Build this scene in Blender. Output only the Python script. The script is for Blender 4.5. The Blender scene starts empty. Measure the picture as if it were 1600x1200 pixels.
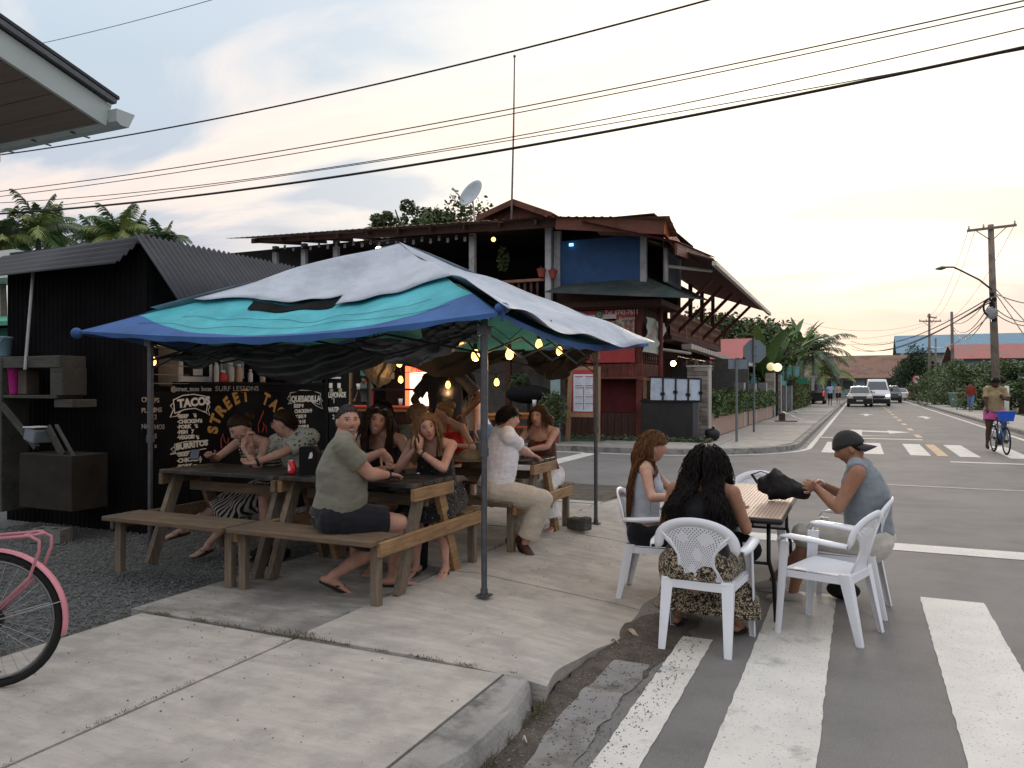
import bpy, math, random
import numpy as np
from mathutils import Vector, Matrix, noise as mnoise
R = math.radians
S = bpy.context.scene
COL = S.collection
random.seed(7)
# camera
CAM = Vector((0, 0, 1.6)); YAW = R(24.4); FPX = 1200.0; HOR = 605.0
PIT = math.atan((HOR - 600) / FPX)
cd = bpy.data.cameras.new('camera'); cam = bpy.data.objects.new('camera', cd); COL.objects.link(cam)
cam.location = CAM; cam.rotation_euler = (R(90) + PIT, 0, YAW)
cd.sensor_width = 36; cd.lens = 27; cd.clip_start = .05; cd.clip_end = 3000
S.camera = cam
# world: overcast sunset sky
SUN_AZ, SUN_EL = R(-3.8), R(9)
sdir = Vector((math.sin(SUN_AZ) * math.cos(SUN_EL), math.cos(SUN_AZ) * math.cos(SUN_EL), math.sin(SUN_EL)))
W = bpy.data.worlds.new('World'); S.world = W; W.use_nodes = True
nt = W.node_tree; N = nt.nodes; L = nt.links; N.clear()
def wn(t, **k):
 n = N.new(t)
 for a, b in k.items(): setattr(n, a, b)
 return n
def wmath(op, a, b=None, c=None, clamp=False):
 n = wn('ShaderNodeMath', operation=op, use_clamp=clamp)
 for i, v in enumerate((a, b, c)):
  if v is None: continue
  if isinstance(v, (int, float)): n.inputs[i].default_value = v
  else: L.new(v, n.inputs[i])
 return n.outputs[0]
def wmix(f, a, b):
 n = wn('ShaderNodeMix', data_type='RGBA')
 for i, v in ((0, f), (6, a), (7, b)):
  if isinstance(v, (int, float)): n.inputs[i].default_value = v
  elif isinstance(v, tuple): n.inputs[i].default_value = (*v, 1)
  else: L.new(v, n.inputs[i])
 return n.outputs[2]
def wramp(f, stops):
 n = wn('ShaderNodeValToRGB'); cr = n.color_ramp
 while len(cr.elements) < len(stops): cr.elements.new(.5)
 for e, (p, c) in zip(cr.elements, stops): e.position = p; e.color = (*c, 1)
 L.new(f, n.inputs[0]); return n.outputs[0]
tc = wn('ShaderNodeTexCoord'); D = tc.outputs['Generated']
nrm = wn('ShaderNodeVectorMath', operation='NORMALIZE'); L.new(D, nrm.inputs[0]); Dn = nrm.outputs[0]
sx = wn('ShaderNodeSeparateXYZ'); L.new(Dn, sx.inputs[0])
dz = wmath('MAXIMUM', sx.outputs[2], 0.0)
den = wmath('ADD', dz, .16)
px_ = wmath('DIVIDE', sx.outputs[0], den); py_ = wmath('DIVIDE', sx.outputs[1], den)
cx = wn('ShaderNodeCombineXYZ'); L.new(px_, cx.inputs[0]); L.new(py_, cx.inputs[1])
mp = wn('ShaderNodeMapping'); L.new(cx.outputs[0], mp.inputs[0]); mp.inputs['Rotation'].default_value = (0, 0, R(-28)); mp.inputs['Scale'].default_value = (.55, 1.15, 1); mp.inputs['Location'].default_value = (3.1, 1.7, 0)
n1 = wn('ShaderNodeTexNoise'); L.new(mp.outputs[0], n1.inputs[0]); n1.inputs['Scale'].default_value = 1.5; n1.inputs['Detail'].default_value = 9; n1.inputs['Roughness'].default_value = .52; n1.inputs['Distortion'].default_value = .5
n2 = wn('ShaderNodeTexNoise'); L.new(mp.outputs[0], n2.inputs[0]); n2.inputs['Scale'].default_value = .55; n2.inputs['Detail'].default_value = 4
dot = wn('ShaderNodeVectorMath', operation='DOT_PRODUCT'); L.new(Dn, dot.inputs[0]); dot.inputs[1].default_value = sdir
ds = wmath('MAXIMUM', dot.outputs['Value'], 0.0)
base = wramp(wmath('POWER', dz, .6), [(0.0, (.46, .43, .44)), (.3, (.40, .42, .48)), (.55, (.44, .52, .59)), (.64, (.54, .62, .69)), (1.0, (1.15, 1.19, 1.26))])
thin = wramp(n1.outputs[0], [(.45, (0, 0, 0)), (.60, (1, 1, 1))])
pink = wmix(wmath('POWER', ds, 2.0), (.80, .68, .62), (1.10, .94, .76))
c1 = wmix(wmath('MULTIPLY', thin, .9), base, pink)
grey = wramp(n2.outputs[0], [(.42, (0, 0, 0)), (.66, (1, 1, 1))])
c2 = wmix(wmath('MULTIPLY', grey, .42), c1, (.38, .41, .50))
glow = wmath('MULTIPLY', wmath('POWER', ds, 11.0), 1.0, clamp=True)
glow2 = wmath('POWER', ds, 40.0)
bank = wn('ShaderNodeTexNoise'); mb = wn('ShaderNodeMapping'); L.new(Dn, mb.inputs[0]); mb.inputs['Scale'].default_value = (2.2, 2.2, 16); L.new(mb.outputs[0], bank.inputs[0]); bank.inputs['Scale'].default_value = 1.3; bank.inputs['Detail'].default_value = 5
c3 = wmix(wmath('MULTIPLY', glow, wmath('MULTIPLY_ADD', n1.outputs[0], 1.0, .10)), c2, (1.42, 1.20, .88))
c4 = wmix(wmath('MULTIPLY', glow2, .5, clamp=True), c3, (2.1, 1.75, 1.15))
st_ = wmath('MULTIPLY', wramp(n1.outputs[0], [(.50, (0, 0, 0)), (.64, (1, 1, 1))]), wramp(dz, [(.08, (1, 1, 1)), (.30, (.75, .75, .75)), (.46, (.35, .35, .35)), (.62, (0, 0, 0))]))
c4 = wmix(wmath('MULTIPLY', st_, .9), c4, (.76, .62, .55))
lowf = wramp(dz, [(.0, (1, 1, 1)), (.10, (.97, .97, .97)), (.135, (.5, .5, .5)), (.18, (.2, .2, .2)), (.30, (0, 0, 0))])
lowm = wmath('MULTIPLY', lowf, wramp(bank.outputs[0], [(.30, (.6, .6, .6)), (.52, (1, 1, 1))]))
c5 = wmix(wmath('MULTIPLY', lowm, 1.0, clamp=True), c4, wmix(wmath('POWER', ds, 3.0), (.42, .42, .48), (.60, .49, .45)))
sky = wn('ShaderNodeTexSky', sky_type='NISHITA'); sky.sun_disc = False; sky.sun_elevation = SUN_EL; sky.sun_rotation = SUN_AZ; sky.air_density = 1.0; sky.dust_density = .6
bg1 = wn('ShaderNodeBackground'); L.new(sky.outputs[0], bg1.inputs[0]); bg1.inputs[1].default_value = .05
bg2 = wn('ShaderNodeBackground'); L.new(c5, bg2.inputs[0]); bg2.inputs[1].default_value = 1.16
ad = wn('ShaderNodeMixShader'); ad.inputs[0].default_value = .88; L.new(bg1.outputs[0], ad.inputs[1]); L.new(bg2.outputs[0], ad.inputs[2])
wo = wn('ShaderNodeOutputWorld'); L.new(ad.outputs[0], wo.inputs[0])
sl = bpy.data.lights.new('sun', 'SUN'); sl.energy = 1.2; sl.angle = R(16); sl.color = (1, .82, .66)
so = bpy.data.objects.new('sun', sl); COL.objects.link(so); so.location = (0, 60, 40)
so.rotation_euler = (-sdir).to_track_quat('-Z', 'Y').to_euler()
S.view_settings.view_transform = 'Standard'; S.view_settings.look = 'None'; S.view_settings.exposure = 0.42; S.view_settings.gamma = 1
S.view_settings.use_curve_mapping = False
S.render.engine = 'CYCLES'; S.cycles.use_denoising = True; S.cycles.max_bounces = 7; S.cycles.diffuse_bounces = 4
S.cycles.sample_clamp_indirect = 4; S.cycles.caustics_reflective = False; S.cycles.caustics_refractive = False
# photo <-> place
cw = math.cos(YAW); sw_ = math.sin(YAW)
def ray(u, v):
 a = (u - 800) / FPX; b = (600 - v) / FPX
 f = math.cos(PIT) - b * math.sin(PIT); z = math.sin(PIT) + b * math.cos(PIT)
 return Vector((a * cw - f * sw_, a * sw_ + f * cw, z))
def gp(u, v, z=0.0):
 r = ray(u, v); return CAM + r * ((z - CAM.z) / r.z)
def onX(u, v, X): r = ray(u, v); return CAM + r * ((X - CAM.x) / r.x)
def onY(u, v, Y): r = ray(u, v); return CAM + r * ((Y - CAM.y) / r.y)
def dp(u, v, d): return CAM + ray(u, v) * d
# materials
MATS = {}
def mat(name, col, rough=.7, var=.15, scale=6.0, bump=.0, bscale=40.0, metal=0.0, spec=.3, emit=None, es=0.0, alpha=1.0, trans=0.0, stretch=None, bdist=.01, dirt=None, dscale=1.2, dthr=(.5, .62), speck=None, coat=0.0):
 """procedural material: base colour with noise variation, optional second noise of dirt colour, specks and bump"""
 if name in MATS: return MATS[name]
 m = bpy.data.materials.new(name); m.use_nodes = True; t = m.node_tree; n = t.nodes; l = t.links
 b = n['Principled BSDF']; b.inputs['Roughness'].default_value = rough; b.inputs['Metallic'].default_value = metal
 b.inputs['Specular IOR Level'].default_value = spec
 if trans: b.inputs['Transmission Weight'].default_value = trans
 if coat: b.inputs['Coat Weight'].default_value = coat
 b.inputs['Alpha'].default_value = alpha
 tcn = n.new('ShaderNodeTexCoord'); co = tcn.outputs['Object']
 if stretch:
  mpn = n.new('ShaderNodeMapping'); mpn.inputs['Scale'].default_value = stretch; l.new(co, mpn.inputs[0]); co = mpn.outputs[0]
 no = n.new('ShaderNodeTexNoise'); no.inputs['Scale'].default_value = scale; no.inputs['Detail'].default_value = 6; no.inputs['Roughness'].default_value = .6; l.new(co, no.inputs[0])
 rp = n.new('ShaderNodeValToRGB'); l.new(no.outputs[0], rp.inputs[0])
 lo = tuple(max(0, c * (1 - var)) for c in col); hi = tuple(min(1, c * (1 + var)) for c in col)
 rp.color_ramp.elements[0].position = .3; rp.color_ramp.elements[0].color = (*lo, 1); rp.color_ramp.elements[1].position = .7; rp.color_ramp.elements[1].color = (*hi, 1)
 out = rp.outputs[0]
 def mixin(fac, c2, out):
  mx = n.new('ShaderNodeMix'); mx.data_type = 'RGBA'; l.new(fac, mx.inputs[0]); l.new(out, mx.inputs[6])
  mx.inputs[7].default_value = (*c2, 1); return mx.outputs[2]
 if dirt:
  dn = n.new('ShaderNodeTexNoise'); dn.inputs['Scale'].default_value = dscale; dn.inputs['Detail'].default_value = 8; dn.inputs['Roughness'].default_value = .65; l.new(tcn.outputs['Object'], dn.inputs[0])
  dr = n.new('ShaderNodeValToRGB'); dr.color_ramp.elements[0].position = dthr[0]; dr.color_ramp.elements[1].position = dthr[1]; l.new(dn.outputs[0], dr.inputs[0])
  out = mixin(dr.outputs[0], dirt, out)
 if speck:
  sn = n.new('ShaderNodeTexNoise'); sn.inputs['Scale'].default_value = speck[1]; sn.inputs['Detail'].default_value = 2; l.new(tcn.outputs['Object'], sn.inputs[0])
  sr = n.new('ShaderNodeValToRGB'); sr.color_ramp.elements[0].position = speck[2]; sr.color_ramp.elements[1].position = speck[2] + .04; l.new(sn.outputs[0], sr.inputs[0])
  out = mixin(sr.outputs[0], speck[0], out)
 l.new(out, b.inputs['Base Color'])
 if bump:
  bn = n.new('ShaderNodeTexNoise'); bn.inputs['Scale'].default_value = bscale; bn.inputs['Detail'].default_value = 5; l.new(co, bn.inputs[0])
  bp = n.new('ShaderNodeBump'); bp.inputs['Strength'].default_value = min(1, bump); bp.inputs['Distance'].default_value = bdist; l.new(bn.outputs[0], bp.inputs['Height']); l.new(bp.outputs[0], b.inputs['Normal'])
 if emit: b.inputs['Emission Color'].default_value = (*emit, 1); b.inputs['Emission Strength'].default_value = es
 m['bsdf_out'] = 1
 MATS[name] = m; return m
def gs(x, c, s): return math.exp(-((x - c) / s) ** 2)
# mesh building
def frame_of(t, side=None):
 t = Vector(t).normalized()
 s = Vector(side) if side is not None else (Vector((1, 0, 0)) if abs(t.x) < .8 else Vector((0, 1, 0)))
 s = s - t * s.dot(t)
 if s.length < 1e-5: s = Vector((0, 1, 0)) - t * t.y
 if s.length < 1e-5: s = Vector((0, 0, 1)) - t * t.z
 s.normalize(); return t, s, t.cross(s)
class MB:
 def __init__(s): s.v = []; s.f = []; s.mi = []; s.cur = 0
 def slot(s, i): s.cur = i; return s
 def add(s, vs, fs):
  o = len(s.v); s.v += [tuple(p) for p in vs]; s.f += [tuple(o + i for i in f) for f in fs]; s.mi += [s.cur] * len(fs); return s
 def box(s, c, d, rz=0.0, rot=None):
  c = Vector(c); h = Vector(d) / 2
  M = rot if rot is not None else Matrix.Rotation(rz, 3, 'Z')
  vs = [c + M @ Vector((x * h.x, y * h.y, z * h.z)) for x in (-1, 1) for y in (-1, 1) for z in (-1, 1)]
  return s.add(vs, [(0, 1, 3, 2), (4, 6, 7, 5), (0, 4, 5, 1), (2, 3, 7, 6), (0, 2, 6, 4), (1, 5, 7, 3)])
 def b2(s, x0, x1, y0, y1, z0, z1): return s.box(((x0 + x1) / 2, (y0 + y1) / 2, (z0 + z1) / 2), (abs(x1 - x0), abs(y1 - y0), abs(z1 - z0)))
 def rbox(s, c, d, bev=.01, rz=0.0, rot=None):
  c = Vector(c); h = Vector(d) / 2; bev = min(bev, h.x * .9, h.y * .9, h.z * .9)
  M = rot if rot is not None else Matrix.Rotation(rz, 3, 'Z')
  vs = []; idx = {}
  for x in (-1, 1):
   for y in (-1, 1):
    for z in (-1, 1):
     for k in range(3):
      q = Vector((x * h.x, y * h.y, z * h.z)); e = [bev] * 3; e[k] = 0
      q = Vector((q.x - x * e[0], q.y - y * e[1], q.z - z * e[2])); idx[(x, y, z, k)] = len(vs); vs.append(c + M @ q)
  fs = []
  for k in range(3):
   a, b = [i for i in range(3) if i != k]
   for sg in (-1, 1):
    ring = []
    for (pa, pb) in ((-1, -1), (1, -1), (1, 1), (-1, 1)):
     q = [0, 0, 0]; q[k] = sg; q[a] = pa; q[b] = pb; ring.append(idx[(*q, k)])
    fs.append(ring if (sg > 0) != (k == 1) else ring[::-1])
  for k in range(3):
   a, b = [i for i in range(3) if i != k]
   for pa in (-1, 1):
    for pb in (-1, 1):
     q0 = [0, 0, 0]; q0[k] = -1; q0[a] = pa; q0[b] = pb; q1 = list(q0); q1[k] = 1
     fs.append((idx[(*q0, a)], idx[(*q1, a)], idx[(*q1, b)], idx[(*q0, b)]))
  for x in (-1, 1):
   for y in (-1, 1):
    for z in (-1, 1): fs.append(tuple(idx[(x, y, z, k)] for k in range(3)))
  return s.add(vs, fs)
 def beam(s, p0, p1, w, h, up=(0, 0, 1)):
  p0 = Vector(p0); p1 = Vector(p1); t = (p1 - p0); ln = t.length; t.normalize()
  u = Vector(up); u = u - t * u.dot(t)
  if u.length < 1e-4: u = Vector((1, 0, 0)) - t * t.x
  u.normalize(); r = t.cross(u); M = Matrix((r, t, u)).transposed()
  return s.box((p0 + p1) / 2, (w, ln, h), rot=M)
 def tube(s, pts, r, n=8, side=None, ry=None, cap=True, rnd=False):
  pts = [Vector(p) for p in pts]; k = len(pts)
  rs = list(r) if hasattr(r, '__len__') else [r] * k
  rys = rs if ry is None else (list(ry) if hasattr(ry, '__len__') else [ry] * k)
  rings = []; prev = Vector(side) if side is not None else None; fr = []
  for i in range(k):
   t = (pts[min(i + 1, k - 1)] - pts[max(i - 1, 0)])
   if t.length < 1e-7: t = Vector((0, 0, 1))
   t, a, b = frame_of(t, prev if prev is not None else None);
   if side is None: prev = a
   fr.append((t, a, b))
  if rnd:
   ext = []
   for end in (0, k - 1):
    t, a, b = fr[end]; sg = -1 if end == 0 else 1
    seq = [(pts[end] + t * sg * max(rs[end], rys[end]) * math.sin(p), math.cos(p)) for p in (R(30), R(60), R(82))]
    ext.append([(q, rs[end] * c, rys[end] * c, fr[end]) for q, c in seq])
   allr = ext[0][::-1] + [(pts[i], rs[i], rys[i], fr[i]) for i in range(k)] + ext[1]
  else: allr = [(pts[i], rs[i], rys[i], fr[i]) for i in range(k)]
  vs = []
  for p, a_, b_, (t, a, b) in allr:
   for j in range(n):
    th = 2 * math.pi * j / n; vs.append(p + a * (math.cos(th) * a_) + b * (math.sin(th) * b_))
  m = len(allr); fs = [(i * n + j, i * n + (j + 1) % n, (i + 1) * n + (j + 1) % n, (i + 1) * n + j) for i in range(m - 1) for j in range(n)]
  if cap: fs += [tuple(range(n))[::-1], tuple((m - 1) * n + j for j in range(n))]
  return s.add(vs, fs)
 def cyl(s, p, r, h, n=16, r2=None): p = Vector(p); return s.tube([p, p + Vector((0, 0, h))], [r, r if r2 is None else r2], n)
 def sph(s, c, r, nu=16, nv=10, sc=(1, 1, 1), M=None):
  c = Vector(c); vs = []; fs = []
  for i in range(nv + 1):
   ph = math.pi * i / nv
   for j in range(nu):
    th = 2 * math.pi * j / nu; q = Vector((r * sc[0] * math.sin(ph) * math.cos(th), r * sc[1] * math.sin(ph) * math.sin(th), -r * sc[2] * math.cos(ph)))
    vs.append(c + (M @ q if M is not None else q))
  for i in range(nv):
   for j in range(nu): fs.append((i * nu + j, i * nu + (j + 1) % nu, (i + 1) * nu + (j + 1) % nu, (i + 1) * nu + j))
  return s.add(vs, fs)
 def lathe(s, c, prof, n=16, M=None):
  c = Vector(c); vs = []; m = len(prof)
  for r, z in prof:
   for j in range(n):
    th = 2 * math.pi * j / n; q = Vector((r * math.cos(th), r * math.sin(th), z)); vs.append(c + (M @ q if M is not None else q))
  fs = [(i * n + j, i * n + (j + 1) % n, (i + 1) * n + (j + 1) % n, (i + 1) * n + j) for i in range(m - 1) for j in range(n)]
  fs += [tuple(range(n))[::-1], tuple((m - 1) * n + j for j in range(n))]
  return s.add(vs, fs)
 def prism(s, poly, ext):
  poly = [Vector(p) for p in poly]; e = Vector(ext); n = len(poly)
  nn = Vector((0, 0, 0))
  for i in range(n): nn += poly[i].cross(poly[(i + 1) % n])
  if nn.dot(e) > 0: poly = poly[::-1]
  vs = poly + [p + e for p in poly]
  return s.add(vs, [tuple(range(n)), tuple(range(2 * n - 1, n - 1, -1))] + [(i, i + n, (i + 1) % n + n, (i + 1) % n) for i in range(n)])
 def grid(s, P, th=0.0, flip=False):
  a = len(P); b = len(P[0]); vs = [Vector(p) for row in P for p in row]
  fs = [(i * b + j, i * b + j + 1, (i + 1) * b + j + 1, (i + 1) * b + j) for i in range(a - 1) for j in range(b - 1)]
  if flip: fs = [f[::-1] for f in fs]
  if not th: return s.add(vs, fs)
  nr = [Vector((0, 0, 0)) for _ in vs]
  for f in fs:
   q = (vs[f[1]] - vs[f[0]]).cross(vs[f[3]] - vs[f[0]])
   for i in f: nr[i] += q
  o = len(vs); v2 = [v - (n_.normalized() if n_.length > 0 else n_) * th for v, n_ in zip(vs, nr)]
  f2 = [tuple(i + o for i in f[::-1]) for f in fs]
  bd = [(i, i + 1) for i in range(b - 1)] + [(i * b + b - 1, (i + 1) * b + b - 1) for i in range(a - 1)] + [((a - 1) * b + i + 1, (a - 1) * b + i) for i in range(b - 1)] + [((i + 1) * b, i * b) for i in range(a - 1)]
  if flip: bd = [(y, x) for x, y in bd]
  f3 = [(x + o, y + o, y, x) for x, y in bd]
  return s.add(vs + v2, fs + f2 + f3)
 def mesh(s, name, mats, smooth=False):
  me = bpy.data.meshes.new(name); me.from_pydata(s.v, [], s.f)
  if not isinstance(mats, (list, tuple)): mats = [mats]
  for m in mats: me.materials.append(m)
  if any(s.mi): me.polygons.foreach_set('material_index', s.mi)
  if smooth: me.polygons.foreach_set('use_smooth', [True] * len(me.polygons))
  me.update(); return me
 def build(s, name, mats, parent=None, smooth=False, **k): return link(name, s.mesh(name, mats, smooth), parent, **k)
 def sbuild(s, name, mats, parent=None, ang=40, **k):
  o = s.build(name, mats, parent, smooth=False, **k); me = o.data
  me.shade_smooth() if hasattr(me, 'shade_smooth') else None
  set_sharp(me, ang); return o
def set_sharp(me, ang):
 import bmesh
 bm = bmesh.new(); bm.from_mesh(me); c = R(ang)
 for e in bm.edges: e.smooth = (len(e.link_faces) == 2 and e.calc_face_angle(0) < c)
 for f in bm.faces: f.smooth = True
 bm.to_mesh(me); bm.free()
WM = {}
def link(name, data, parent=None, local=False, label=None, cat=None, group=None, kind=None, M=None):
 """local: the mesh is written in the thing's own coordinates; otherwise in world coordinates"""
 o = bpy.data.objects.new(name, data); COL.objects.link(o)
 if M is not None: o.matrix_basis = M
 if parent is not None:
  o.parent = parent
  if not local: o.matrix_parent_inverse = WM[parent.name].inverted()
  WM[o.name] = (WM[parent.name] if local else Matrix()) @ o.matrix_basis
 else: WM[o.name] = o.matrix_basis.copy()
 tag(o, label, cat, group, kind); return o
def tag(o, label=None, cat=None, group=None, kind=None):
 if label: o['label'] = label
 if cat: o['category'] = cat
 if group: o['group'] = group
 if kind: o['kind'] = kind
 return o
def thing(name, label, cat, loc=(0, 0, 0), rz=0.0, group=None, kind=None):
 o = bpy.data.objects.new(name, None); COL.objects.link(o); o.location = loc; o.rotation_euler = (0, 0, rz); o.empty_display_size = .1
 WM[o.name] = Matrix.Translation(Vector(loc)) @ Matrix.Rotation(rz, 4, 'Z')
 return tag(o, label, cat, group, kind)
def kids(o): return [c for c in bpy.data.objects if c.parent is o]
def dup(o, loc=None, rz=None, label=None, group=None, parent=None):
 c = o.copy(); COL.objects.link(c)
 if parent is not None: c.parent = parent
 if loc is not None: c.location = loc
 if rz is not None: c.rotation_euler = (0, 0, rz)
 if label: c['label'] = label
 if group: c['group'] = group
 if loc is not None: WM[c.name] = Matrix.Translation(Vector(loc)) @ Matrix.Rotation(c.rotation_euler[2], 4, 'Z')
 for k in KIDS.get(o.name) or kids(o): dup(k, parent=c)
 return c
KIDS = {}
def mesh_np(name, verts, faces, mats, smooth=False):
 me = bpy.data.meshes.new(name); nv = len(verts); nf, k = faces.shape
 me.vertices.add(nv); me.vertices.foreach_set('co', np.ascontiguousarray(verts, dtype=np.float32).ravel())
 me.loops.add(nf * k); me.loops.foreach_set('vertex_index', faces.astype(np.int32).ravel())
 me.polygons.add(nf); me.polygons.foreach_set('loop_start', np.arange(0, nf * k, k, dtype=np.int32))
 me.update(calc_edges=True); me.validate()
 for m in (mats if isinstance(mats, (list, tuple)) else [mats]): me.materials.append(m)
 if smooth: me.polygons.foreach_set('use_smooth', np.ones(nf, bool))
 return me
def text(body, size, M, m, parent, ext=.002, align='LEFT', name='lettering', shear=0.0, sx=1.0, bold=0.0):
 c = bpy.data.curves.new(name, 'FONT'); c.body = body; c.size = size; c.extrude = ext; c.align_x = align; c.shear = shear; c.offset = bold; c.resolution_u = 3
 c.materials.append(m); o = link(name, c, parent, M=M @ Matrix.Diagonal((sx, 1, 1, 1)))
 return o
def face_mat(p, right, up):
 r = Vector(right).normalized(); u = Vector(up).normalized(); n = r.cross(u)
 M = Matrix((r, u, n)).transposed().to_4x4(); M.translation = Vector(p); return M
# ground materials
def asphalt_mat():
 m = mat('asphalt', (.155, .148, .142), .85, .20, 2.1, bump=.5, bscale=160, speck=((.28, .27, .26), 170, .615), dirt=(.205, .195, .185), dscale=.45, dthr=(.42, .66))
 return m
ASPH = asphalt_mat()
CONC = mat('sidewalk_concrete', (.41, .38, .34), .88, .14, 10, bump=.6, bscale=45, stretch=(.30, 1.5, 1), dirt=(.28, .262, .24), dscale=3.6, dthr=(.44, .70), speck=((.15, .14, .13), 60, .70))
CONC2 = mat('older_concrete', (.29, .275, .25), .9, .28, 9, bump=.7, bscale=40, stretch=(.4, 1.5, 1), dirt=(.16, .15, .14), dscale=1.7, dthr=(.47, .70), speck=((.10, .10, .09), 45, .67))
KERBM = mat('kerb_concrete', (.27, .26, .245), .9, .22, 4, bump=.6, bscale=60, dirt=(.10, .10, .095), dscale=3.2, dthr=(.50, .66))
PAINT = mat('road_paint', (.60, .58, .54), .8, .10, 3, bump=.3, bscale=150, dirt=(.25, .24, .22), dscale=2.6, dthr=(.58, .74), speck=((.26, .25, .24), 75, .645))
PAINTW = mat('road_paint_worn', (.42, .40, .37), .8, .15, 3, bump=.3, bscale=150, dirt=(.17, .165, .16), dscale=3.5, dthr=(.50, .66), speck=((.15, .145, .14), 70, .60))
PAINTO = mat('road_paint_orange', (.50, .36, .22), .8, .12, 3, dirt=(.18, .165, .15), dscale=4, dthr=(.52, .70))
DIRT = mat('gutter_dirt', (.085, .072, .06), .95, .4, 7, bump=.9, bscale=80, speck=((.20, .18, .15), 60, .64))
SEAL = mat('gutter_concrete', (.225, .22, .212), .85, .15, 4, bump=.4, bscale=120, dirt=(.12, .105, .09), dscale=2.2, dthr=(.50, .62))
EARTH = mat('earth', (.09, .085, .07), .95, .3, 1.5, bump=.8, bscale=25, dirt=(.06, .075, .03), dscale=.2, dthr=(.45, .55))
GRAVB = mat('gravel_bed', (.115, .12, .118), .95, .55, 38, bump=1.0, bscale=60)
def sheet(name, poly, z, m, kind='structure', th=0.0, sub=None):
 b = MB(); b.prism([(x, y, z - th) for x, y in poly], (0, 0, max(th, .001)) ); return b.build(name, m, kind=kind)
b = MB(); b.add([(-900, -300, -.05), (900, -300, -.05), (900, 1500, -.05), (-900, 1500, -.05)], [(0, 1, 2, 3)]); b.build('ground', EARTH, kind='structure')
XK = -1.46
XR = 4.95
YC0, YC1 = 11.4, 18.05
b = MB(); z = 0.0
def rquad(x0, x1, y0, y1): b.add([(x0, y0, z), (x1, y0, z), (x1, y1, z), (x0, y1, z)], [(0, 1, 2, 3)])
rquad(-1.46, XR, -25, YC0 - 3); rquad(-3.9, XR, YC0 - 3, YC0 + .001); rquad(-70, 60, YC0 + .001, YC1 - .001); rquad(-4.1, XR, YC1 - .001, YC1 + 3); rquad(-1.46, XR, YC1 + 3, 160)
rquad(-60, 60, 160.001, 175)
b.build('road', ASPH, kind='structure')
def mark(name, x0, x1, y0, y1, m=PAINT, z=.004, label=None):
 b = MB(); b.add([(x0, y0, z), (x1, y0, z), (x1, y1, z), (x0, y1, z)], [(0, 1, 2, 3)]); return b.build(name, m, kind='structure')
def wear(name, x0, x1, y0, y1, m, z=.004, amp=.012, seed=0, low=0.0):
 rnd = random.Random(seed); P = []
 n = max(2, int((y1 - y0) / .06)); b = MB()
 wb = lambda y, k: low * mnoise.noise(Vector((k, y * 1.7, 2.2))) + low * .5 * mnoise.noise(Vector((k, y * 7, 5.2)))
 l = [(x0 + wb(y0 + (y1 - y0) * i / n, 1.5) + rnd.uniform(-amp, amp), y0 + (y1 - y0) * i / n, z) for i in range(n + 1)]; r = [(x1 + wb(y0 + (y1 - y0) * i / n, 8.5) + rnd.uniform(-amp, amp), y0 + (y1 - y0) * i / n, z) for i in range(n + 1)]
 b.add(l + r, [(i, n + 1 + i, n + 2 + i, i + 1) for i in range(n)]); return b.build(name, m, kind='structure')
for i, (a, c) in enumerate(((-1.04, -.85), (-.60, -.17), (.41, .83), (1.41, 1.83), (2.42, 2.84), (3.42, 3.84))):
 wear('crosswalk_stripe', a, c, 1.6, 6.62 if i > 1 else (4.95 if i == 0 else 6.4), PAINT, seed=i, amp=.004)
mark('stop_line', -1.15, 4.8, 8.42, 8.80)
mark('lane_line', .2, 4.7, 13.95, 14.07, PAINTW); mark('lane_line', -60, -6.2, 14.2, 14.32, PAINTO)
mark('stop_line', 1.75, 4.7, 18.75, 18.98)
mark('stop_line', -6.15, -5.75, 14.9, 17.9)
for a, c in ((-.88, -.43), (.08, .51), (1.07, 1.50), (2.08, 2.50), (3.06, 3.52), (4.05, 4.45)):
 mark('crosswalk_stripe', a, c, 20.3, 24.3)
mark('crosswalk_stripe', 1.63, 1.86, 20.3, 24.3, PAINTO)
mark('stop_line', -1.2, 1.72, 26.2, 26.55)
y = 27.5
while y < 110: mark('centre_dash', 1.62, 1.80, y, y + 1.7, PAINTO); y += 4.4
mark('edge_line', 4.42, 4.56, 21, 120)
def arrow(name, pts, m=PAINT):
 b = MB(); b.add([(x, y, .004) for x, y in pts], [tuple(range(len(pts)))]); return b.build(name, m, kind='structure')
arrow('turn_arrow_shaft', [(-.35, 28.2), (.05, 28.2), (.05, 31.6), (-.35, 31.6)]); arrow('turn_arrow_head', [(.052, 30.4), (.9, 30.1), (.9, 29.4), (1.6, 30.6), (.9, 31.6), (.9, 31.0), (.052, 31.2)])
arrow('turn_arrow_head', [(-.9, 27.6), (.9, 27.9), (-.35, 28.19)])
for x, y in ((.3, 47), (3.1, 44)):
 arrow('lane_arrow', [(x - .1, y), (x + .1, y), (x + .1, y + 2), (x + .4, y + 2), (x, y + 4), (x - .4, y + 2), (x - .1, y + 2)])
def corner_path(off=0.0):
 pts = [(-70, YC1 + off), (-30, YC1 + off), (-12, YC1 + off), (-5.0, YC1 + off)]
 cx_, cy_, r = -5.0 + 0.0, YC1 + 3.54, 3.54 - off
 for k in range(1, 13): a = -math.pi / 2 + (math.pi / 2) * k / 12; pts.append((cx_ + r * math.cos(a), cy_ + r * math.sin(a)))
 pts += [(-1.46 - off, 30), (-1.46 - off, 50), (-1.46 - off, 155)]
 return pts
def strip(name, A, Bp, z0, z1, m, kind='structure', parent=None):
 b = MB(); n = len(A); b.add([(x, y, z0) for x, y in A] + [(x, y, z1) for x, y in Bp], [(i, i + 1, n + i + 1, n + i) for i in range(n - 1)]); return b.build(name, m, parent, kind=kind)
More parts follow.
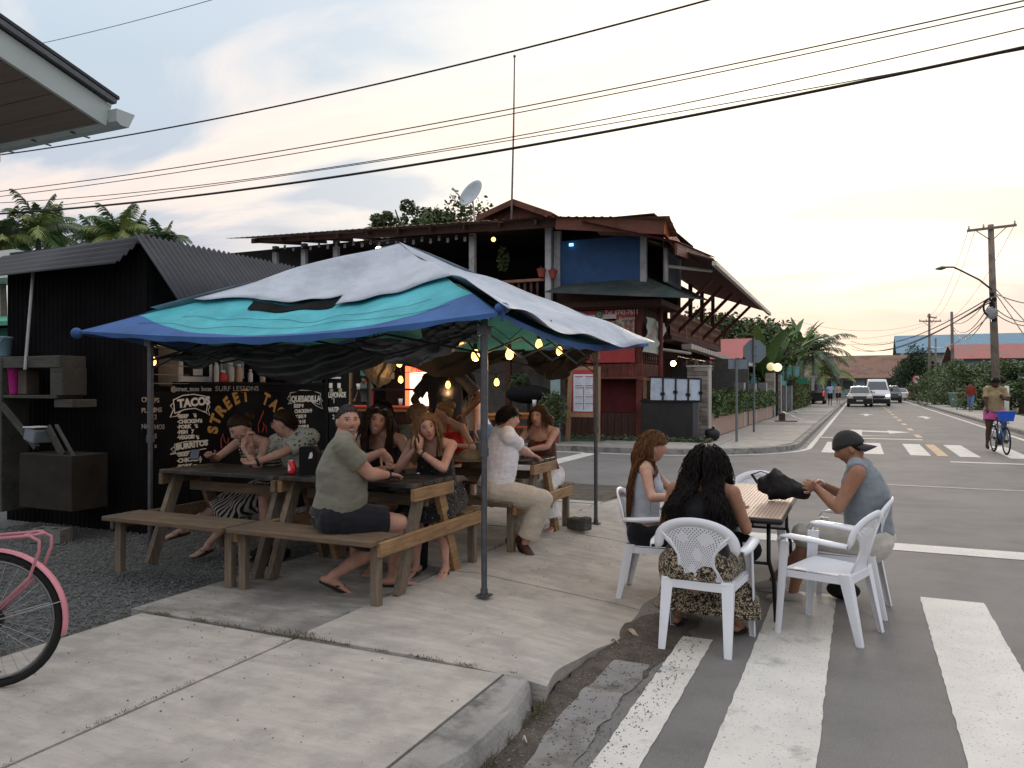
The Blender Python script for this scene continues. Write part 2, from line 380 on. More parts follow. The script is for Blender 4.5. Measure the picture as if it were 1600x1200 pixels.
strip('edge_line', corner_path(-.30), corner_path(-.17), .004, .004, PAINT)
strip('gutter', corner_path(-.17), corner_path(0), .0045, .0055, SEAL)
def extr(name, A, Bp, z0, z1, m, **k):
 b = MB(); n = len(A)
 b.add([(x, y, z0) for x, y in A] + [(x, y, z1) for x, y in A] + [(x, y, z1) for x, y in Bp] + [(x, y, z0) for x, y in Bp],
          [f for i in range(n - 1) for f in ((i, i + 1, n + i + 1, n + i), (n + i, n + i + 1, 2 * n + i + 1, 2 * n + i), (2 * n + i, 2 * n + i + 1, 3 * n + i + 1, 3 * n + i))]); return b.build(name, m, **k)
extr('far_kerb', corner_path(0), corner_path(.17), -.02, .13, KERBM, kind='structure')
fs = thing('far_sidewalk', None, None, (0, 0, 0), kind='structure')
def slab(parent, poly, z, m=CONC, th=.1, gap=.012):
 c = Vector((sum(p[0] for p in poly) / len(poly), sum(p[1] for p in poly) / len(poly)))
 q = []
 for p in poly:
  d = Vector(p[:2]) - c; d.length = max(.01, d.length - gap); q.append((c.x + d.x, c.y + d.y, (p[2] if len(p) > 2 else z)))
 b = MB(); n = len(q); b.add(q + [(x, y, zz - th) for x, y, zz in q], [tuple(range(n))] + [(i, i + n, (i + 1) % n + n, (i + 1) % n) for i in range(n)])
 return b.build('slab', m, parent)
sheet('sidewalk_bed', [(-70, YC1 + .17), (-5, YC1 + .17), (-1.66, YC1 + 3.4), (-1.66, 155), (-4.1, 155), (-4.1, 21.2), (-70, 21.2)], .118, DIRT, th=.1)
x = -5.1
while x > -34: slab(fs, [(x - 1.78, YC1 + .18), (x, YC1 + .18), (x, 20.55), (x - 1.78, 20.55)], .13, CONC2 if random.random() < .4 else CONC); x -= 1.8
slab(fs, [(-5.08, YC1 + .18), (-4.2, YC1 + .30), (-3.3, YC1 + .72), (-3.3, 20.55), (-5.08, 20.55)], .13)
slab(fs, [(-3.28, YC1 + .75), (-2.6, YC1 + 1.2), (-1.95, YC1 + 2.2), (-1.64, 21.6), (-1.64, 22.4), (-3.28, 22.4)], .13)
slab(fs, [(-3.9, 20.57), (-3.3, 20.57), (-3.3, 22.4), (-3.9, 22.4)], .13)
y = 22.43
while y < 90:
 slab(fs, [(-3.9, y), (-1.64, y), (-1.64, y + 2.26), (-3.9, y + 2.26)], .13, CONC2 if random.random() < .35 else CONC, gap=.02); y += 2.28
sheet('ramp_bed', [(-3.06, 3.5), (-1.5, 3.5), (-1.5, 8.4), (-3.0, 8.4), (-3.04, 11.3)], .002, DIRT, th=.05)
ns = thing('near_sidewalk', None, None, (0, 0, 0), kind='structure')
sheet('sidewalk_bed', [(-4.32, -6), (-1.68, -6), (-1.68, 3.4), (-3.06, 3.61), (-3.06, 9.3), (-3.06, 11.3), (-40, 11.3), (-40, 9.4), (-4.32, 9.4)], .105, DIRT, th=.12)
ZW = .12
def zr(x, y):
 if y < 3.6: return ZW
 k_ = min(1, max(0, (y - 3.6) / 1.3)); k_ = .28 + .72 * k_ * k_ * (3 - 2 * k_); t = min(1, max(0, (x + 2.75) / 1.25)) ** (1.0 + 2.5 * (1 - k_)) * k_; t2 = min(1, max(0, (y - 9.3) / 2.0)); return ZW * (1 - max(t, t2)) + .012
JX = -3.04
for y0, y1 in ((-6, -3.3), (-3.28, -.7), (-.68, 1.42), (1.44, 3.60)):
 slab(ns, [(-4.3, y0), (JX, y0), (JX, y1), (-4.3, y1)], ZW, CONC); slab(ns, [(JX + .01, y0), (-1.68, y0), (-1.68, y1), (JX + .01, y1)], ZW, CONC, gap=.008)
for y0, y1 in ((3.62, 5.48), (5.5, 7.4), (7.42, 9.3)):
 slab(ns, [(-4.45, y0), (JX, y0), (JX, y1), (-4.45, y1)], ZW, CONC2 if y0 < 4 else CONC)
def ramp(y0, y1, xe0, xe1, m):
 P = []; n = 44; k = 12
 for i in range(n + 1):
  y = y0 + (y1 - y0) * i / n; xe = xe0 + (xe1 - xe0) * i / n + .03 * math.sin(y * 4.3) + .010 * math.sin(y * 11.0)
  P.append([(JX + .012 + (xe - JX - .012) * j / k, y, zr(JX + (xe - JX) * j / k, y) + (0 if j < k else -.012)) for j in range(k + 1)])
 b = MB(); b.grid(P, th=.1); o = b.build('slab', m, ns, smooth=False); return o
ramp(3.615, 5.40, -1.46, -1.42, CONC); ramp(5.42, 7.35, -1.42, -1.45, CONC); ramp(7.37, 9.3, -1.45, -2.0, CONC)
slab(ns, [(-4.4, 9.33, ZW), (JX, 9.33, ZW), (JX, 11.3, .02), (-4.4, 11.3, .02)], 0, CONC); slab(ns, [(JX + .02, 9.33, ZW), (-2.0, 9.33, .02), (-2.5, 10.6, .02), (JX + .02, 11.2, .02)], 0, CONC)
x = -4.45
while x > -30: slab(ns, [(x - 1.9, 9.6), (x, 9.6), (x, 11.3), (x - 1.9, 11.3)], ZW, CONC2); x -= 1.93
b = MB(); n = 60
P = []
for i in range(n + 1):
 y = -6 + (3.595 + 6) * i / n; xe = -1.46 - (max(0, y - 3.2) ** 2) * .5
 w = .006 * math.sin(y * 9) + .004 * math.sin(y * 23)
 P.append([(-1.665, y, ZW + .002), (xe - .035, y, ZW + .003), (xe - .012 + w, y, ZW - .014 + w), (xe + w, y, ZW - .04), (xe + .025, y, -.02)])
b.grid(P); b.build('near_kerb', KERBM, kind='structure')
def blob(name, pts, z, m, kind='structure', amp=.05, seed=1):
 rnd = random.Random(seed); out = []
 n = len(pts)
 for i in range(n):
  a = Vector(pts[i]); c = Vector(pts[(i + 1) % n]); k = max(1, int((c - a).length / .05))
  for j in range(k):
   p = a.lerp(c, j / k); q = mnoise.noise(Vector((p.x * 6, p.y * 6, seed))) * amp + rnd.uniform(-.012, .012); nrm_ = Vector((-(c - a).y, (c - a).x)).normalized(); p = p + nrm_ * q; out.append((p.x, p.y))
 b = MB(); b.add([(x, y, z) for x, y in out], [tuple(range(len(out)))]); return b.build(name, m, kind=kind)
blob('gutter_dirt', [(-1.44, -2), (-1.17, -2), (-1.17, 2.6), (-1.15, 3.4), (-1.08, 4.2), (-1.0, 5.05), (-1.0, 5.4), (-1.3, 5.5), (-1.44, 5.0), (-1.48, 3.6)], .0035, DIRT, amp=.06)
wear('gutter_patch', -1.30, -1.12, -1, 4.35, SEAL, z=.006, amp=.006, seed=4, low=.05)
extr('right_kerb', [(XR, 21.5), (XR, 60), (XR, 150)], [(XR + .18, 21.5), (XR + .18, 60), (XR + .18, 150)], -.02, .13, KERBM, kind='structure')
rs = thing('right_sidewalk', None, None, (0, 0, 0), kind='structure')
y = 21.5
while y < 90: slab(rs, [(XR + .19, y), (7.6, y), (7.6, y + 2.3), (XR + .19, y + 2.3)], .13, CONC, gap=.02); y += 2.32
strip('gutter', [(XR - .22, 21.5), (XR - .22, 150)], [(XR, 21.5), (XR, 150)], .0045, .0045, SEAL)
b = MB(); b.add([(-30, -8, .06), (-4.29, -8, .06), (-4.29, 9.6, .06), (-30, 9.6, .06)], [(0, 1, 2, 3)]); b.build('gravel_yard', GRAVB, kind='structure')
def stones(name, n, area, zf, smin, smax, m, seed, dens=None):
 rg = np.random.default_rng(seed); ico = np.array([(0, 0, 1), (.9, 0, .3), (.28, .85, .3), (-.72, .53, .3), (-.72, -.53, .3), (.28, -.85, .3), (0, 0, -.6)])
 fc = np.array([(0, 1, 2), (0, 2, 3), (0, 3, 4), (0, 4, 5), (0, 5, 1), (6, 2, 1), (6, 3, 2), (6, 4, 3), (6, 5, 4), (6, 1, 5)])
 x = rg.uniform(area[0], area[1], n); y = rg.uniform(area[2], area[3], n)
 if dens is not None: k = dens(x, y, rg); x = x[k]; y = y[k]
 n = len(x); s = rg.uniform(smin, smax, (n, 3)); s[:, 2] *= .7; a = rg.uniform(0, 6.28, n)
 V = ico[None] * s[:, None, :] * (1 + rg.uniform(-.25, .25, (n, 7, 1)))
 ca, sa = np.cos(a)[:, None], np.sin(a)[:, None]; X = V[:, :, 0] * ca - V[:, :, 1] * sa + x[:, None]; Y = V[:, :, 0] * sa + V[:, :, 1] * ca + y[:, None]
 Z = V[:, :, 2] + zf + rg.uniform(0, smax * .3, n)[:, None]
 V = np.stack([X, Y, Z], -1).reshape(-1, 3); F = (fc[None] + (np.arange(n) * 7)[:, None, None]).reshape(-1, 3)
 return link(name, mesh_np(name, V, F, m), kind='stuff')
GRV = mat('gravel_stone', (.15, .16, .157), .9, .5, 14, bump=.2)
stones('gravel', 30000, (-8.5, -4.28, 2.2, 7.0), .068, .006, .015, GRV, 3, dens=lambda x, y, r: (r.random(len(x)) < np.clip(1.25 - (y - 2.5) * .12, .25, 1)))
stones('gravel_far_edge', 2500, (-8, -4.4, 7.0, 9.6), .068, .009, .02, GRV, 5)
stones('grit', 1500, (-1.42, -.9, 1.6, 5.6), .006, .002, .007, mat('grit_stone', (.12, .10, .085), .95, .6, 30), 6)
stones('sidewalk_grit', 260, (-4.2, -1.7, 1.8, 9.0), .122, .003, .007, mat('grit_stone'  , (.12, .10, .085)), 9)
def leaf_thing(p, l, w, rz, m, label, cat='leaf', name='fallen_leaf'):
 b = MB(); P = []
 for i in range(7):
  t = i / 6; ww = w * math.sin(math.pi * (t * .9 + .05)) ** .7
  P.append([Vector((t * l - l / 2, s * ww / 2, .006 + .014 * abs(s) + .012 * math.sin(t * 5))) for s in (-1, 0, 1)])
 b.grid(P); o = b.build(name, m); o.location = p; o.rotation_euler = (.1, .05, rz); tag(o, label, cat); return o
LF1 = mat('dry_leaf', (.36, .24, .10), .8, .3, 20); LF2 = mat('pale_leaf', (.42, .33, .24), .8, .3, 20); BUTT = mat('scrap_paper', (.8, .8, .78), .8, .05)
leaf_thing(gp(745, 1190, .0), .08, .045, .6, LF1, 'curled yellow brown leaf at the foot of the kerb, bottom of the picture')
leaf_thing(gp(988, 992, .0), .10, .04, -.5, LF2, 'curled pale dry leaf in the dirt left of the curly haired girl\'s chair')
for (u, v, l, c_) in ((961, 1005, .05, 'flat pale scrap of leaf beside the curled leaf in the gutter dirt'), (820, 1160, .02, 'tiny white scrap of litter in the gutter dirt')):
 leaf_thing(gp(u, v, .0), l, l * .5, .2, BUTT if l < .03 else LF2, c_, 'litter', 'litter_scrap')
b = MB(); p = gp(962, 1073, .0)
for i, (dx, dy, r) in enumerate(((0, 0, .018), (-.1, .12, .012), (.16, .3, .013))):
 bb = MB(); bb.sph((0, 0, 0), r, 8, 5, (1.3, 1, .7)); o = bb.build('pebble', GRV); o.location = (p.x + dx, p.y + dy, r * .6)
 tag(o, ['largest pebble in the gutter beside the narrow crosswalk stripe', 'small pebble in the gutter nearest to the kerb', 'small pebble in the gutter nearest to the white chair legs'][i], 'pebble', 'pebbles in the gutter')
_r = np.random.default_rng(21)
def joint_weeds(name, x0, y0, x1, y1, n, z=.125, w=.012, size=.028):
 t = _r.random(n) ** 1.0; k = (np.sin(t * 23 + x0) + np.sin(t * 61 + y1)) > -.2; t = t[k]
 P = np.stack([x0 + (x1 - x0) * t + _r.normal(0, w, len(t)), y0 + (y1 - y0) * t + _r.normal(0, w, len(t)), z + abs(_r.normal(0, .006, len(t)))], 1)
 d = _r.normal(size=(len(t), 3)); d[:, 2] = abs(d[:, 2]) * .8; d /= np.linalg.norm(d, axis=1)[:, None]; s = np.cross(d, [0, 0, 1.]); s /= np.linalg.norm(s, axis=1)[:, None] + 1e-6; L_ = size * _r.uniform(.5, 1.3, len(t))[:, None]
 V = np.stack([P - s * .002, P + s * .002, P + d * L_], 1).reshape(-1, 3); link(name, mesh_np(name, V, np.arange(len(t) * 3).reshape(-1, 3), mat('dry_weed', (.075, .07, .035), .9, .5, 30)), kind='stuff')
joint_weeds('joint_weeds', JX, -.5, JX, 3.6, 900, w=.005, size=.016); joint_weeds('joint_weeds', -4.3, 3.61, -1.6, 3.61, 1500, w=.006, size=.018); joint_weeds('joint_weeds', JX, 3.6, JX, 9.2, 1500, w=.007, size=.018)
joint_weeds('joint_weeds', JX - .18, 3.60, JX + .12, 3.66, 500, w=.03, size=.03); joint_weeds('kerb_weeds', -1.435, 1.4, -1.44, 3.6, 1500, z=.01, w=.02, size=.05); joint_weeds('edge_weeds', -4.31, 1.5, -4.31, 3.7, 900, w=.015, size=.03)
# materials shared by the furniture
WOOD = mat('weathered_wood', (.17, .115, .068), .75, .35, 3.5, bump=.5, bscale=30, stretch=(1.2, 14, 14), dirt=(.10, .08, .06), dscale=3, dthr=(.50, .68))
WOODX = mat('bench_wood', (.15, .10, .060), .72, .35, 3.5, bump=.5, bscale=30, stretch=(1.2, 12, 12), dirt=(.10, .085, .065), dscale=2.2, dthr=(.45, .68))
WOODE = mat('amber_wood', (.29, .175, .085), .6, .35, 3.5, bump=.4, bscale=30, stretch=(14, 1.2, 14), dirt=(.14, .09, .05), dscale=3, dthr=(.52, .68))
WOODL = mat('pale_post_wood', (.18, .14, .10), .75, .35, 4, bump=.5, bscale=30, stretch=(14, 14, 1.2), dirt=(.10, .09, .07), dscale=3, dthr=(.50, .68))
DARKW = mat('dark_stained_top', (.022, .020, .019), .38, .3, 4, bump=.3, bscale=40, stretch=(1.2, 10, 10), dirt=(.09, .08, .07), dscale=5, dthr=(.5, .7))
BLK = mat('black_paint', (.009, .009, .010), .8, .25, 5, bump=.2, spec=.15)
BLKM = mat('black_corrugated', (.006, .006, .007), .9, .3, 3, bump=.1, spec=.08, dirt=(.011, .0115, .0125), dscale=1.2, dthr=(.5, .7))
METD = mat('dark_steel', (.10, .105, .115), .45, .2, 20, metal=.6)
METB = mat('black_steel', (.012, .012, .012), .4, .2, 20, metal=.2)
WPL = mat('white_plastic', (.74, .76, .80), .38, .03, 3, bump=.03, spec=.5, dirt=(.60, .61, .62), dscale=6, dthr=(.6, .8))
# picnic tables (1.25 long in x, 1.45 wide in y)
def picnic(label, loc, rz=0.0, top=None, rail=WOODE):
 t = thing('picnic_table', label, 'picnic table', loc, rz, 'picnic tables on the sidewalk'); top = top or DARKW; L_ = .61
 nb = 4; w = .60 / nb
 for i in range(nb):
  b = MB(); b.rbox((0, -.30 + w * (i + .5), .765), (2 * L_ + .02, w - .007, .032), .004); b.build('top_plank', top, t, local=True)
 for sg in (-1, 1):
  for j in range(2):
   b = MB(); b.rbox((0, sg * (.565 + j * .185), .445 + .0), (2 * L_ + .03, .175, .036), .005); b.build('seat_plank', WOODX, t, local=True)
  for e in (-1, 1):
   b = MB(); b.rbox((e * (L_ - .03), sg * .70, .213), (.065, .055, .427), .004); b.build('bench_leg', WOODL, t, local=True)
 for e in (-1, 1):
  b = MB(); b.rbox((e * (L_ + .018), 0, .395), (.038, 1.49, .10), .005); b.build('end_rail', rail, t, local=True)
  b = MB(); b.rbox((e * (L_ + .002), 0, .70), (.045, .58, .095), .005); b.build('top_end_beam', rail, t, local=True)
  for sg in (-1, 1):
   b = MB(); b.beam((e * (L_ - .035), sg * .42, .005), (e * (L_ - .035), sg * .12, .75), .048, .095, up=(0, 1, 0)); b.build('table_leg', WOODL if sg < 0 else rail, t, local=True)
 b = MB(); b.beam((-L_ + .05, 0, .62), (L_ - .05, 0, .62), .04, .08); b.build('stretcher', WOODX, t, local=True)
 return t
PT2 = picnic('picnic table with amber end rail, nearest to the camera, where the smiling group sits', (-3.545, 5.03, ZW))
PT1 = picnic('dark picnic table in front of the taco menu board, furthest left', (-4.83, 5.02, ZW), rail=WOODX)
PT3 = picnic('picnic table behind the canopy pole where the man in the white T-shirt sits', (-3.42, 6.94, ZW))
PT4 = picnic('picnic table deepest under the canopy, hidden behind the smiling women', (-4.80, 6.94, ZW), rail=WOODX)
# monobloc armchairs
def smooth01(t): t = max(0, min(1, t)); return t * t * (3 - 2 * t)
def chair_parts():
 """white one-piece plastic armchair facing +y; returns list of (name, mesh)"""
 out = []
 def bp(x, z):
  t = (z - .40) / .42; y = -.20 - .115 * t + .9 * x * x * (.4 + .6 * t)
  return Vector((x, y, z))
 def outline(t):
  return .245
 b = MB()
 nu, nv = 34, 30; hw = lambda v: .155 - .062 * math.sin(math.pi * min(1, v * 1.18) ** 1.0) + .05 * v * v
 z0, z1 = .425, .715
 V = {}
 def P(i, j, f=0.0):
  v = j / nv; u = i / nu * 2 - 1; w_ = hw(v); topz = z1 + .055 * (1 - u * u)
  return bp(u * w_, z0 + (topz - z0) * v)
 for i in range(nu):
  for j in range(nv):
   q = [P(i, j), P(i + 1, j), P(i + 1, j + 1), P(i, j + 1)]
   u_ = (i + .5) / nu * 2 - 1; v_ = (j + .5) / nv
   flower = (abs(math.hypot(u_ * 1.0 - .38, (v_ - .78) * 2.2)) < .24) or (abs(math.hypot(u_ + .42, (v_ - .80) * 2.2)) < .2) or (abs(math.hypot(u_ - .1, (v_ - .47) * 2.2)) < .26) or abs(math.hypot(u_ + .25, (v_ - .22) * 2.4)) < .2
   if abs(u_) > .86 or v_ < .05 or v_ > .95 or flower or (i + j) % 2: b.add(q, [(0, 1, 2, 3)])
   else:
    c = sum(q, Vector()) / 4; r = [c + (p - c) * .58 for p in q]; b.add(q + r, [(0, 1, 5, 4), (1, 2, 6, 5), (2, 3, 7, 6), (3, 0, 4, 7)])
 out.append(('back_panel', b.mesh('back_panel', WPL, False)))
 b = MB(); rows = []
 n = 28
 for i in range(n + 1):
  a = math.pi * i / n; cx_ = -math.cos(a);
  xo = .262 * cx_; zo = .625 + .195 * math.sin(a) ** .8; xi = .205 * cx_; zi = .60 + .165 * math.sin(a) ** .8
  if i == 0 or i == n: zi = zo - .035; xi = xo * .93
  po = bp(xo, zo); pi = bp(xi, zi); rows.append([po, po.lerp(pi, .5) + Vector((0, -.006, 0)), pi])
 b.grid(rows, th=.012);
 for sg in (-1, 1):
  pts = [bp(sg * .150, .43), bp(sg * .105, .52), bp(sg * .105, .58), bp(sg * .15, .66), bp(sg * .205, .715)]
  b.tube(pts, .0085, 6)
 out.append(('back_rim', b.mesh('back_rim', WPL, True)))
 for sg in (-1, 1):
  b = MB(); st = bp(sg * .262, .625)
  A = [st, Vector((sg * .282, -.13, .632)), Vector((sg * .288, .02, .645)), Vector((sg * .286, .14, .652)), Vector((sg * .280, .195, .640)), Vector((sg * .276, .215, .605))]
  rows = []
  for i, p in enumerate(A):
   w = .052 if 0 < i < 5 else .04;
   rows.append([p + Vector((-sg * w / 2, 0, -.018 if i < 4 else -.0)), p + Vector((-sg * w * .45, 0, 0)), p, p + Vector((sg * w * .45, 0, -.003)), p + Vector((sg * w / 2, 0, -.02 if i < 4 else 0))])
  b.grid(rows, th=.007, flip=sg > 0); out.append(('arm', b.mesh('arm', WPL, True)))
 b = MB(); rows = []
 for i in range(13):
  v = i / 12; y = -.215 + .43 * v; r = []
  for j in range(13):
   u = j / 12 * 2 - 1; w = .205 + .035 * v; z = .418 - .022 * math.sin(math.pi * v) * (1 - u * u) + (.012 * v) - .05 * max(0, (v - .88) / .12) ** 2
   r.append((u * w, y + .012 * (1 - u * u) * v, z))
  rows.append(r)
 b.grid(rows, th=.006);
 for (x0, y0, x1, y1) in ((-.24, .205, .24, .205), (-.205, -.21, .205, -.21), (-.24, .2, -.205, -.21), (.24, .2, .205, -.21)): b.beam((x0, y0, .392), (x1, y1, .388), .006, .045)
 out.append(('seat', b.mesh('seat', WPL, False)))
 for sx_ in (-1, 1):
  for fy in (-1, 1):
   b = MB(); top = Vector((sx_ * (.262 if fy > 0 else .215), fy * .205, .60 if fy > 0 else .43)); bot = Vector((sx_ * (.272 if fy > 0 else .215), fy * (.235 if fy > 0 else .285), 0))
   wt, wb = (.070, .038) if fy < 0 else (.062, .036); rows = []
   for i in range(7):
    t = i / 6; c = top.lerp(bot, t); w = wt + (wb - wt) * t; ix = -sx_; iy = -fy
    rows.append([c + Vector((ix * w, iy * .003, 0)), c + Vector((ix * w * .5, 0, 0)), c + Vector((ix * .006, 0, 0)), c, c + Vector((0, iy * .006, 0)), c + Vector((0, iy * w * .45, 0)), c + Vector((ix * .003, iy * w * .9, 0))])
   b.grid(rows, th=.005, flip=(sx_ * fy > 0)); b.box(bot + Vector((-sx_ * wb * .45, -fy * wb * .35, .004)), (wb * .9, wb * .7, .007))
   out.append(('leg', b.mesh('leg', WPL, False)))
 for sx_ in (-1, 1):
  b = MB(); b.tube([Vector((sx_ * .262, .19, .42)), Vector((sx_ * .255, .05, .40)), Vector((sx_ * .215, -.19, .43))], .008, 6)
 return out
CH = chair_parts()
def chair(label, loc, rz):
 t = thing('plastic_armchair', label, 'chair', loc, rz, 'white plastic chairs round the folding table')
 for n_, me in CH: link(n_, me, t, local=True)
 return t
def yaw_to(dx, dy): return math.atan2(-dx, dy)
chair('white plastic armchair under the curly haired girl, its pierced back towards the camera', (-.90, 4.93, 0), R(-2))
chair('white plastic armchair under the girl with long auburn hair at the left of the table', (-1.40, 5.78, .006), yaw_to(1, .08))
chair('empty white plastic armchair at the table corner, in front of the man in the cap', (-.20, 5.47, 0), yaw_to(-.95, .30))
chair('white plastic armchair under the man in the backward cap', (-.10, 6.10, 0), yaw_to(-1, .1))
chair('empty white plastic armchair at the far end of the folding table', (-.86, 7.22, 0), R(180))
# folding table on the road
ft = thing('folding_table', 'brown ribbed folding table with black edge standing on the crosswalk', 'table', (-.84, 6.18, 0), 0)
TOPM = mat('ribbed_brown_top', (.33, .235, .185), .55, .08, 8, bump=.1, spec=.4)
TOPG = mat('rib_groove', (.31, .215, .17), .6, .08, 8)
b = MB(); n = 30; x0, x1, y0, y1, zt = -.37, .37, -.90, .90, .742
b.slot(1).b2(x0, x1, y0, y1, zt - .006, zt - .002); b.slot(0)
for i in range(n):
 w = (x1 - x0) / n; b.b2(x0 + w * i + w * .14, x0 + w * (i + 1) - w * .14, y0, y1, zt - .0018, zt + .0012)
b.build('table_top', [TOPM, TOPG], ft, local=True)
b = MB(); b.rbox((0, 0, zt - .024), (.76, 1.82, .034), .012); b.build('edge_frame', METB, ft, local=True)
for sg in (-1, 1):
 b = MB(); y = sg * .70
 for sx_ in (-1, 1): b.tube([(sx_ * .27, y, .70), (sx_ * .27, y, .42), (sx_ * .30, y - sg * .02, .30), (sx_ * .315, y - sg * .02, .0)], .014, 8)
 b.tube([(-.27, y, .40), (.27, y, .40)], .011, 8); b.tube([(-.27, y, .69), (.27, y, .69)], .011, 8)
 b.tube([(0, y - sg * .0, .40), (0, y - sg * .42, .70)], .008, 6); b.build('leg_frame', METB, ft, local=True, smooth=True)
BAG = mat('black_nylon', (.010, .010, .011), .75, .3, 10, bump=.5, bscale=30, spec=.25)
bg = thing('bag', 'black nylon bag held open on the far right corner of the folding table', 'bag', (-.52, 6.14, .745), R(12))
b = MB(); b.tube([(-.13, 0, .12), (-.10, 0, .125), (-.02, 0, .10), (.06, 0, .08), (.12, 0, .06)], [.06, .11, .11, .08, .05], 14, ry=[.08, .125, .10, .07, .05], rnd=True)
o = link('bag_body', b.mesh('bag_body', BAG), bg, local=True);
mm = o.modifiers.new('r', 'REMESH'); mm.mode = 'VOXEL'; mm.voxel_size = .012; mm.use_smooth_shade = True; mm = o.modifiers.new('d', 'DISPLACE')
_tx = bpy.data.textures.new('crumple', 'VORONOI'); _tx.noise_scale = .09; mm.texture = _tx; mm.strength = .05; mm.mid_level = .5
b = MB(); b.tube([(-.20, -.05, .13), (-.24, .0, .19), (-.17, .05, .21), (-.08, .03, .18)], .012, 6, ry=.004); b.build('bag_strap', BAG, bg, local=True)
b = MB(); b.sph((0, 0, .17), .16, 14, 10, (1.2, .8, 1.0)); o = b.build('backpack', BAG, smooth=True); o.location = (-.82, 5.62, .33); o.scale = (1, .8, .75)
tag(o, 'black backpack hanging under the near end of the folding table', 'backpack')
b = MB(); b.sph((0, 0, .07), .10, 14, 8, (1.2, .8, .7)); o = b.build('backpack', BAG, smooth=True); o.location = (-.12, 6.32, 0); tag(o, 'small black bag on the road beneath the man in the cap', 'bag')
# canopy
CX0, CX1, CY0, CY1, CZ, CZP = -6.32, -2.2, 4.62, 8.62, 2.10, 3.02
TARP = mat('grey_blue_tarp', (.43, .475, .54), .5, .12, 1.5, bump=.9, bscale=3.2, bdist=.05, dirt=(.30, .335, .40), dscale=1.6, dthr=(.46, .66), spec=.3)
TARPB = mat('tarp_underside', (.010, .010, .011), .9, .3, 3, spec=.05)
CYAN = mat('turquoise_fabric', (.075, .39, .45), .75, .22, 2.5, bump=.9, bscale=4.5, bdist=.04, dirt=(.03, .29, .36), dscale=1.4, dthr=(.45, .75), spec=.3)
BLUE = mat('blue_fabric', (.038, .105, .28), .75, .25, 3, bump=.4, bscale=9, spec=.3)
HANGT = mat('black_plastic_sheet', (.045, .049, .052), .32, .4, 2.2, bump=.8, bscale=9, spec=.5, dirt=(.07, .068, .065), dscale=3, dthr=(.5, .7))
HANGB = mat('brown_black_sheet', (.034, .031, .030), .6, .3, 3, bump=.7, bscale=9, spec=.3)
cn = thing('market_canopy', 'pop-up canopy with turquoise and blue roof over the picnic tables', 'canopy', (-3.2, 6.6, ZW))
apex = Vector(((CX0 + CX1) / 2 , (CY0 + CY1) / 2, CZP))
def roof_pt(side, s_, t, lift=0.0):
 """side 0 near(-y) 1 right(+x) 2 far 3 left; s_ along the edge, t up the slope"""
 c = [Vector((CX0, CY0, CZ)), Vector((CX1, CY0, CZ)), Vector((CX1, CY1, CZ)), Vector((CX0, CY1, CZ))]
 a, b_ = c[side], c[(side + 1) % 4]; e = a.lerp(b_, s_)
 sag = -.10 * math.sin(math.pi * s_) * (1 - t) ** 2
 p = e.lerp(apex, t); bel = -.10 * math.sin(math.pi * t) * math.sin(math.pi * min(1, max(0, s_)))
 wr = mnoise.noise(Vector((p.x * 1.7, p.y * 1.7, side * 3.1))) * .05 * min(1, t * 4) + .012 * math.sin(s_ * 40 + t * 9) * math.sin(math.pi * s_) * (1 - t) * min(1, t * 5)
 inward = (apex - e); inward.z = 0; inward.normalize()
 return p + Vector((0, 0, sag + bel + wr + lift)) + inward * (.10 * math.sin(math.pi * s_) * (1 - t))
def patch(side, f0, f1, m, name, ns_=48, nt_=14, lift=0.0, s0=0.0, s1=1.0, parent=None, th=0.0, label=None):
 b = MB(); P = []
 for i in range(ns_ + 1):
  s_ = s0 + (s1 - s0) * i / ns_; a, c = f0(s_), f1(s_); P.append([roof_pt(side, s_, a + (c - a) * j / nt_, lift(s_, a + (c - a) * j / nt_) if callable(lift) else lift) for j in range(nt_ + 1)])
 b.grid(P, th=th, flip=True); return b.build(name, m, parent or cn, smooth=True, label=label)
bl = lambda s_: .018 + .15 * math.exp(-(s_ / .2) ** 1.5) + .17 * math.exp(-((1 - s_) / .16) ** 1.5)
for sd_ in range(4):
 patch(sd_, lambda s_: 0.0, lambda s_: min(.97, bl(s_)), BLUE, 'canopy_border'); patch(sd_, lambda s_: min(.97, bl(s_)), lambda s_: 1.0, CYAN, 'canopy_panel')
for t_, a_, c_ in ((.10, .07, .93), (.19, .12, .90)):
 b = MB(); b.tube([roof_pt(0, a_ + (c_ - a_) * i / 40, t_ + .012 * math.sin(i * .5), .008) for i in range(41)], .0017, 4); b.build('seam', mat('dark_seam', (.02, .10, .14), .8, .1), cn)
for sd_ in range(4):
 b = MB(); P = []
 for i in range(49):
  s_ = i / 48; p = roof_pt(sd_, s_, 0); P.append([p, p + Vector((0, 0, -.025 - .030 * math.sin(math.pi * s_) + .008 * math.sin(s_ * 50)))])
 b.grid(P); b.build('valance', BLUE, cn, smooth=True)
tp = thing('tarp', 'pale grey-blue tarpaulin thrown over the top of the pop-up canopy', 'tarpaulin', (apex.x, apex.y, CZP))
nearf = lambda s_: (.40 if s_ < .57 else .30) - .10 * smooth01((.20 - s_) / .16) + .03 * math.sin(s_ * 9 + 2) + .10 * smooth01((s_ - .66) / .3)
patch(0, nearf, lambda s_: 1.0, TARP, 'tarp_sheet', lift=lambda s_, t: .035 + .05 * max(0, .5 - t) * (1 + math.sin(s_ * 21)) , parent=tp, th=.004, ns_=70)
patch(0, lambda s_: nearf(s_) - .09 * smooth01((.57 - s_) / .02) * smooth01((s_ - .17) / .1), nearf, TARPB, 'tarp_fold', lift=lambda s_, t: .012, s0=.14, s1=.58, parent=tp, nt_=3)
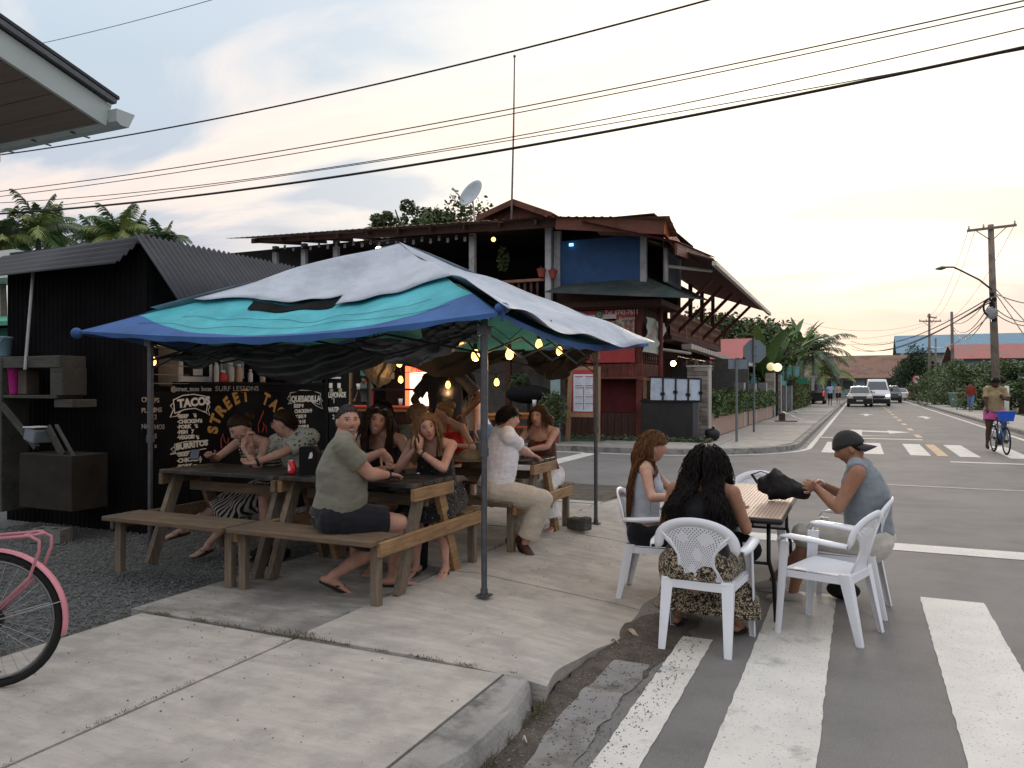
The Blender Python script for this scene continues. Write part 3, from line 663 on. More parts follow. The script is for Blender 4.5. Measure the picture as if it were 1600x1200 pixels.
patch(1, lambda s_: -.07 + .05 * math.sin(s_ * 5) * (1 - s_) - .03 * smooth01((s_ - .7) / .2) + .13 * smooth01((s_ - .86) / .1), lambda s_: 1.0, TARP, 'tarp_sheet', lift=lambda s_, t: .05 + .06 * max(0, .45 - t) * (1 + math.sin(s_ * 17 + t * 5)) + .09 * gs(s_, .8, .13) * gs(t, .12, .12), parent=tp, th=.004, ns_=60, nt_=24)
patch(2, lambda s_: .25, lambda s_: 1.0, TARP, 'tarp_sheet', lift=.035, parent=tp); patch(3, lambda s_: .2, lambda s_: 1.0, TARP, 'tarp_sheet', lift=.035, parent=tp)
PA = [Vector((-2.43, 4.88, ZW)), Vector((-2.61, 7.95, ZW)), Vector((-5.76, 4.90, ZW)), Vector((-5.8, 8.3, ZW))]
for i, p in enumerate(PA):
 b = MB(); top = 2.12 if i != 1 else 2.06
 b.tube([p, Vector((p.x, p.y, 1.15))], .021, 10); b.tube([Vector((p.x, p.y, 1.13)), Vector((p.x, p.y, top))], .027, 10); b.tube([p, p + Vector((0, 0, .05))], .027, 10); b.box(p + Vector((0, 0, .006)), (.09, .09, .012))
 b.tube([Vector((p.x, p.y, 1.11)), Vector((p.x, p.y, 1.17))], .034, 10); b.box(Vector((p.x, p.y, top - .12)), (.075, .075, .07)); b.box(Vector((p.x, p.y, top - .01)), (.08, .08, .05)); b.build('pole', METD, cn, smooth=False)
def truss(a, c, z0=2.0, n=4, m=METB):
 b = MB(); a = Vector((a[0], a[1], z0)); c = Vector((c[0], c[1], z0))
 for i in range(n):
  p, q = a.lerp(c, i / n), a.lerp(c, (i + 1) / n); h = .16
  b.tube([p + Vector((0, 0, 0)), q + Vector((0, 0, -h))], .009, 6); b.tube([p + Vector((0, 0, -h)), q], .009, 6)
 b.build('truss_bar', m, cn)
truss(PA[0], PA[1]); truss(PA[2], PA[0]); truss(PA[2], PA[3]); truss(PA[3], PA[1])
for p in PA:
 b = MB(); q = Vector((p.x, p.y, 2.02)); b.tube([q, q.lerp(apex, .5) + Vector((0, 0, .02)), apex + Vector((0, 0, -.12))], .011, 6); b.build('rafter', METB, cn)
 b = MB(); m_ = q.lerp(apex, .55); b.tube([Vector((p.x, p.y, 1.75)), Vector((m_.x, m_.y, m_.z - .06))], .007, 6); b.build('brace', METB, cn)
b = MB(); b.sph(Vector((CX1 + .02, CY0 + .03, CZ + .03)), .055, 10, 6, (1, 1, .7)); b.tube([Vector((CX1, CY0, CZ + .05)), Vector((CX1 + .05, CY0 - .01, CZ + .015)), Vector((CX1 + .03, CY0, CZ - .06))], .018, 6, ry=.006); b.build('corner_knot', BLUE, cn, smooth=True)
b = MB(); b.sph(Vector((CX0 - .03, CY0, CZ - .02)), .05, 10, 6); b.build('corner_knot', BLUE, cn, smooth=True)
def swag(name, pts_top, drop, m, label, cat='tarpaulin', amp=.05, nf=7, th=0.0, drop2=None):
 """sheet gathered along pts_top, sagging by drop(s); folds follow the sag"""
 b = MB(); P = []; n = 60; K = 12; ln = len(pts_top) - 1
 for i in range(n + 1):
  s_ = i / n * ln; k = min(int(s_), ln - 1); f = s_ - k; a = pts_top[k].lerp(pts_top[k + 1], f); row = []
  dr = drop(i / n)
  for j in range(K + 1):
   t = j / K; fold = math.sin(t * nf * 2 + i * .35) * amp * math.sin(math.pi * (i / n)) ** .3
   sp = mnoise.noise(Vector((i * .22, t * 3.2, 1.3))) * amp * 1.3
   row.append(a + Vector((fold * .8 + sp, fold + sp, -dr * t - abs(fold) * .25)))
  P.append(row)
 b.grid(P); o = b.build(name, m, smooth=True); tag(o, label, cat); return o
swag('hanging_sheet', [dp(268, 553, 7.3), dp(370, 535, 7.25), dp(470, 538, 7.1), dp(625, 535, 6.6)], lambda s: .06 + .13 * math.sin(math.pi * min(1, s / .34)) ** 2 * (s < .34) + .30 * math.sin(math.pi * max(0, min(1, (s - .28) / .72))) ** .9, HANGT, 'crumpled black plastic sheet gathered above the taco counter', amp=.045)
swag('hanging_sheet', [dp(560, 525, 5.9), dp(640, 530, 5.8), dp(735, 520, 5.6)], lambda s: .03 + .17 * math.sin(math.pi * s), HANGT, 'small rolled black sheet tied up beside the front canopy pole', amp=.035, nf=5)
swag('hanging_sheet', [dp(628, 553, 8.8), dp(690, 550, 9.0), dp(818, 545, 8.9)], lambda s: .02 + .27 * math.sin(math.pi * s), HANGB, 'dark brown sheet sagging along the far edge of the canopy, left piece', amp=.03, nf=4)
swag('hanging_sheet', [dp(818, 548, 8.8), dp(870, 546, 8.6), dp(925, 544, 8.2)], lambda s: .03 + .34 * math.sin(math.pi * min(1, s * 1.02)) ** .8 * (1 - .2 * s), HANGB, 'dark brown sheet drooping to a point at the far right canopy pole', amp=.03, nf=4)
swag('hanging_sheet', [dp(548, 540, 8.6), dp(590, 545, 8.7), dp(632, 553, 8.8)], lambda s: .10 + .34 * math.sin(math.pi * s) ** 2, HANGT, 'narrow dark sheet hanging to a point left of the two stacked bulbs', amp=.02, nf=3)
swag('hanging_sheet', [dp(660, 500, 5.75), dp(700, 498, 5.6), dp(745, 500, 5.5)], lambda s: .16, HANGT, 'black sheet scrap folded over the frame by the front pole', amp=.02)
# bulbs on strings
BULB = mat('lit_filament_bulb', (1, .7, .3), .3, 0, 1, emit=(1, .52, .13), es=2.6)
SOCK = mat('bulb_socket', (.015, .015, .015), .4, .1, 5)
def bulb(parent, p, r=.032):
 ld = bpy.data.lights.new('bulb_light', 'POINT'); ld.energy = 2.4; ld.color = (1, .50, .18); ld.shadow_soft_size = .03; lo = link('bulb_light', ld, parent, M=Matrix.Translation(p + Vector((0, 0, -.11))))
 b = MB(); b.lathe(p, [(.001, -.060), (r * .55, -.056), (r * .95, -.038), (r, -.018), (r * .8, .006), (r * .5, .022), (r * .4, .03)], 12); o = b.build('bulb', BULB, parent, smooth=True)
 b = MB(); b.tube([p + Vector((0, 0, .028)), p + Vector((0, 0, .075))], .017, 8); b.build('socket', SOCK, o)
def string(label, pts, bulbs, r=.004):
 t = thing('string_lights', label, 'string lights', pts[0]); b = MB(); b.tube(pts, r, 5); b.build('cable', SOCK, t, smooth=True)
 for p in bulbs: bulb(t, p)
 return t
def bq(u, v, d): return dp(u, v, d)
B1 = [bq(743, 552, 5.75), bq(796, 550, 6.15), bq(842, 535, 6.9), bq(874, 546, 7.5)]
string('string of lit bulbs along the street side of the canopy', [B1[0] + Vector((-.2, -.1, .25))] + [x for p in B1 for x in (p + Vector((0, 0, .10)), p + Vector((.02, .25, .22)))], B1)
B2 = [bq(624, 565, 8.4), bq(626, 591, 9.6), bq(700, 599, 9.2), bq(776, 595, 9.0), bq(855, 580, 8.9)]
string('string of lit bulbs along the far edge of the canopy', [bq(600, 550, 8.3), B2[0] + Vector((0, 0, .08)), B2[1] + Vector((0, 0, .08)), B2[2] + Vector((0, 0, .08)), bq(738, 580, 9.1), B2[3] + Vector((0, 0, .08)), bq(820, 570, 9), B2[4] + Vector((0, 0, .08)), bq(900, 550, 8.8)], B2)
string('single lit bulb on a cord at the left end of the taco counter', [bq(243, 530, 7.7), bq(240, 548, 7.7)], [bq(239, 562, 7.7)])
# taco stall: black corrugated shed with a counter facing the street
SX, SY0, SY1, SZ = -6.78, 5.72, 8.75, 3.12
CHALK = mat('chalk_paint', (.85, .82, .75), .8, .1, 10); CHALKD = mat('chalk_faded', (.34, .33, .31), .8, .15, 10)
ORNG = mat('orange_lettering', (.55, .30, .09), .8, .25, 6); BOARD = mat('chalkboard', (.0065, .007, .008), .85, .3, 3, bump=.15, spec=.1, dirt=(.013, .0135, .014), dscale=2)
REDP = mat('red_chalk', (.35, .06, .05), .8, .15, 10)
st = thing('taco_stall', 'black corrugated metal taco stall with chalk menu counter', 'food stall', (-7.9, 7.2, .06))
def corr(a, bdir, up, ln, h, m, name, parent, pitch=.076, amp=.011, th=.002, across=True):
 """corrugated sheet: from a, width along bdir, ridges running along up"""
 bdir = Vector(bdir).normalized(); up = Vector(up).normalized(); n_ = bdir.cross(up); k = max(2, int(ln / pitch * 6)); P = []
 for i in range(k + 1):
  x = ln * i / k; o = n_ * (amp * math.sin(2 * math.pi * x / pitch)); P.append([Vector(a) + bdir * x + o, Vector(a) + bdir * x + o + up * h])
 b = MB(); b.grid(P); return b.build(name, m, parent, smooth=True)
XL = -9.05
for i, x in enumerate((XL, XL + .76, XL + 1.52)): corr((x, SY0 - .002 * i, .06), (1, 0, 0), (0, 0, 1), .76 if i < 2 else SX - XL - 1.52, SZ - .1, BLKM, 'wall_sheet', st)
corr((SX - .3, SY1, .06), (-1, 0, 0), (0, 0, 1), 2, SZ - .1, BLKM, 'wall_sheet', st)
b = MB(); b.b2(XL, XL + .05, SY0 + .02, SY1, .06, SZ); b.b2(XL + .05, SX - .35, SY1 - .08, SY1 - .03, .06, SZ); b.build('back_wall', BLK, st)
b = MB(); b.b2(SX - .06, SX, SY0 + .02, SY0 + .09, .06, SZ); b.b2(SX - .06, SX, SY1 - .09, SY1 - .03, .06, SZ); b.b2(SX - .08, SX - .01, SY0 + .09, SY1 - .09, 2.42, 2.55); b.build('corner_post', BLK, st)
b = MB(); b.prism([(SX - .02, SY0 + .04, 2.55), (SX - .02, SY1, 2.55), (SX - .02, SY1, SZ), (SX - .02, SY0 + .04, SZ)], (-.03, 0, 0)); b.build('header_board', BLK, st)
ROOFM = mat('grey_black_roofing', (.050, .052, .060), .55, .25, 3, bump=.1, spec=.2, dirt=(.032, .032, .037), dscale=1.5, dthr=(.45, .7))
P = []; n = 44
for i in range(n + 1):
 t = i / n; o = .024 * math.sin(t * 2 * math.pi * 5); P.append([Vector((XL - .15, SY0 - .28 + .30 * t + o * .3, 2.84 + .30 * t + o)), Vector((SX - .12 + .10 * t, SY0 - .28 + .30 * t + o * .3, 2.86 + .34 * t + o))])
b = MB(); b.grid(P, th=.003, flip=False); b.build('roof_sheet', ROOFM, st, smooth=True)
y = SY0 - .12; k = 0; ly = SY1 + .25 - y; ns_ = 4
for s_ in range(ns_):
 y0 = y + ly * s_ / ns_; P = []; k = int(ly / ns_ / .076 * 6)
 for i in range(k + 1):
  yy = y0 + (ly / ns_ + .02) * i / k; o = .017 * math.sin(2 * math.pi * (yy - y) / .076) + .002 * s_; P.append([Vector((SX - .05, yy, SZ + .07 + o)), Vector((SX + .60, yy, 2.44 + o + .0))])
 b = MB(); b.grid(P, th=.003, flip=True); b.build('awning_sheet', ROOFM, st, smooth=True)
b = MB(); b.b2(XL, SX - .05, SY0 + .02, SY1 + .2, SZ + .03, SZ + .05); b.build('roof_deck', ROOFM, st)
for yy in (SY0 + .1, SY1 - .1):
 b = MB(); b.tube([(SX - .02, yy, 2.30), (SX + .45, yy, 2.56)], .014, 6); b.build('awning_strut', METB, st)
ZC = 1.655
b = MB(); b.b2(SX - .03, SX, SY0 + .58, SY1 - .1, .10, ZC - .03); b.build('counter_front', BOARD, st)
b = MB(); b.b2(SX - .03, SX - .004, SY0 + .10, SY0 + .56, .10, ZC - .10); b.build('side_panel', BOARD, st)
b = MB(); b.rbox((SX - .14, (SY0 + .58 + SY1 - .1) / 2, ZC - .012), (.30, SY1 - SY0 - .68, .035), .005); b.build('counter_top', BLK, st)
b = MB(); b.b2(SX + .001, SX + .014, SY0 + .58, SY1 - .1, ZC - .115, ZC - .10); b.build('counter_trim', BLK, st)
for i in range(8):
 z = 1.64 + i * .095
 b = MB(); b.beam((SX - .02, SY0 + .10, z), (SX - .02, SY0 + .56, z), .035, .008); b.build('louvre_slat', mat('louvre_metal', (.13, .13, .13), .4, .2, 5, metal=.5), st)
b = MB(); b.b2(XL + .3, XL + .34, SY0 + .3, SY1 - .3, 1.0, 2.3); b.build('inner_panel', mat('inner_ply', (.10, .095, .09), .8, .3, 3), st)
b = MB(); b.b2(XL + .34, XL + .36, SY0 + 2.25, SY1 - .35, 1.5, 1.95); b.build('window', mat('dim_window_glass', (.30, .34, .38), .3, .1, 2), st)
b = MB()
for i in range(6): b.box((XL + .9, SY1 - .55, 1.35 + i * .12), (.9, .02, .10))
o = b.build('inner_plank', WOODX, st, kind='stuff')
def ytext(body, u, v, size_, m=CHALK, X=SX + .0035, tilt=0, bold=.0, sx=1.0, shear=0.0, parent=st, ext=.0012, align='LEFT'):
 size = size_ * (.80 if size_ < .2 else 1); sx = sx * (1.18 if size_ < .2 else 1); p = onX(u, v, X); M = face_mat(p, (0, math.cos(R(tilt)), math.sin(R(tilt))), (0, -math.sin(R(tilt)), math.cos(R(tilt)))); return text(body, size, M, m, parent, ext, name='lettering', sx=sx, bold=bold, shear=shear, align=align)
def ystroke(pts, m=CHALK, r=.008, X=SX + .004, name='drawn_line', close=False):
 q = [onX(u, v, X) for u, v in pts]; b = MB(); b.tube(q + ([q[0]] if close else []), r, 5, ry=r); o = b.build(name, m, st); return o
ytext('@street_tacos_bocas', 267, 611, .085, CHALKD, bold=.002, sx=.80)
ytext('SURF LESSONS', 336, 611, .105, CHALKD, sx=1.1)
ytext('TACOS', 278, 637, .155, bold=.006, tilt=4, sx=.96)
ystroke([(273, 646), (271, 625), (285, 618), (302, 616), (320, 619), (326, 622), (322, 645), (305, 638), (288, 640), (273, 646)], r=.006)
ystroke([(271, 630), (266, 634), (271, 640), (266, 652), (276, 650), (283, 642)], r=.005); ystroke([(326, 632), (328, 636), (325, 640), (328, 649), (318, 642)], r=.005)
for i, (a, c, du) in enumerate((('·BEEF', "'6", 302), ('·CHICKEN', "'6", 311), ('·PORK', "'6", 304), ('·FISH', '7', 299), ('·VEGGIE', "'6", 306))):
 ytext(a, 277, 653.5 + i * 8.3, .070, bold=.003, sx=1.0); ytext(c, du, 653 + i * 8.3 - (1 if i < 4 else 0), .072, bold=.003)
ytext('BURRITOS', 275, 703, .105, bold=.005, tilt=3, sx=.98)
ystroke([(274, 708), (273, 694), (290, 690), (325, 688)], r=.005); ystroke([(272, 698), (267, 702), (272, 706), (266, 710), (290, 706), (322, 701)], r=.005)
for i, (a, c, du) in enumerate((('·BEEF', "'7", 301), ('·CHICKEN', "'7", 310), ('·PORK', "'7", 302))):
 ytext(a, 276, 713.5 + i * 9.8, .078, bold=.003); ytext(c, du, 713.5 + i * 9.4, .078, bold=.003)
ytext('7', 306, 757, .09, bold=.002)
arc = 'STREET TACOS';
for i, ch in enumerate(arc):
 if ch == ' ': continue
 a = R(172 - i * 14.9 + (-3 if i > 6 else 0)); u0, v0, ru, rv = 391, 680, 52, 55
 u = u0 + ru * math.cos(a); v = v0 - rv * math.sin(a) * .98
 ytext(ch, u, v, .20, ORNG, tilt=math.degrees(a) - 90, bold=.010, sx=.86, align='CENTER', ext=.0015)
for pts in (((346, 700), (345, 688), (348, 678), (351, 690), (356, 694), (357, 684)), ((404, 676), (403, 664), (407, 654), (412, 642)), ((409, 676), (412, 668), (410, 660), (416, 668), (416, 676)), ((345, 714), (352, 706), (360, 704))): ystroke(pts, REDP, .010)
ytext('QUESADILLA', 455, 628, .135, bold=.006, sx=.80)
ystroke([(454, 629), (453, 614), (470, 610), (490, 611), (501, 615), (499, 632), (486, 627), (474, 626)], r=.007); ystroke([(452, 618), (449, 623), (453, 627), (450, 631), (456, 630)], r=.006); ystroke([(501, 622), (504, 627), (501, 629), (504, 639), (494, 634), (487, 628)], r=.006)
for i, (a, u) in enumerate((('BEEF·9', 459), ('CHICKEN·9', 460), ('PORK·9', 460), ('FISH·10', 460), ('VEGGIE·9', 460))): ytext(a, u, 637 + i * 8.4, .082, bold=.003, sx=.9)
for a, v in (('CHI', 628), ('PLAN', 645), ('', 652), ('NAC', 670)): ytext(a, 221, v, .088, CHALKD, bold=.001, sx=.8)
for a, v in (('PS', 629), ('INS', 644), ('2', 655), ('HOS', 671), ('5', 685), ('x', 700)): ytext(a, 241, v, .088, CHALKD, bold=.001, sx=.8)
lb = thing('lemonade_board', 'tall black chalkboard with lemonade price beside the taco counter', 'menu board', (SX + .02, 9.05, .1))
b = MB(); b.b2(SX - .02, SX + .01, SY1 - .02, SY1 + .44, .1, 1.86); b.build('board', BOARD, lb)
for v in (579, 590, 583):
 p = onX(512, v, SX + .02); b = MB(); b.b2(SX + .011, SX + .02, p.y, p.y + .30, p.z - .012, p.z + .012); b.build('white_bar', CHALK, lb)
ytext('LEMONADE', 513, 621, .13, parent=lb, X=SX + .013, sx=.62, bold=.003); ytext("'1", 518, 630, .13, parent=lb, X=SX + .013); ytext('WATER', 513, 644, .12, parent=lb, X=SX + .013, sx=.62, bold=.003); ytext('2', 519, 655, .12, parent=lb, X=SX + .013)
for i, (u, v) in enumerate(((514, 603), (527, 603), (515, 612), (529, 611))):
 p = onX(u, v, SX + .013); b = MB(); b.b2(p.x, p.x + .003, p.y, p.y + .075, p.z - .03, p.z + .04); b.build('sticker', [CHALK, CHALK, CHALKD, mat('green_sticker', (.35, .42, .15), .7, .1)][i], lb)
def on_counter(u, back=.08): p = onX(u, 600, SX - back); return Vector((p.x, p.y, ZC + .006))
GLASSY = mat('jar_plastic', (.42, .36, .30), .25, .2, 9, spec=.6); WHT = mat('white_plastic_small', (.62, .62, .60), .4, .06, 6); REDL = mat('red_plastic', (.45, .03, .03), .4, .1, 6); MET = mat('brushed_metal', (.5, .5, .5), .35, .1, 10, metal=.8)
def jar(u, r, h, m, label, cap_=None, name='jar', back=.08, cat='jar', group=None):
 p = on_counter(u, back); t = thing(name, label, cat, p, 0, group); b = MB(); b.lathe((0, 0, 0), [(r * .95, 0), (r, .01), (r, h * .8), (r * .7, h * .92), (r * .6, h)], 14); b.build(name + '_body', m, t, local=True, smooth=True)
 b = MB(); b.lathe((0, 0, h), [(r * .66, 0), (r * .66, .025), (r * .5, .03)], 12); b.build('lid', cap_ or WHT, t, local=True, smooth=True); return t
jar(360, .045, .20, GLASSY, 'amber plastic jar at the left end of the counter, first of the tall pair', group='jars on the counter'); jar(373, .045, .19, mat('peach_jar', (.45, .30, .22), .3, .2), 'peach coloured jar beside the amber jar on the counter', group='jars on the counter')
jar(348, .05, .11, REDL, 'low red tub on the counter left of the jars', name='tub', cat='tub'); jar(391, .03, .13, WHT, 'white squeeze bottle with pointed tip on the counter', name='squeeze_bottle', cat='bottle'); jar(410, .038, .20, GLASSY, 'tan cardboard shaker standing in the middle of the counter', name='shaker', cat='shaker')
jar(338, .03, .22, mat('clear_bottle', (.5, .5, .5), .15, .1), 'clear tapered bottle left of the red tub on the counter', name='bottle', cat='bottle')
t = thing('napkin_holder', 'cup crowded with white napkins on the counter', 'napkin holder', on_counter(452))
b = MB(); b.lathe((0, 0, 0), [(.05, 0), (.06, .08)], 12); b.build('cup', MET, t, local=True, smooth=True)
for i in range(12):
 a = i * .53; b = MB(); b.box((.06 * math.cos(a), .09 * math.sin(a), .12), (.012, .09, .11), rot=Matrix.Rotation(a, 3, 'Z') @ Matrix.Rotation(.35, 3, 'Y')); b.build('napkin', WHT, t, local=True)
t = thing('caddy', 'black condiment caddy beside the napkins on the counter', 'caddy', on_counter(427)); b = MB(); b.rbox((0, 0, .08), (.16, .20, .16), .03); b.build('caddy_body', BLK, t, local=True); b = MB(); b.tube([(0, -.08, .15), (0, -.05, .2), (0, .05, .2), (0, .08, .15)], .008, 6); b.build('handle', BLK, t, local=True)
t = thing('oven', 'white countertop oven with dark window behind the counter', 'oven', on_counter(300, .35) + Vector((-.1, 0, -.05)))
b = MB(); b.rbox((0, 0, .22), (.36, .50, .44), .02); b.build('housing', WHT, t, local=True); b = MB(); b.rbox((.182, -.01, .20), (.012, .38, .17), .004); b.build('door', BLK, t, local=True); b = MB(); b.rbox((.192, -.0, .20), (.008, .14, .15), .003); b.build('label_card', WHT, t, local=True)
for k in range(3): b = MB(); b.cyl((0, 0, 0), .018, .02, 10); o = b.build('knob', BLK, t, local=True); o.matrix_basis = Matrix.Translation((.182, -.15 + k * .13, .37)) @ Matrix.Rotation(R(90), 4, 'Y')
t = thing('picture_frame', 'pale framed picture hanging inside the taco stall', 'picture', onX(362, 572, SX - .9)); b = MB(); b.box((0, 0, 0), (.03, .42, .34)); b.build('frame', WHT, t, local=True); b = MB(); b.box((.017, 0, 0), (.004, .34, .26)); b.build('print', mat('grey_print', (.22, .25, .26), .5, .4, 4), t, local=True)
# left of the stall: shelf, buckets, leaning pole, junk
GW = mat('grey_wood', (.055, .054, .048), .85, .35, 4, bump=.5, bscale=30, stretch=(1.2, 12, 12), dirt=(.08, .08, .07), dscale=3)
sh = thing('wooden_shelf', 'rough grey timber shelf against the black stall at the left edge', 'shelf', (-8.4, 5.3, .06))
def px2(u0, v0, u1, v1, Y, d, m, name, parent, bev=.006):
 a = onY(u0, v0, Y); c = onY(u1, v1, Y); b = MB(); b.rbox(((a.x + c.x) / 2, Y + d / 2, (a.z + c.z) / 2), (abs(c.x - a.x), d, abs(a.z - c.z)), bev); return b.build(name, m, parent)
px2(-14, 558, 93, 574, 5.28, .30, GW, 'shelf_board', sh); px2(-14, 617, 88, 623, 5.28, .30, GW, 'shelf_board', sh); px2(78, 574, 97, 618, 5.29, .28, GW, 'upright', sh); px2(-14, 558, 2, 800, 5.27, .30, GW, 'upright', sh); px2(84, 624, 113, 637, 5.30, .28, GW, 'bracket', sh)
b = MB(); b.beam(onY(2, 632, 5.26), onY(58, 700, 5.26), .05, .05); b.build('brace', GW, sh)
def bucket(p, r, h, m, label, cat='bucket'):
 t = thing('bucket', label, cat, p); b = MB(); b.lathe((0, 0, 0), [(r * .82, 0), (r * .84, .01), (r, h * .9), (r * 1.05, h * .91), (r * 1.05, h), (r * .96, h), (r * .82, h * .1)], 20); b.build('bucket_body', m, t, local=True, smooth=True)
 b = MB(); b.tube([Vector((r * math.cos(a), -r * .4 * math.sin(a) - r * .3, h * .92 - r * .9 * math.sin(a))) for a in [math.pi * i / 12 for i in range(13)]], .006, 6); b.build('handle', m, t, local=True); return t
p = onY(18, 616, 5.42); bucket(p, .115, .30, mat('pink_plastic', (.62, .045, .30), .45, .05), 'bright pink plastic bucket on the grey timber shelf')
p = onY(-3, 557, 5.42); bucket(p, .14, .22, mat('pale_blue_plastic', (.20, .33, .40), .45, .08), 'pale blue bucket on top of the grey timber shelf')
t = thing('box', 'brown cardboard box beside the pink bucket on the shelf', 'box', onY(45, 616, 5.45)); b = MB(); b.rbox((0, 0, .13), (.14, .15, .26), .005); b.build('carton', mat('cardboard_dark', (.09, .075, .06), .85, .2), t, local=True); b = MB(); b.box((0, -.02, .265), (.14, .11, .008)); b.build('flap', mat('cardboard_dark', (0, 0, 0)), t, local=True)
b = MB(); b.tube([onY(39, 578, 5.24), onY(52, 424, 5.62)], .016, 8); o = b.build('leaning_pole', mat('grey_pipe', (.26, .27, .27), .5, .15, 8)); tag(o, 'thin grey pipe leaning against the front of the black stall', 'pipe')
t = thing('junk_bin', 'dark open crate of scrap boards under the shelf', 'crate', onY(70, 800, 5.2));
JK = mat('junk_brown', (.022, .018, .015), .9, .4, 4); px2(30, 708, 112, 800, 5.1, .4, JK, 'crate_body', t)
b = MB(); b.beam(onY(75, 668, 5.2), onY(98, 712, 5.2), .10, .02, up=(0, 1, .3)); b.build('scrap_board', GW, t); b = MB(); b.beam(onY(88, 664, 5.25), onY(117, 716, 5.15), .03, .02); b.build('scrap_board', GW, t)
t = thing('scoop_bin', 'small grey blue plastic bin on the scrap crate', 'bin', onY(60, 682, 5.2)); b = MB(); a_ = onY(60, 671, 5.2) - onY(60, 682, 5.2); b.rbox((0, 0, .02), (.17, .2, .14), .01, rot=Matrix.Rotation(.25, 3, 'Y')); b.build('bin_body', mat('grey_blue_bin', (.16, .19, .22), .5, .1), t, local=True); b = MB(); b.box((.01, -.02, .10), (.19, .18, .012), rot=Matrix.Rotation(.0, 3, 'Y')); b.build('lid', WHT, t, local=True)
p = gp(80, 846, .07); t = thing('cinder_block', 'grey cinder block lying on the gravel behind the pink bicycle', 'cinder block', p, R(15)); CB = mat('cinder', (.17, .17, .16), .95, .3, 20, bump=.8, bscale=60)
b = MB();
for (x0, x1, y0, y1) in ((-.17, .17, -.085, -.055), (-.17, .17, .055, .085), (-.17, -.14, -.055, .055), (-.015, .015, -.055, .055), (.14, .17, -.055, .055)): b.b2(x0, x1, y0, y1, 0, .13)
b.build('block', CB, t, local=True)
p = gp(905, 826, ZW + .03); t = thing('broken_block', 'broken dark concrete block on the pavement at the foot of the slim canopy pole', 'concrete block', p, R(-20)); b = MB(); b.rbox((0, 0, .05), (.24, .13, .115), .012); b.rbox((.07, .01, .10), (.10, .12, .05), .015); b.build('block', mat('dark_concrete', (.07, .07, .065), .95, .4, 10, bump=.9, bscale=40), t, local=True)
TZ = ZW + .785
p = gp(456, 741, TZ); t = thing('drink_can', 'red soft drink can on the dark picnic table', 'can', (p.x, p.y, TZ)); REDC = mat('red_can', (.50, .02, .03), .3, .1, 10, metal=.3)
b = MB(); b.lathe((0, 0, 0), [(.024, 0), (.032, .006), (.033, .012), (.033, .104)], 16); b.build('can_body', REDC, t, local=True, smooth=True); b = MB(); b.lathe((0, 0, .104), [(.033, 0), (.027, .010), (.0275, .012), (.024, .011)], 16); b.build('lid', MET, t, local=True, smooth=True)
b = MB(); b.prism([(.0335 * math.cos(a), .0335 * math.sin(a), z) for a, z in ((-1.9, .03), (-1.3, .03), (-1.2, .05), (-1.8, .09))], (.0, -.001, 0)); b.build('printed_swirl', WHT, t, local=True)
p = gp(475, 741, TZ); t = thing('napkin_dispenser', 'black slant topped napkin dispenser beside the red can', 'dispenser', (p.x + .02, p.y + .05, TZ), R(24)); b = MB(); b.prism([(-.075, -.05, 0), (.075, -.05, 0), (.075, -.05, .17), (.045, -.05, .215), (-.075, -.05, .215)], (0, .12, 0)); b.build('case', BLK, t, local=True); b = MB(); b.prism([(.0, -.052, .125), (.03, -.052, .13), (.035, -.052, .155), (.028, -.052, .18), (.012, -.052, .17)], (0, .002, 0)); b.build('napkin_tip', WHT, t, local=True)
p = gp(731, 722, TZ); t = thing('sun_hat', 'tan cloth sun hat resting on the picnic table behind the blonde woman', 'hat', (p.x, p.y + .05, TZ)); HATM = mat('tan_canvas', (.23, .18, .11), .9, .25, 12, bump=.5)
b = MB(); b.lathe((0, 0, 0), [(.001, .10), (.07, .098), (.095, .085), (.105, .04), (.11, .02)][::-1], 20); b.build('hat_crown', HATM, t, local=True, smooth=True); b = MB(); b.lathe((0, 0, 0), [(.10, .022), (.13, .006), (.16, .012), (.155, .016), (.12, .014), (.10, .028)], 20); b.build('brim', HATM, t, local=True, smooth=True)
p = gp(722, 760, ZW + .47); t = thing('tote_bag', 'beige woven tote bag on the bench behind the blonde woman', 'bag', (p.x, p.y + .35, ZW + .47)); o = None
b = MB(); b.sph((0, 0, .16), .19, 16, 10, (1, .6, .85)); b.sph((.1, -.02, .08), .12, 12, 8, (1.3, .7, .7)); b.build('bag_body', mat('woven_beige', (.42, .36, .27), .9, .35, 30, bump=.7), t, local=True, smooth=True); b = MB(); b.tube([(-.12, 0, .28), (-.08, -.03, .42), (.04, -.03, .43), (.1, 0, .29)], .012, 6); b.build('handle', mat('woven_beige', (0, 0, 0)), t, local=True)
b = MB(); b.lathe((0, 0, 0), [(.14, 0), (.155, .02), (.165, .36), (.17, .38), (.15, .385)], 18); p = Vector((-3.35, 5.35, ZW)); o = b.build('bin', BLK, smooth=True); o.location = p; tag(o, 'black round bin under the picnic table by the bare feet', 'bin')
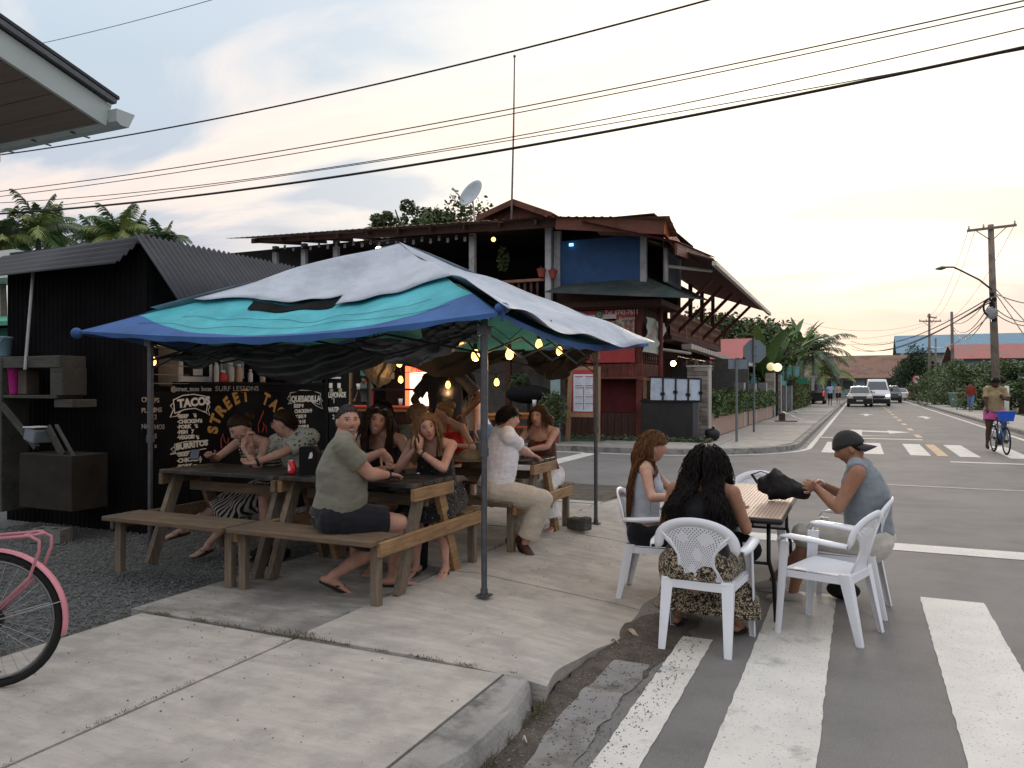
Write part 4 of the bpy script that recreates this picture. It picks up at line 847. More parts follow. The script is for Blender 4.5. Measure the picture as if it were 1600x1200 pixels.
# two-storey restaurant across the street
RW = mat('red_brown_wood', (.150, .038, .030), .65, .3, 3, bump=.4, bscale=30, stretch=(10, 10, 1.2), dirt=(.05, .018, .015), dscale=2, dthr=(.45, .7))
RWD = mat('dark_brown_wood', (.060, .027, .021), .7, .3, 3, bump=.4, bscale=30, stretch=(10, 10, 1.2))
RWL = mat('brown_railing_wood', (.27, .13, .09), .65, .3, 5, bump=.3)
FASC = mat('varnished_fascia', (.33, .105, .045), .5, .2, 3, bump=.2, stretch=(1.2, 8, 8))
FASCD = mat('brown_fascia', (.14, .05, .032), .6, .25, 3, bump=.2, stretch=(1.2, 8, 8), dirt=(.07, .03, .02))
ZINC = mat('old_roof_metal', (.16, .095, .075), .55, .3, 2, bump=.1, metal=.2, dirt=(.22, .10, .06), dscale=1, dthr=(.45, .65))
WPOST = mat('pale_painted_post', (.42, .43, .46), .6, .1, 3, dirt=(.30, .30, .31), dscale=4)
BTARP = mat('blue_shade_net', (.026, .080, .21), .6, .18, 4, bump=.2, bscale=60, spec=.3)
CLEARP = mat('cloudy_plastic_sheet', (.16, .20, .25), .35, .35, 2.0, bump=.3, bscale=5)
GAWN = mat('green_grey_awning', (.045, .065, .062), .7, .25, 2, bump=.2, dirt=(.09, .095, .09), dscale=1.2)
GWALL = mat('grey_green_wall', (.13, .16, .15), .85, .15, 2, dirt=(.09, .11, .10), dscale=1.3)
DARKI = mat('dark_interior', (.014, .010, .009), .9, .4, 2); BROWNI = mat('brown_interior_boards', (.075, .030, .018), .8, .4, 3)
FLOORI = mat('restaurant_floor', (.10, .08, .065), .7, .3, 3)
bd = thing('restaurant_building', 'two storey red brown wooden restaurant on the far corner with upstairs balcony', 'building', (-12, 26, .1))
BX0, BX1, BY0, BY1 = -21.0, -5.68, 21.5, 33.0
def B2(name, m, x0, x1, y0, y1, z0, z1, parent=bd): b = MB(); b.b2(x0, x1, y0, y1, z0, z1); return b.build(name, m, parent)
B2('floor_slab', FLOORI, BX0, BX1 - .05, BY0 - .1, BY1, .10, .17)
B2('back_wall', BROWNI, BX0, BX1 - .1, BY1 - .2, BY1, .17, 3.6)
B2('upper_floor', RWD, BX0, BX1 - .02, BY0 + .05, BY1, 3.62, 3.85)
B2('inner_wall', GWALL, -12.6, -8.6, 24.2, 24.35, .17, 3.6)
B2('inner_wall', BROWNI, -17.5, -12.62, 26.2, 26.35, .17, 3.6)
for x in (-17.6, -15.1, -12.6, -9.9, -7.9): B2('post', RWD, x - .08, x + .08, BY0, BY0 + .16, .17, 3.6)
n = 12; xw = (BX1 + 8.1) / n
for i in range(n):
 x = -8.1 + xw * i;
 B2('facade_plank', RW, x + .006, x + xw - .006, BY0 - .02 - .006 * (i % 2), BY0 + .03, 2.62, 3.95)
 B2('balustrade_plank', RW, x + .006, x + xw - .006, BY0 - .05, BY0 - .02, 1.92, 2.28)
 b = MB(); xc = x + xw / 2; z0 = 2.32
 prof = [(.07, 0), (.02, .07), (.075, .14), (.03, .22), (.075, .28)]
 b.prism([(xc - w, BY0 - .05, z0 + z) for w, z in prof] + [(xc + w, BY0 - .05, z0 + z) for w, z in prof[::-1]], (0, .025, 0)); b.build('carved_baluster', RW, bd)
 B2('skirting_plank', RWD, x + .006, x + xw - .006, BY0 - .01, BY0 + .03, .14, .86)
B2('counter_ledge', FASCD, -8.1, BX1 + .04, BY0 - .10, BY0 + .02, 1.84, 1.915)
B2('recess_wall', mat('maroon_board', (.10, .016, .016), .8, .35, 2), -8.0, BX1 - .1, BY0 + .45, BY0 + .5, .86, 1.9)
B2('corner_post', RW, BX1 - .16, BX1, BY0 - .02, BY0 + .14, .12, 3.95)
for i in range(9):
 y = BY0 + .16 + i * .24
 B2('side_plank', RW, BX1 - .03, BX1 + .004 * (i % 2), y + .006, y + .234, 1.90 if i < 9 else .1, 2.28)
 B2('side_plank', RWD, BX1 - .04, BX1 - .01 + .004 * (i % 2), y + .006, y + .234, 2.62, 3.9)
 b = MB(); yc = y + .12; b.prism([(BX1 - .02, yc - w, 2.32 + z) for w, z in prof] + [(BX1 - .02, yc + w, 2.32 + z) for w, z in prof[::-1]], (.025, 0, 0)); b.build('carved_baluster', RW, bd)
B2('side_ledge', FASC, BX1 - .12, BX1 + .08, BY0 - .06, BY0 + .6, 1.80, 1.86)
b = MB(); b.tube([(BX1 + .42, BY0 + .5, .1), (BX1 + .42, BY0 + .5, 4.6)], .07, 10); b.build('drain_pipe', RW, bd, smooth=True)
def psheet(name, pts, m, parent=bd, th=.03, label=None): b = MB(); b.prism(pts, (0, 0, th)); return b.build(name, m, parent, label=label)
a0, a1, a2, a3 = onY(850, 457, 20.4), onY(1000, 440, 21.4), onY(1106, 470, 20.6), onY(897, 441, 21.4)
psheet('corner_awning', [a0, onY(1075, 466, 20.3), onY(1010, 433, 21.45), a3], GAWN, th=.02)
psheet('corner_awning', [onY(1010, 433, 21.46), onY(1077, 466, 20.3), onX(1108, 470, -4.5), onX(1062, 446, -5.6)], GAWN, th=.02)
B2('room_floor', RWD, -8.35, -5.0, 21.0, 23.6, 3.9, 4.05)
u0 = onY(876, 440, 21.2); u1 = onY(1001, 370, 21.2)
B2('shade_net', BTARP, u0.x, u1.x, 21.2, 21.23, u0.z - .12, u1.z + .06)
B2('window_post', WPOST, u1.x, u1.x + .18, 21.14, 21.28, u0.z - .15, 6.15); B2('window_post', WPOST, u0.x - .20, u0.x, 21.14, 21.28, u0.z - .3, 6.2)
B2('side_sheet', CLEARP, -5.02, -4.99, 21.3, 23.2, u0.z - .15, u1.z - .05); B2('window_post', WPOST, -5.06, -4.95, 23.2, 23.35, u0.z - .15, 5.9)
B2('room_wall', RWD, u0.x, -5.05, 23.4, 23.5, 4.05, 6.0); B2('parapet', RWD, u0.x - .1, u1.x + .2, 21.16, 21.3, 3.85, u0.z - .12)
b = MB(); b.b2(u0.x + .3, u0.x + .42, 21.10, 21.14, 5.72, 5.80); b.build('strip_lamp', mat('cyan_lamp', (.3, .8, 1), .4, 0, 1, emit=(.25, .75, 1.0), es=1.6), bd)
for u in (738, 857):
 p = onY(u, 400, 20.9); B2('terrace_post', WPOST, p.x - .09, p.x + .09, 20.85, 21.0, 3.85, 6.3)
for u in (475, 430, 525): p = onY(u, 400, 20.9); B2('terrace_post', WPOST, p.x - .09, p.x + .09, 20.85, 21.0, 3.85, 6.5)
xa = onY(300, 440, 20.9).x; xb = onY(850, 440, 20.9).x
B2('handrail', RWL, xa, xb, 20.86, 20.98, 4.72, 4.80); B2('bottom_rail', RWD, xa, xb, 20.88, 20.96, 3.9, 3.98)
x = onY(700, 440, 20.9).x;
while x < xb - .1:
 b = MB(); pr2 = [(.05, 0), (.02, .12), (.055, .25), (.02, .4), (.05, .55), (.03, .72)]
 b.prism([(x - w, 20.9, 3.98 + z) for w, z in pr2] + [(x + w, 20.9, 3.98 + z) for w, z in pr2[::-1]], (0, .025, 0)); b.build('terrace_baluster', RWD, bd); x += .20
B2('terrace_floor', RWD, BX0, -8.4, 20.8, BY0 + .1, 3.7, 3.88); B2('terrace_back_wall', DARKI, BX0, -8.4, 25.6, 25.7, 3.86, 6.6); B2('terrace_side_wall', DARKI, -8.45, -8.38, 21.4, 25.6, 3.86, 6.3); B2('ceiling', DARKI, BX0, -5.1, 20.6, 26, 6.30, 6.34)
for i in range(22):
 u = 445 + i * 13.4; v = 386 + (14 if i % 2 else 0) * .25 - i * .75; p = onY(u, v, 20.5); b = MB(); b.box((0, 0, 0), (.09, .01, .14));
 o = b.build('bunting_card', mat('pale_card', (.20, .19, .21), .8, .2, 8), bd); o.location = p
b = MB(); b.tube([onY(430, 388, 20.5), onY(740, 368, 20.5)], .012, 5); b.build('bunting_cord', DARKI, bd)
LEAFD = mat('leaf_dark', (.045, .075, .030), .6, .45, 6); LEAFM = mat('leaf_mid', (.085, .135, .045), .6, .45, 6); LEAFY = mat('leaf_yellow_green', (.14, .18, .05), .6, .4, 6); LEAFR = mat('leaf_olive', (.11, .12, .06), .6, .4, 6)
def leaves(name, pts, size, m, parent=None, kind=None, seed=0, label=None, cat=None, group=None, aspect=2.0, droop=.3, mats2=None, up=.5):
 """many small folded leaf faces, one joined object; pts (n,3) numpy"""
 rg = np.random.default_rng(seed); n = len(pts); d = rg.normal(size=(n, 3)); d[:, 2] = d[:, 2] * .5 - droop; d /= np.linalg.norm(d, axis=1)[:, None]
 s = rg.normal(size=(n, 3)); s -= d * (s * d).sum(1)[:, None]; s /= np.linalg.norm(s, axis=1)[:, None]
 nn = np.cross(d, s); flip = nn[:, 2] < 0; s[flip] *= -1; nn[flip] *= -1
 sz = size * rg.uniform(.6, 1.3, n)[:, None]; w = sz / aspect
 A = pts - d * sz * .5; Bp = pts + s * w * .5 + nn * w * .15; C = pts + d * sz * .5; Dp = pts - s * w * .5 + nn * w * .15
 V = np.stack([A, Bp, C, Dp], 1).reshape(-1, 3); F = np.arange(n * 4).reshape(n, 4)
 me = mesh_np(name, V, F, [m] + (mats2 or []))
 if mats2: me.polygons.foreach_set('material_index', rg.integers(0, 1 + len(mats2), n).astype(np.int32))
 return link(name, me, parent, kind=kind, label=label, cat=cat, group=group)
def cloud(c, r, n, seed, shell=.55, lumps=0, lump_r=.35):
 rg = np.random.default_rng(seed); c = np.array(c, float); r = np.array(r, float)
 if not lumps:
  q = rg.normal(size=(n, 3)); q /= np.linalg.norm(q, axis=1)[:, None]; q *= (shell + (1 - shell) * rg.random(n) ** .6)[:, None]; return c + q * r
 L_ = rg.normal(size=(lumps, 3)); L_ /= np.linalg.norm(L_, axis=1)[:, None]; L_ *= rg.uniform(.35, .85, lumps)[:, None]; k = rg.integers(0, lumps, n)
 q = rg.normal(size=(n, 3)); q /= np.linalg.norm(q, axis=1)[:, None]; q *= (rg.uniform(.5, 1.05, n) * lump_r)[:, None] * rg.uniform(.6, 1.3, lumps)[k][:, None]
 return c + (L_[k] + q) * r
pl = thing('hanging_plant', 'trailing leafy plant hanging in the dark upstairs terrace', 'plant', onY(786, 385, 21.4))
leaves('foliage', cloud(onY(786, 405, 21.4), (.20, .15, .42), 260, 5), .10, LEAFM, pl, mats2=[LEAFR]); b = MB(); b.tube([onY(786, 388, 21.4), onY(786, 360, 21.4)], .01, 5); b.build('cord', DARKI, pl)
for i, (u, v) in enumerate(((846, 430), (864, 432))):
 t = thing('flower_pot', ['small terracotta pot on the terrace rail, left of the white post', 'small terracotta pot on the terrace rail, right of the white post'][i], 'flower pot', onY(u, v + 3, 20.8), 0, 'terracotta pots on the upstairs rail')
 b = MB(); b.lathe((0, 0, 0), [(.08, 0), (.13, .20), (.14, .20), (.14, .24), (.11, .24)], 12); b.build('pot', mat('terracotta', (.28, .07, .05), .8, .2), t, local=True); leaves('foliage', cloud(onY(u, v - 8, 20.8), (.10, .1, .12), 40, 9 + i), .07, LEAFD, t)
ub = thing('ceiling_bulb', 'orange lit bulb hanging in the upstairs terrace', 'light bulb', onY(771, 374, 21)); b = MB(); b.sph((0, 0, 0), .07, 12, 8); b.build('bulb', BULB, ub, local=True, smooth=True); b = MB(); b.tube([(0, 0, .06), (0, 0, .3)], .02, 6); b.build('socket', SOCK, ub, local=True)
ub = thing('flood_lamp', 'white lit lamp under the long eave above the canopy peak', 'lamp', onY(592, 389, 20.6)); b = MB(); b.sph((0, 0, 0), .10, 12, 8, (1, 1, .8)); b.build('bulb', mat('lit_white_lamp', (1, 1, .9), .3, 0, 1, emit=(1, 1, .9), es=22), ub, local=True, smooth=True); b = MB(); b.box((0, 0, .12), (.1, .1, .1)); b.build('socket', SOCK, ub, local=True)
def rsheet(name, A, Bq, C, Dq, m=ZINC, pitch=.24, th=.02):
 A, Bq, C, Dq = map(Vector, (A, Bq, C, Dq)); ln = (Bq - A).length; k = int(ln / pitch * 4); P = []; up = (Bq - A).cross(Dq - A).normalized()
 if up.z < 0: up = -up
 for i in range(k + 1):
  t = i / k; w = .022 * (1 if i % 4 in (0,) else 0); P.append([A.lerp(Bq, t) + up * w, Dq.lerp(C, t) + up * w])
 b = MB(); b.grid(P); return b.build(name, m, bd)
e = [onY(352, 373, 20.0), onY(560, 358, 20.0), onY(760, 345, 20.0), onY(868, 337, 20.0), onY(910, 342, 20.0), onY(1036, 342, 20.0)]
rsheet('roof_sheet', e[0], e[1], e[1] + Vector((0, 6.5, 1.2)), e[0] + Vector((0, 6.5, 1.2))); rsheet('roof_sheet', e[1], e[2], e[2] + Vector((0, 6.5, 1.0)), e[1] + Vector((0, 6.5, 1.2))); rsheet('roof_sheet', e[2], e[3], e[3] + Vector((0, 6.0, .2)), e[2] + Vector((0, 6.5, 1.0)))
rsheet('roof_sheet', e[3] + Vector((-.3, -.1, -.02)), e[5] + Vector((.1, -.1, .02)), e[5] + Vector((-1.2, 3.0, .30)), e[3] + Vector((0, 3.0, .25)), mat('rusty_roof', (.28, .11, .055), .6, .3, 2, dirt=(.16, .09, .07), dscale=1))
for i in range(2): b = MB(); b.beam(e[i] + Vector((.9 if i == 0 else 0, .3, -.10 if i == 0 else -.13)), e[i + 1] + Vector((0, .3, -.13)), .05, .16 if i == 0 else .22); b.build('fascia_board', RWD, bd)
b = MB(); b.beam(e[2] + Vector((0, .3, -.14)), e[3] + Vector((0, .3, -.14)), .05, .24); b.build('fascia_board', RWD, bd)
fz = Vector((0, .05, -.22)); b = MB(); b.beam(e[3] + fz + Vector((0, 0, .03)), e[5] + fz, .05, .36); b.build('fascia_board', FASCD, bd)
x = e[0].x + 1.2
while x < e[3].x: b = MB(); zz = e[0].z + (e[3].z - e[0].z) * (x - e[0].x) / (e[3].x - e[0].x); b.beam((x, 20.05, zz - .13), (x, 22.5, zz + .2), .05, .12); b.build('rafter', RWD, bd); x += 1.15
b = MB(); b.beam(e[5] + fz + Vector((.03, .0, 0)), onX(1062, 383, e[5].x + .08) + Vector((0, 0, -.10)), .05, .36); b.build('side_fascia', FASC, bd)
f0 = e[5] + Vector((.1, 0, .04)); f1 = onX(1056, 366, f0.x + .02)
rsheet('roof_sheet', f0 + Vector((.08, -.05, 0)), onX(1061, 371, f0.x + .2), onX(1061, 371, f0.x + .2) + Vector((-2.2, 0, .22)), f0 + Vector((-2.2, 0, .15)))
g0, g1 = onX(1056, 386, -4.35), onX(1115, 409, -4.35)
b = MB(); b.beam(g0 + Vector((0, 0, -.05)), g1 + Vector((0, 0, -.05)), .06, .30); b.build('side_fascia', FASCD, bd)
rsheet('roof_sheet', g0 + Vector((.08, 0, .12)), g1 + Vector((.08, 0, .12)), g1 + Vector((-2.6, 0, .9)), g0 + Vector((-2.6, 0, .9)), RW)
h0 = Vector((-3.6, 21.2, 4.96)); h1 = Vector((-3.6, 34.6, 4.80))
h0 = onX(1116, 411, -3.6); h1 = onX(1203, 491, -3.6)
GUT = mat('white_gutter', (.50, .46, .42), .5, .08, 3)
b = MB(); b.beam(h0, h1, .12, .12); b.build('gutter', GUT, bd)
psheet('side_roof', [h0 + Vector((0, 0, .06)), h1 + Vector((0, 0, .06)), h1 + Vector((-3.0, 0, 1.1)), h0 + Vector((-3.0, 0, 1.1))], RWD, th=.04)
b = MB(); b.tube([onX(1041, 416, -4.9), onX(1112, 423, -3.9)], .05, 8); b.build('pipe_run', GUT, bd, smooth=True); b = MB(); b.tube([onX(1041, 388, -4.9), onX(1041, 441, -4.9)], .055, 8); b.build('down_pipe', GUT, bd, smooth=True)
ga, gb_, gc = onY(745, 342, 21.6), onY(801, 316, 21.6), onY(862, 337, 21.6)
for p, q in ((ga, gb_), (gb_, gc)): b = MB(); b.beam(p, q, .08, .16); b.build('gable_barge_board', FASCD, bd); psheet('gable_roof', [p + Vector((0, 0, .09)), q + Vector((0, 0, .09)), q + Vector((0, 4, .09)), p + Vector((0, 4, .09))], ZINC, th=.02)
b = MB(); b.prism([ga + Vector((0, .3, 0)), gc + Vector((0, .3, 0)), gb_ + Vector((0, .3, 0))], (0, .03, 0)); b.build('gable_wall', FASCD, bd)
ms = thing('mast', 'tall thin radio mast standing on the small gable', 'antenna', gb_); b = MB(); tp_ = onY(804, 88, 21.4); b.tube([gb_ + Vector((0, -.1, -.7)), gb_.lerp(tp_, .5), tp_], [.035, .028, .02], 8); b.build('mast_tube', mat('mast_metal', (.14, .12, .11), .5, .2, 5), ms); b = MB(); b.sph(tp_, .045, 8, 6); b.build('tip', mat('mast_metal', (0, 0, 0)), ms)
dsh = thing('satellite_dish', 'grey satellite dish on the restaurant roof', 'satellite dish', onY(735, 322, 21.8)); DC = onY(738, 304, 21.8)
b = MB(); _n = Vector((-.166, -.84, .35)).normalized(); _a = Vector((.55, .2, .8)); _a = (_a - _n * _a.dot(_n)).normalized(); Md = Matrix((_a, _n.cross(_a), _n)).transposed(); prof_ = [(.001, .0)] + [(.46 * i / 6, .10 * (i / 6) ** 2) for i in range(1, 7)] + [(.46, .085), (.25, .012), (.001, -.015)]; b.lathe(DC, prof_, 26, M=Md @ Matrix.Diagonal((1.05, .80, 1))); b.build('dish', mat('dish_grey', (.42, .48, .52), .5, .08, 3), dsh, smooth=True)
ft_ = onY(709, 297, 21.5); b = MB(); b.tube([DC + Md @ Vector((0, 0, -.02)) + Vector((-.1, 0, -.38)), ft_], .018, 6); b.build('feed_arm', MET, dsh); b = MB(); b.tube([ft_, ft_ + (DC - ft_).normalized() * .16], .035, 8); b.sph(ft_ + Vector((-.03, 0, .04)), .05, 8, 6); b.build('feed_horn', MET, dsh, smooth=True); b = MB(); b.tube([DC, DC + Vector((.05, .1, -.9))], .03, 8); b.build('pole', MET, dsh)
SXB = -5.35; bz = 3.2; yA, yB = 23.6, 32.8
B2('balcony_floor', RWD, SXB - .6, SXB + .05, yA, yB, bz - .12, bz)
for k in range(4):
 y0 = yA + (yB - yA) * k / 4; y1 = yA + (yB - yA) * (k + 1) / 4
 b = MB(); b.b2(SXB - .03, SXB + .03, y0, y1, bz + .72, bz + .78); b.build('handrail', RWL, bd); b = MB(); b.b2(SXB - .04, SXB + .04, y1 - .05, y1 + .03, bz - .1, bz + .8); b.build('balcony_post', RWL, bd)
 m_ = int((y1 - y0) / .13)
 for i in range(m_):
  yy = y0 + (i + .5) * (y1 - y0) / m_; b = MB(); pr3 = [(.045, 0), (.02, .12), (.05, .2), (.015, .32), (.05, .45), (.02, .58), (.04, .70)]
  b.prism([(SXB - .012, yy - w, bz + .02 + z) for w, z in pr3] + [(SXB - .012, yy + w, bz + .02 + z) for w, z in pr3[::-1]], (.024, 0, 0)); b.build('balcony_baluster', mat('brown_baluster', (.21, .095, .065), .65, .3, 5), bd)
for y in (23.7, 25.6, 27.6, 29.8, 32.2):
 b = MB(); b.b2(SXB - .25, SXB - .12, y, y + .12, bz, 5.3); b.build('balcony_column', RWD, bd)
 b = MB(); b.beam((SXB - .1, y - .8, bz + .1), (-3.95, y - .8, 4.78), .08, .10); b.build('diagonal_brace', mat('maroon_brace', (.07, .018, .014), .6, .2, 3), bd)
B2('balcony_wall', RWD, SXB - 2.2, SXB - 2.1, 23.6, 31, bz, 5.4)
for k in range(16):
 z = bz - .14 - .0 * k; y = 25.2 + k * .5
 if y > 33: break
 B2('skirt_slat', GUT, SXB + .02, SXB + .34, y, y + .44, bz - .34 - (y - 25) * .018, bz - .18 - (y - 25) * .018)
b = MB(); b.tube([(SXB - .35, 23.0, bz - .42), (SXB + .1, 25.1, bz - .46), (SXB + .3, 25.3, bz - .5)], .05, 8); b.build('pipe_run', GUT, bd, smooth=True)
B2('porch_wall', BROWNI, SXB - 1.6, SXB - 1.5, 24.5, 33, .15, 3.05); B2('porch_back', mat('porch_grey', (.12, .115, .11), .8, .2), SXB - 1.5, -3.9, 30.5, 30.6, .15, 2.7)
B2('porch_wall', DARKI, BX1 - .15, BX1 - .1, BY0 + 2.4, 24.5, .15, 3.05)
for i, y in enumerate((25.6, 26.9)): B2('porch_window', mat('warm_window', (.30, .22, .12), .5, .3, 4), SXB - 1.49, SXB - 1.46, y, y + .8, 1.2, 2.4)
p = onX(1052, 568, -5.6); t = thing('porch_lamp', 'glowing yellow lamp on the porch under the balcony', 'lamp', p); b = MB(); b.sph((0, 0, 0), .09, 12, 8); b.build('bulb', mat('porch_lamp_glow', (1, .9, .6), .3, 0, 1, emit=(1, .82, .45), es=14), t, local=True, smooth=True); b = MB(); b.box((0, 0, .12), (.16, .16, .06)); b.build('socket', SOCK, t, local=True)
for i, (u, v, X) in enumerate(((1080, 576, -4.9), (1106, 579, -4.6))):
 p = onX(u, v, X); t = thing('hanging_planter', ['larger white hanging planter under the balcony, next to the porch lamp', 'smaller white hanging planter under the balcony, next to the stone pillar'][i], 'planter', p, 0, 'white planters hanging under the balcony')
 b = MB(); b.lathe((0, 0, -.08), [(.10, 0), (.16, .16), (.17, .16), (.13, .165)], 12); b.build('pot', WHT, t, local=True, smooth=True); b = MB(); b.tube([(0, 0, .08), (0, 0, .6)], .008, 5); b.build('wire', DARKI, t, local=True)
 leaves('foliage', cloud(p + Vector((0, 0, .16)), (.24, .2, .18), 130, 30 + i), .09, LEAFM, t, mats2=[mat('pink_bloom', (.45, .22, .20), .7, .3)])
REDB = mat('banner_red', (.38, .05, .05), .6, .1, 3); PINKT = mat('banner_white', (.62, .56, .54), .6, .05, 3); GRNB = mat('phone_badge_green', (.05, .20, .13), .6, .1, 3); FOODB = mat('banner_food', (.22, .23, .20), .6, .8, 9, dirt=(.40, .12, .08), dscale=7, dthr=(.5, .58), speck=((.50, .48, .42), 6, .56))
bn = thing('restaurant_banner', 'red and white delivery banner with telephone number on the restaurant corner', 'banner', onY(945, 546, 21.4)); YB = BY0 - .09
A_ = onY(898, 487, YB); C_ = onY(992, 560, YB)
def onb(name, u0, v0, u1, v1, m, dy=0.0):
 a = onY(u0, v0, YB); c = onY(u1, v1, YB); b = MB(); b.b2(a.x, c.x, YB - dy - .003, YB - dy, c.z, a.z); return b.build(name, m, bn)
onb('sheet', 895, 487, 992, 566, REDB); onb('white_band', 905, 493, 963, 501, PINKT, .004); onb('food_photo', 905, 500, 991, 531, FOODB, .004)
for u, r_ in ((912, .28), (960, .34)):
 c = onY(u, 516, YB - .012); b = MB(); b.prism([(c.x + r_ * math.cos(a), c.y, c.z + .26 * math.sin(a)) for a in [2 * math.pi * i / 20 for i in range(20)]], (0, .004, 0)); b.build('printed_dish', mat('dish_print_%d' % u, (.30, .27, .22) if u > 950 else (.34, .16, .12), .6, .9, 14, dirt=(.10, .20, .08), dscale=9, dthr=(.52, .6)), bn)
c = onY(936, 492, YB - .012); b = MB(); b.prism([(c.x + .12 * math.cos(a), c.y, c.z + .12 * math.sin(a)) for a in [2 * math.pi * i / 18 for i in range(18)]], (0, .004, 0)); b.build('phone_badge', GRNB, bn)
b = MB(); b.tube([(c.x + .065 * math.cos(a), c.y - .003, c.z + .065 * math.sin(a)) for a in [2 * math.pi * i / 12 + .3 for i in range(12)]], .008, 4); b.tube([(c.x - .03, c.y - .003, c.z + .03), (c.x - .01, c.y - .003, c.z - .02), (c.x + .035, c.y - .003, c.z - .03)], .008, 4); b.build('badge_mark', PINKT, bn)
text('Tel. 6742-7611', .19, face_mat(onY(945, 492.5, YB - .010), (1, 0, 0), (0, 0, 1)), PINKT, bn, .001, bold=.003, sx=.86); text('Delivery', .14, face_mat(onY(967, 500, YB - .010), (1, 0, 0), (0, 0, 1)), PINKT, bn, .001, sx=1.0); text('PIZZA & PASTAS', .20, face_mat(onY(918, 543, YB - .010), (1, 0, 0), (0, 0, 1)), PINKT, bn, .001, bold=.004)
cb = thing('cloth_banner', 'faded creased white cloth banner hanging on the side of the restaurant corner', 'banner', onX(1022, 550, BX1 + .35)); P = []
q = [onX(1009, 495, BX1 + .28), onX(1038, 505, BX1 + .36), onX(1035, 556, BX1 + .36), onX(1008, 549, BX1 + .28)]
for i in range(13):
 r_ = []
 for j in range(13): u, v = i / 12, j / 12; p = q[0].lerp(q[1], u).lerp(q[3].lerp(q[2], u), v); r_.append(p + Vector((.05 * math.sin(u * 7 + v * 5) + .03 * math.sin(v * 17 + u * 4), 0, 0)))
 P.append(r_)
b = MB(); b.grid(P, flip=True); b.build('cloth', mat('faded_cloth', (.44, .48, .44), .8, .12, 4, bump=.4, dirt=(.36, .28, .25), dscale=1.5, dthr=(.56, .66)), cb, smooth=True)
for i in range(3): p = onX(1015, 513 + i * 13, BX1 + .42); text(['PIZZERIA', 'abierto', '2 x 1'][i] if False else ['~ ~ ~ ~', '~ ~ ~', '~ ~'][i], .16, face_mat(p, (0, 1, 0), (0, 0, 1)), mat('faded_red', (.35, .17, .15), .8, .1), cb, .001)
em = thing('menu_easel', 'tall wooden menu board with white price list in front of the restaurant', 'menu board', (-7.75, 19.9, .13)); YE = 19.6; EW = mat('easel_wood', (.30, .19, .11), .6, .25, 4, bump=.3, stretch=(8, 8, 1.2))
def eb(name, u0, v0, u1, v1, m, dy=0, d=.03):
 a = onY(u0, v0, YE); c = onY(u1, v1, YE); b = MB(); b.b2(a.x, c.x, YE - dy - d, YE - dy, c.z, a.z); return b.build(name, m, em)
zf = lambda u: 0
for (a, c) in (((892, 573), (887, 680)), ((935, 573), (934, 682))): b = MB(); b.beam(onY(*a, YE), Vector((onY(*c, YE).x, YE - .0, .14)), .12, .05, up=(0, 1, 0)); b.build('leg', EW, em)
eb('top_rail', 895, 573, 932, 579, EW, .004); eb('bottom_rail', 890, 644, 931, 652, EW, .004)
eb('red_sheet', 895, 578, 929, 645, REDB, .03, .008); eb('price_list', 897, 585, 927, 643, mat('price_paper', (.60, .64, .72), .6, .04, 3), .040, .004)
rg_ = random.Random(4)
for col_ in (0, 1):
 for i in range(15):
  u0 = 898.5 + col_ * 16; hd_ = i in (0, 4, 5, 9, 12); u1 = u0 + (rg_.uniform(6, 12) if not hd_ else 12); v = 588 + i * 3.5
  a, c = onY(u0, v, YE - .05), onY(u1, v + (1.2 if hd_ else .7), YE - .05); b = MB(); b.b2(a.x, c.x, YE - .050, YE - .047, c.z, a.z); b.build('printed_line', mat('print_red', (.30, .06, .06), .7, .1) if hd_ else mat('print_grey', (.36, .40, .46), .7, .1), em)
a, c = onY(912.4, 604, YE), onY(913.4, 640, YE); b = MB(); b.b2(a.x, c.x, YE - .052, YE - .047, c.z, a.z); b.build('divider', REDB, em)
lm = thing('lit_menu_stand', 'orange framed lit menu board behind the man standing under the canopy', 'menu board', onY(650, 640, 20.6)); YL = 20.6
def lmb(name, u0, v0, u1, v1, m, y): a = onY(u0, v0, y); c = onY(u1, v1, y); b = MB(); b.b2(a.x, c.x, y - .03, y, c.z, a.z); return b.build(name, m, lm)
ORF = mat('orange_lit_frame', (.55, .12, .05), .5, .1, 3, emit=(1.0, .16, .06), es=1.5)
lmb('frame', 634, 572, 688, 636, ORF, YL); lmb('sheet', 641, 582, 682, 634, mat('lit_menu_sheet', (.8, .6, .55), .5, .05, 3, emit=(1, .66, .52), es=1.5), YL - .035); text('MENU', .30, face_mat(onY(642, 581, YL - .04), (1, 0, 0), (0, 0, 1)), mat('menu_red', (.6, .02, .02), .5, 0, 1, emit=(.9, .03, .02), es=.6), lm, .001)
ORW = mat('orange_wood', (.36, .16, .055), .55, .25, 3, bump=.2, stretch=(1.2, 8, 8)); REDT = mat('orange_red_paint', (.52, .07, .03), .45, .1, 3)
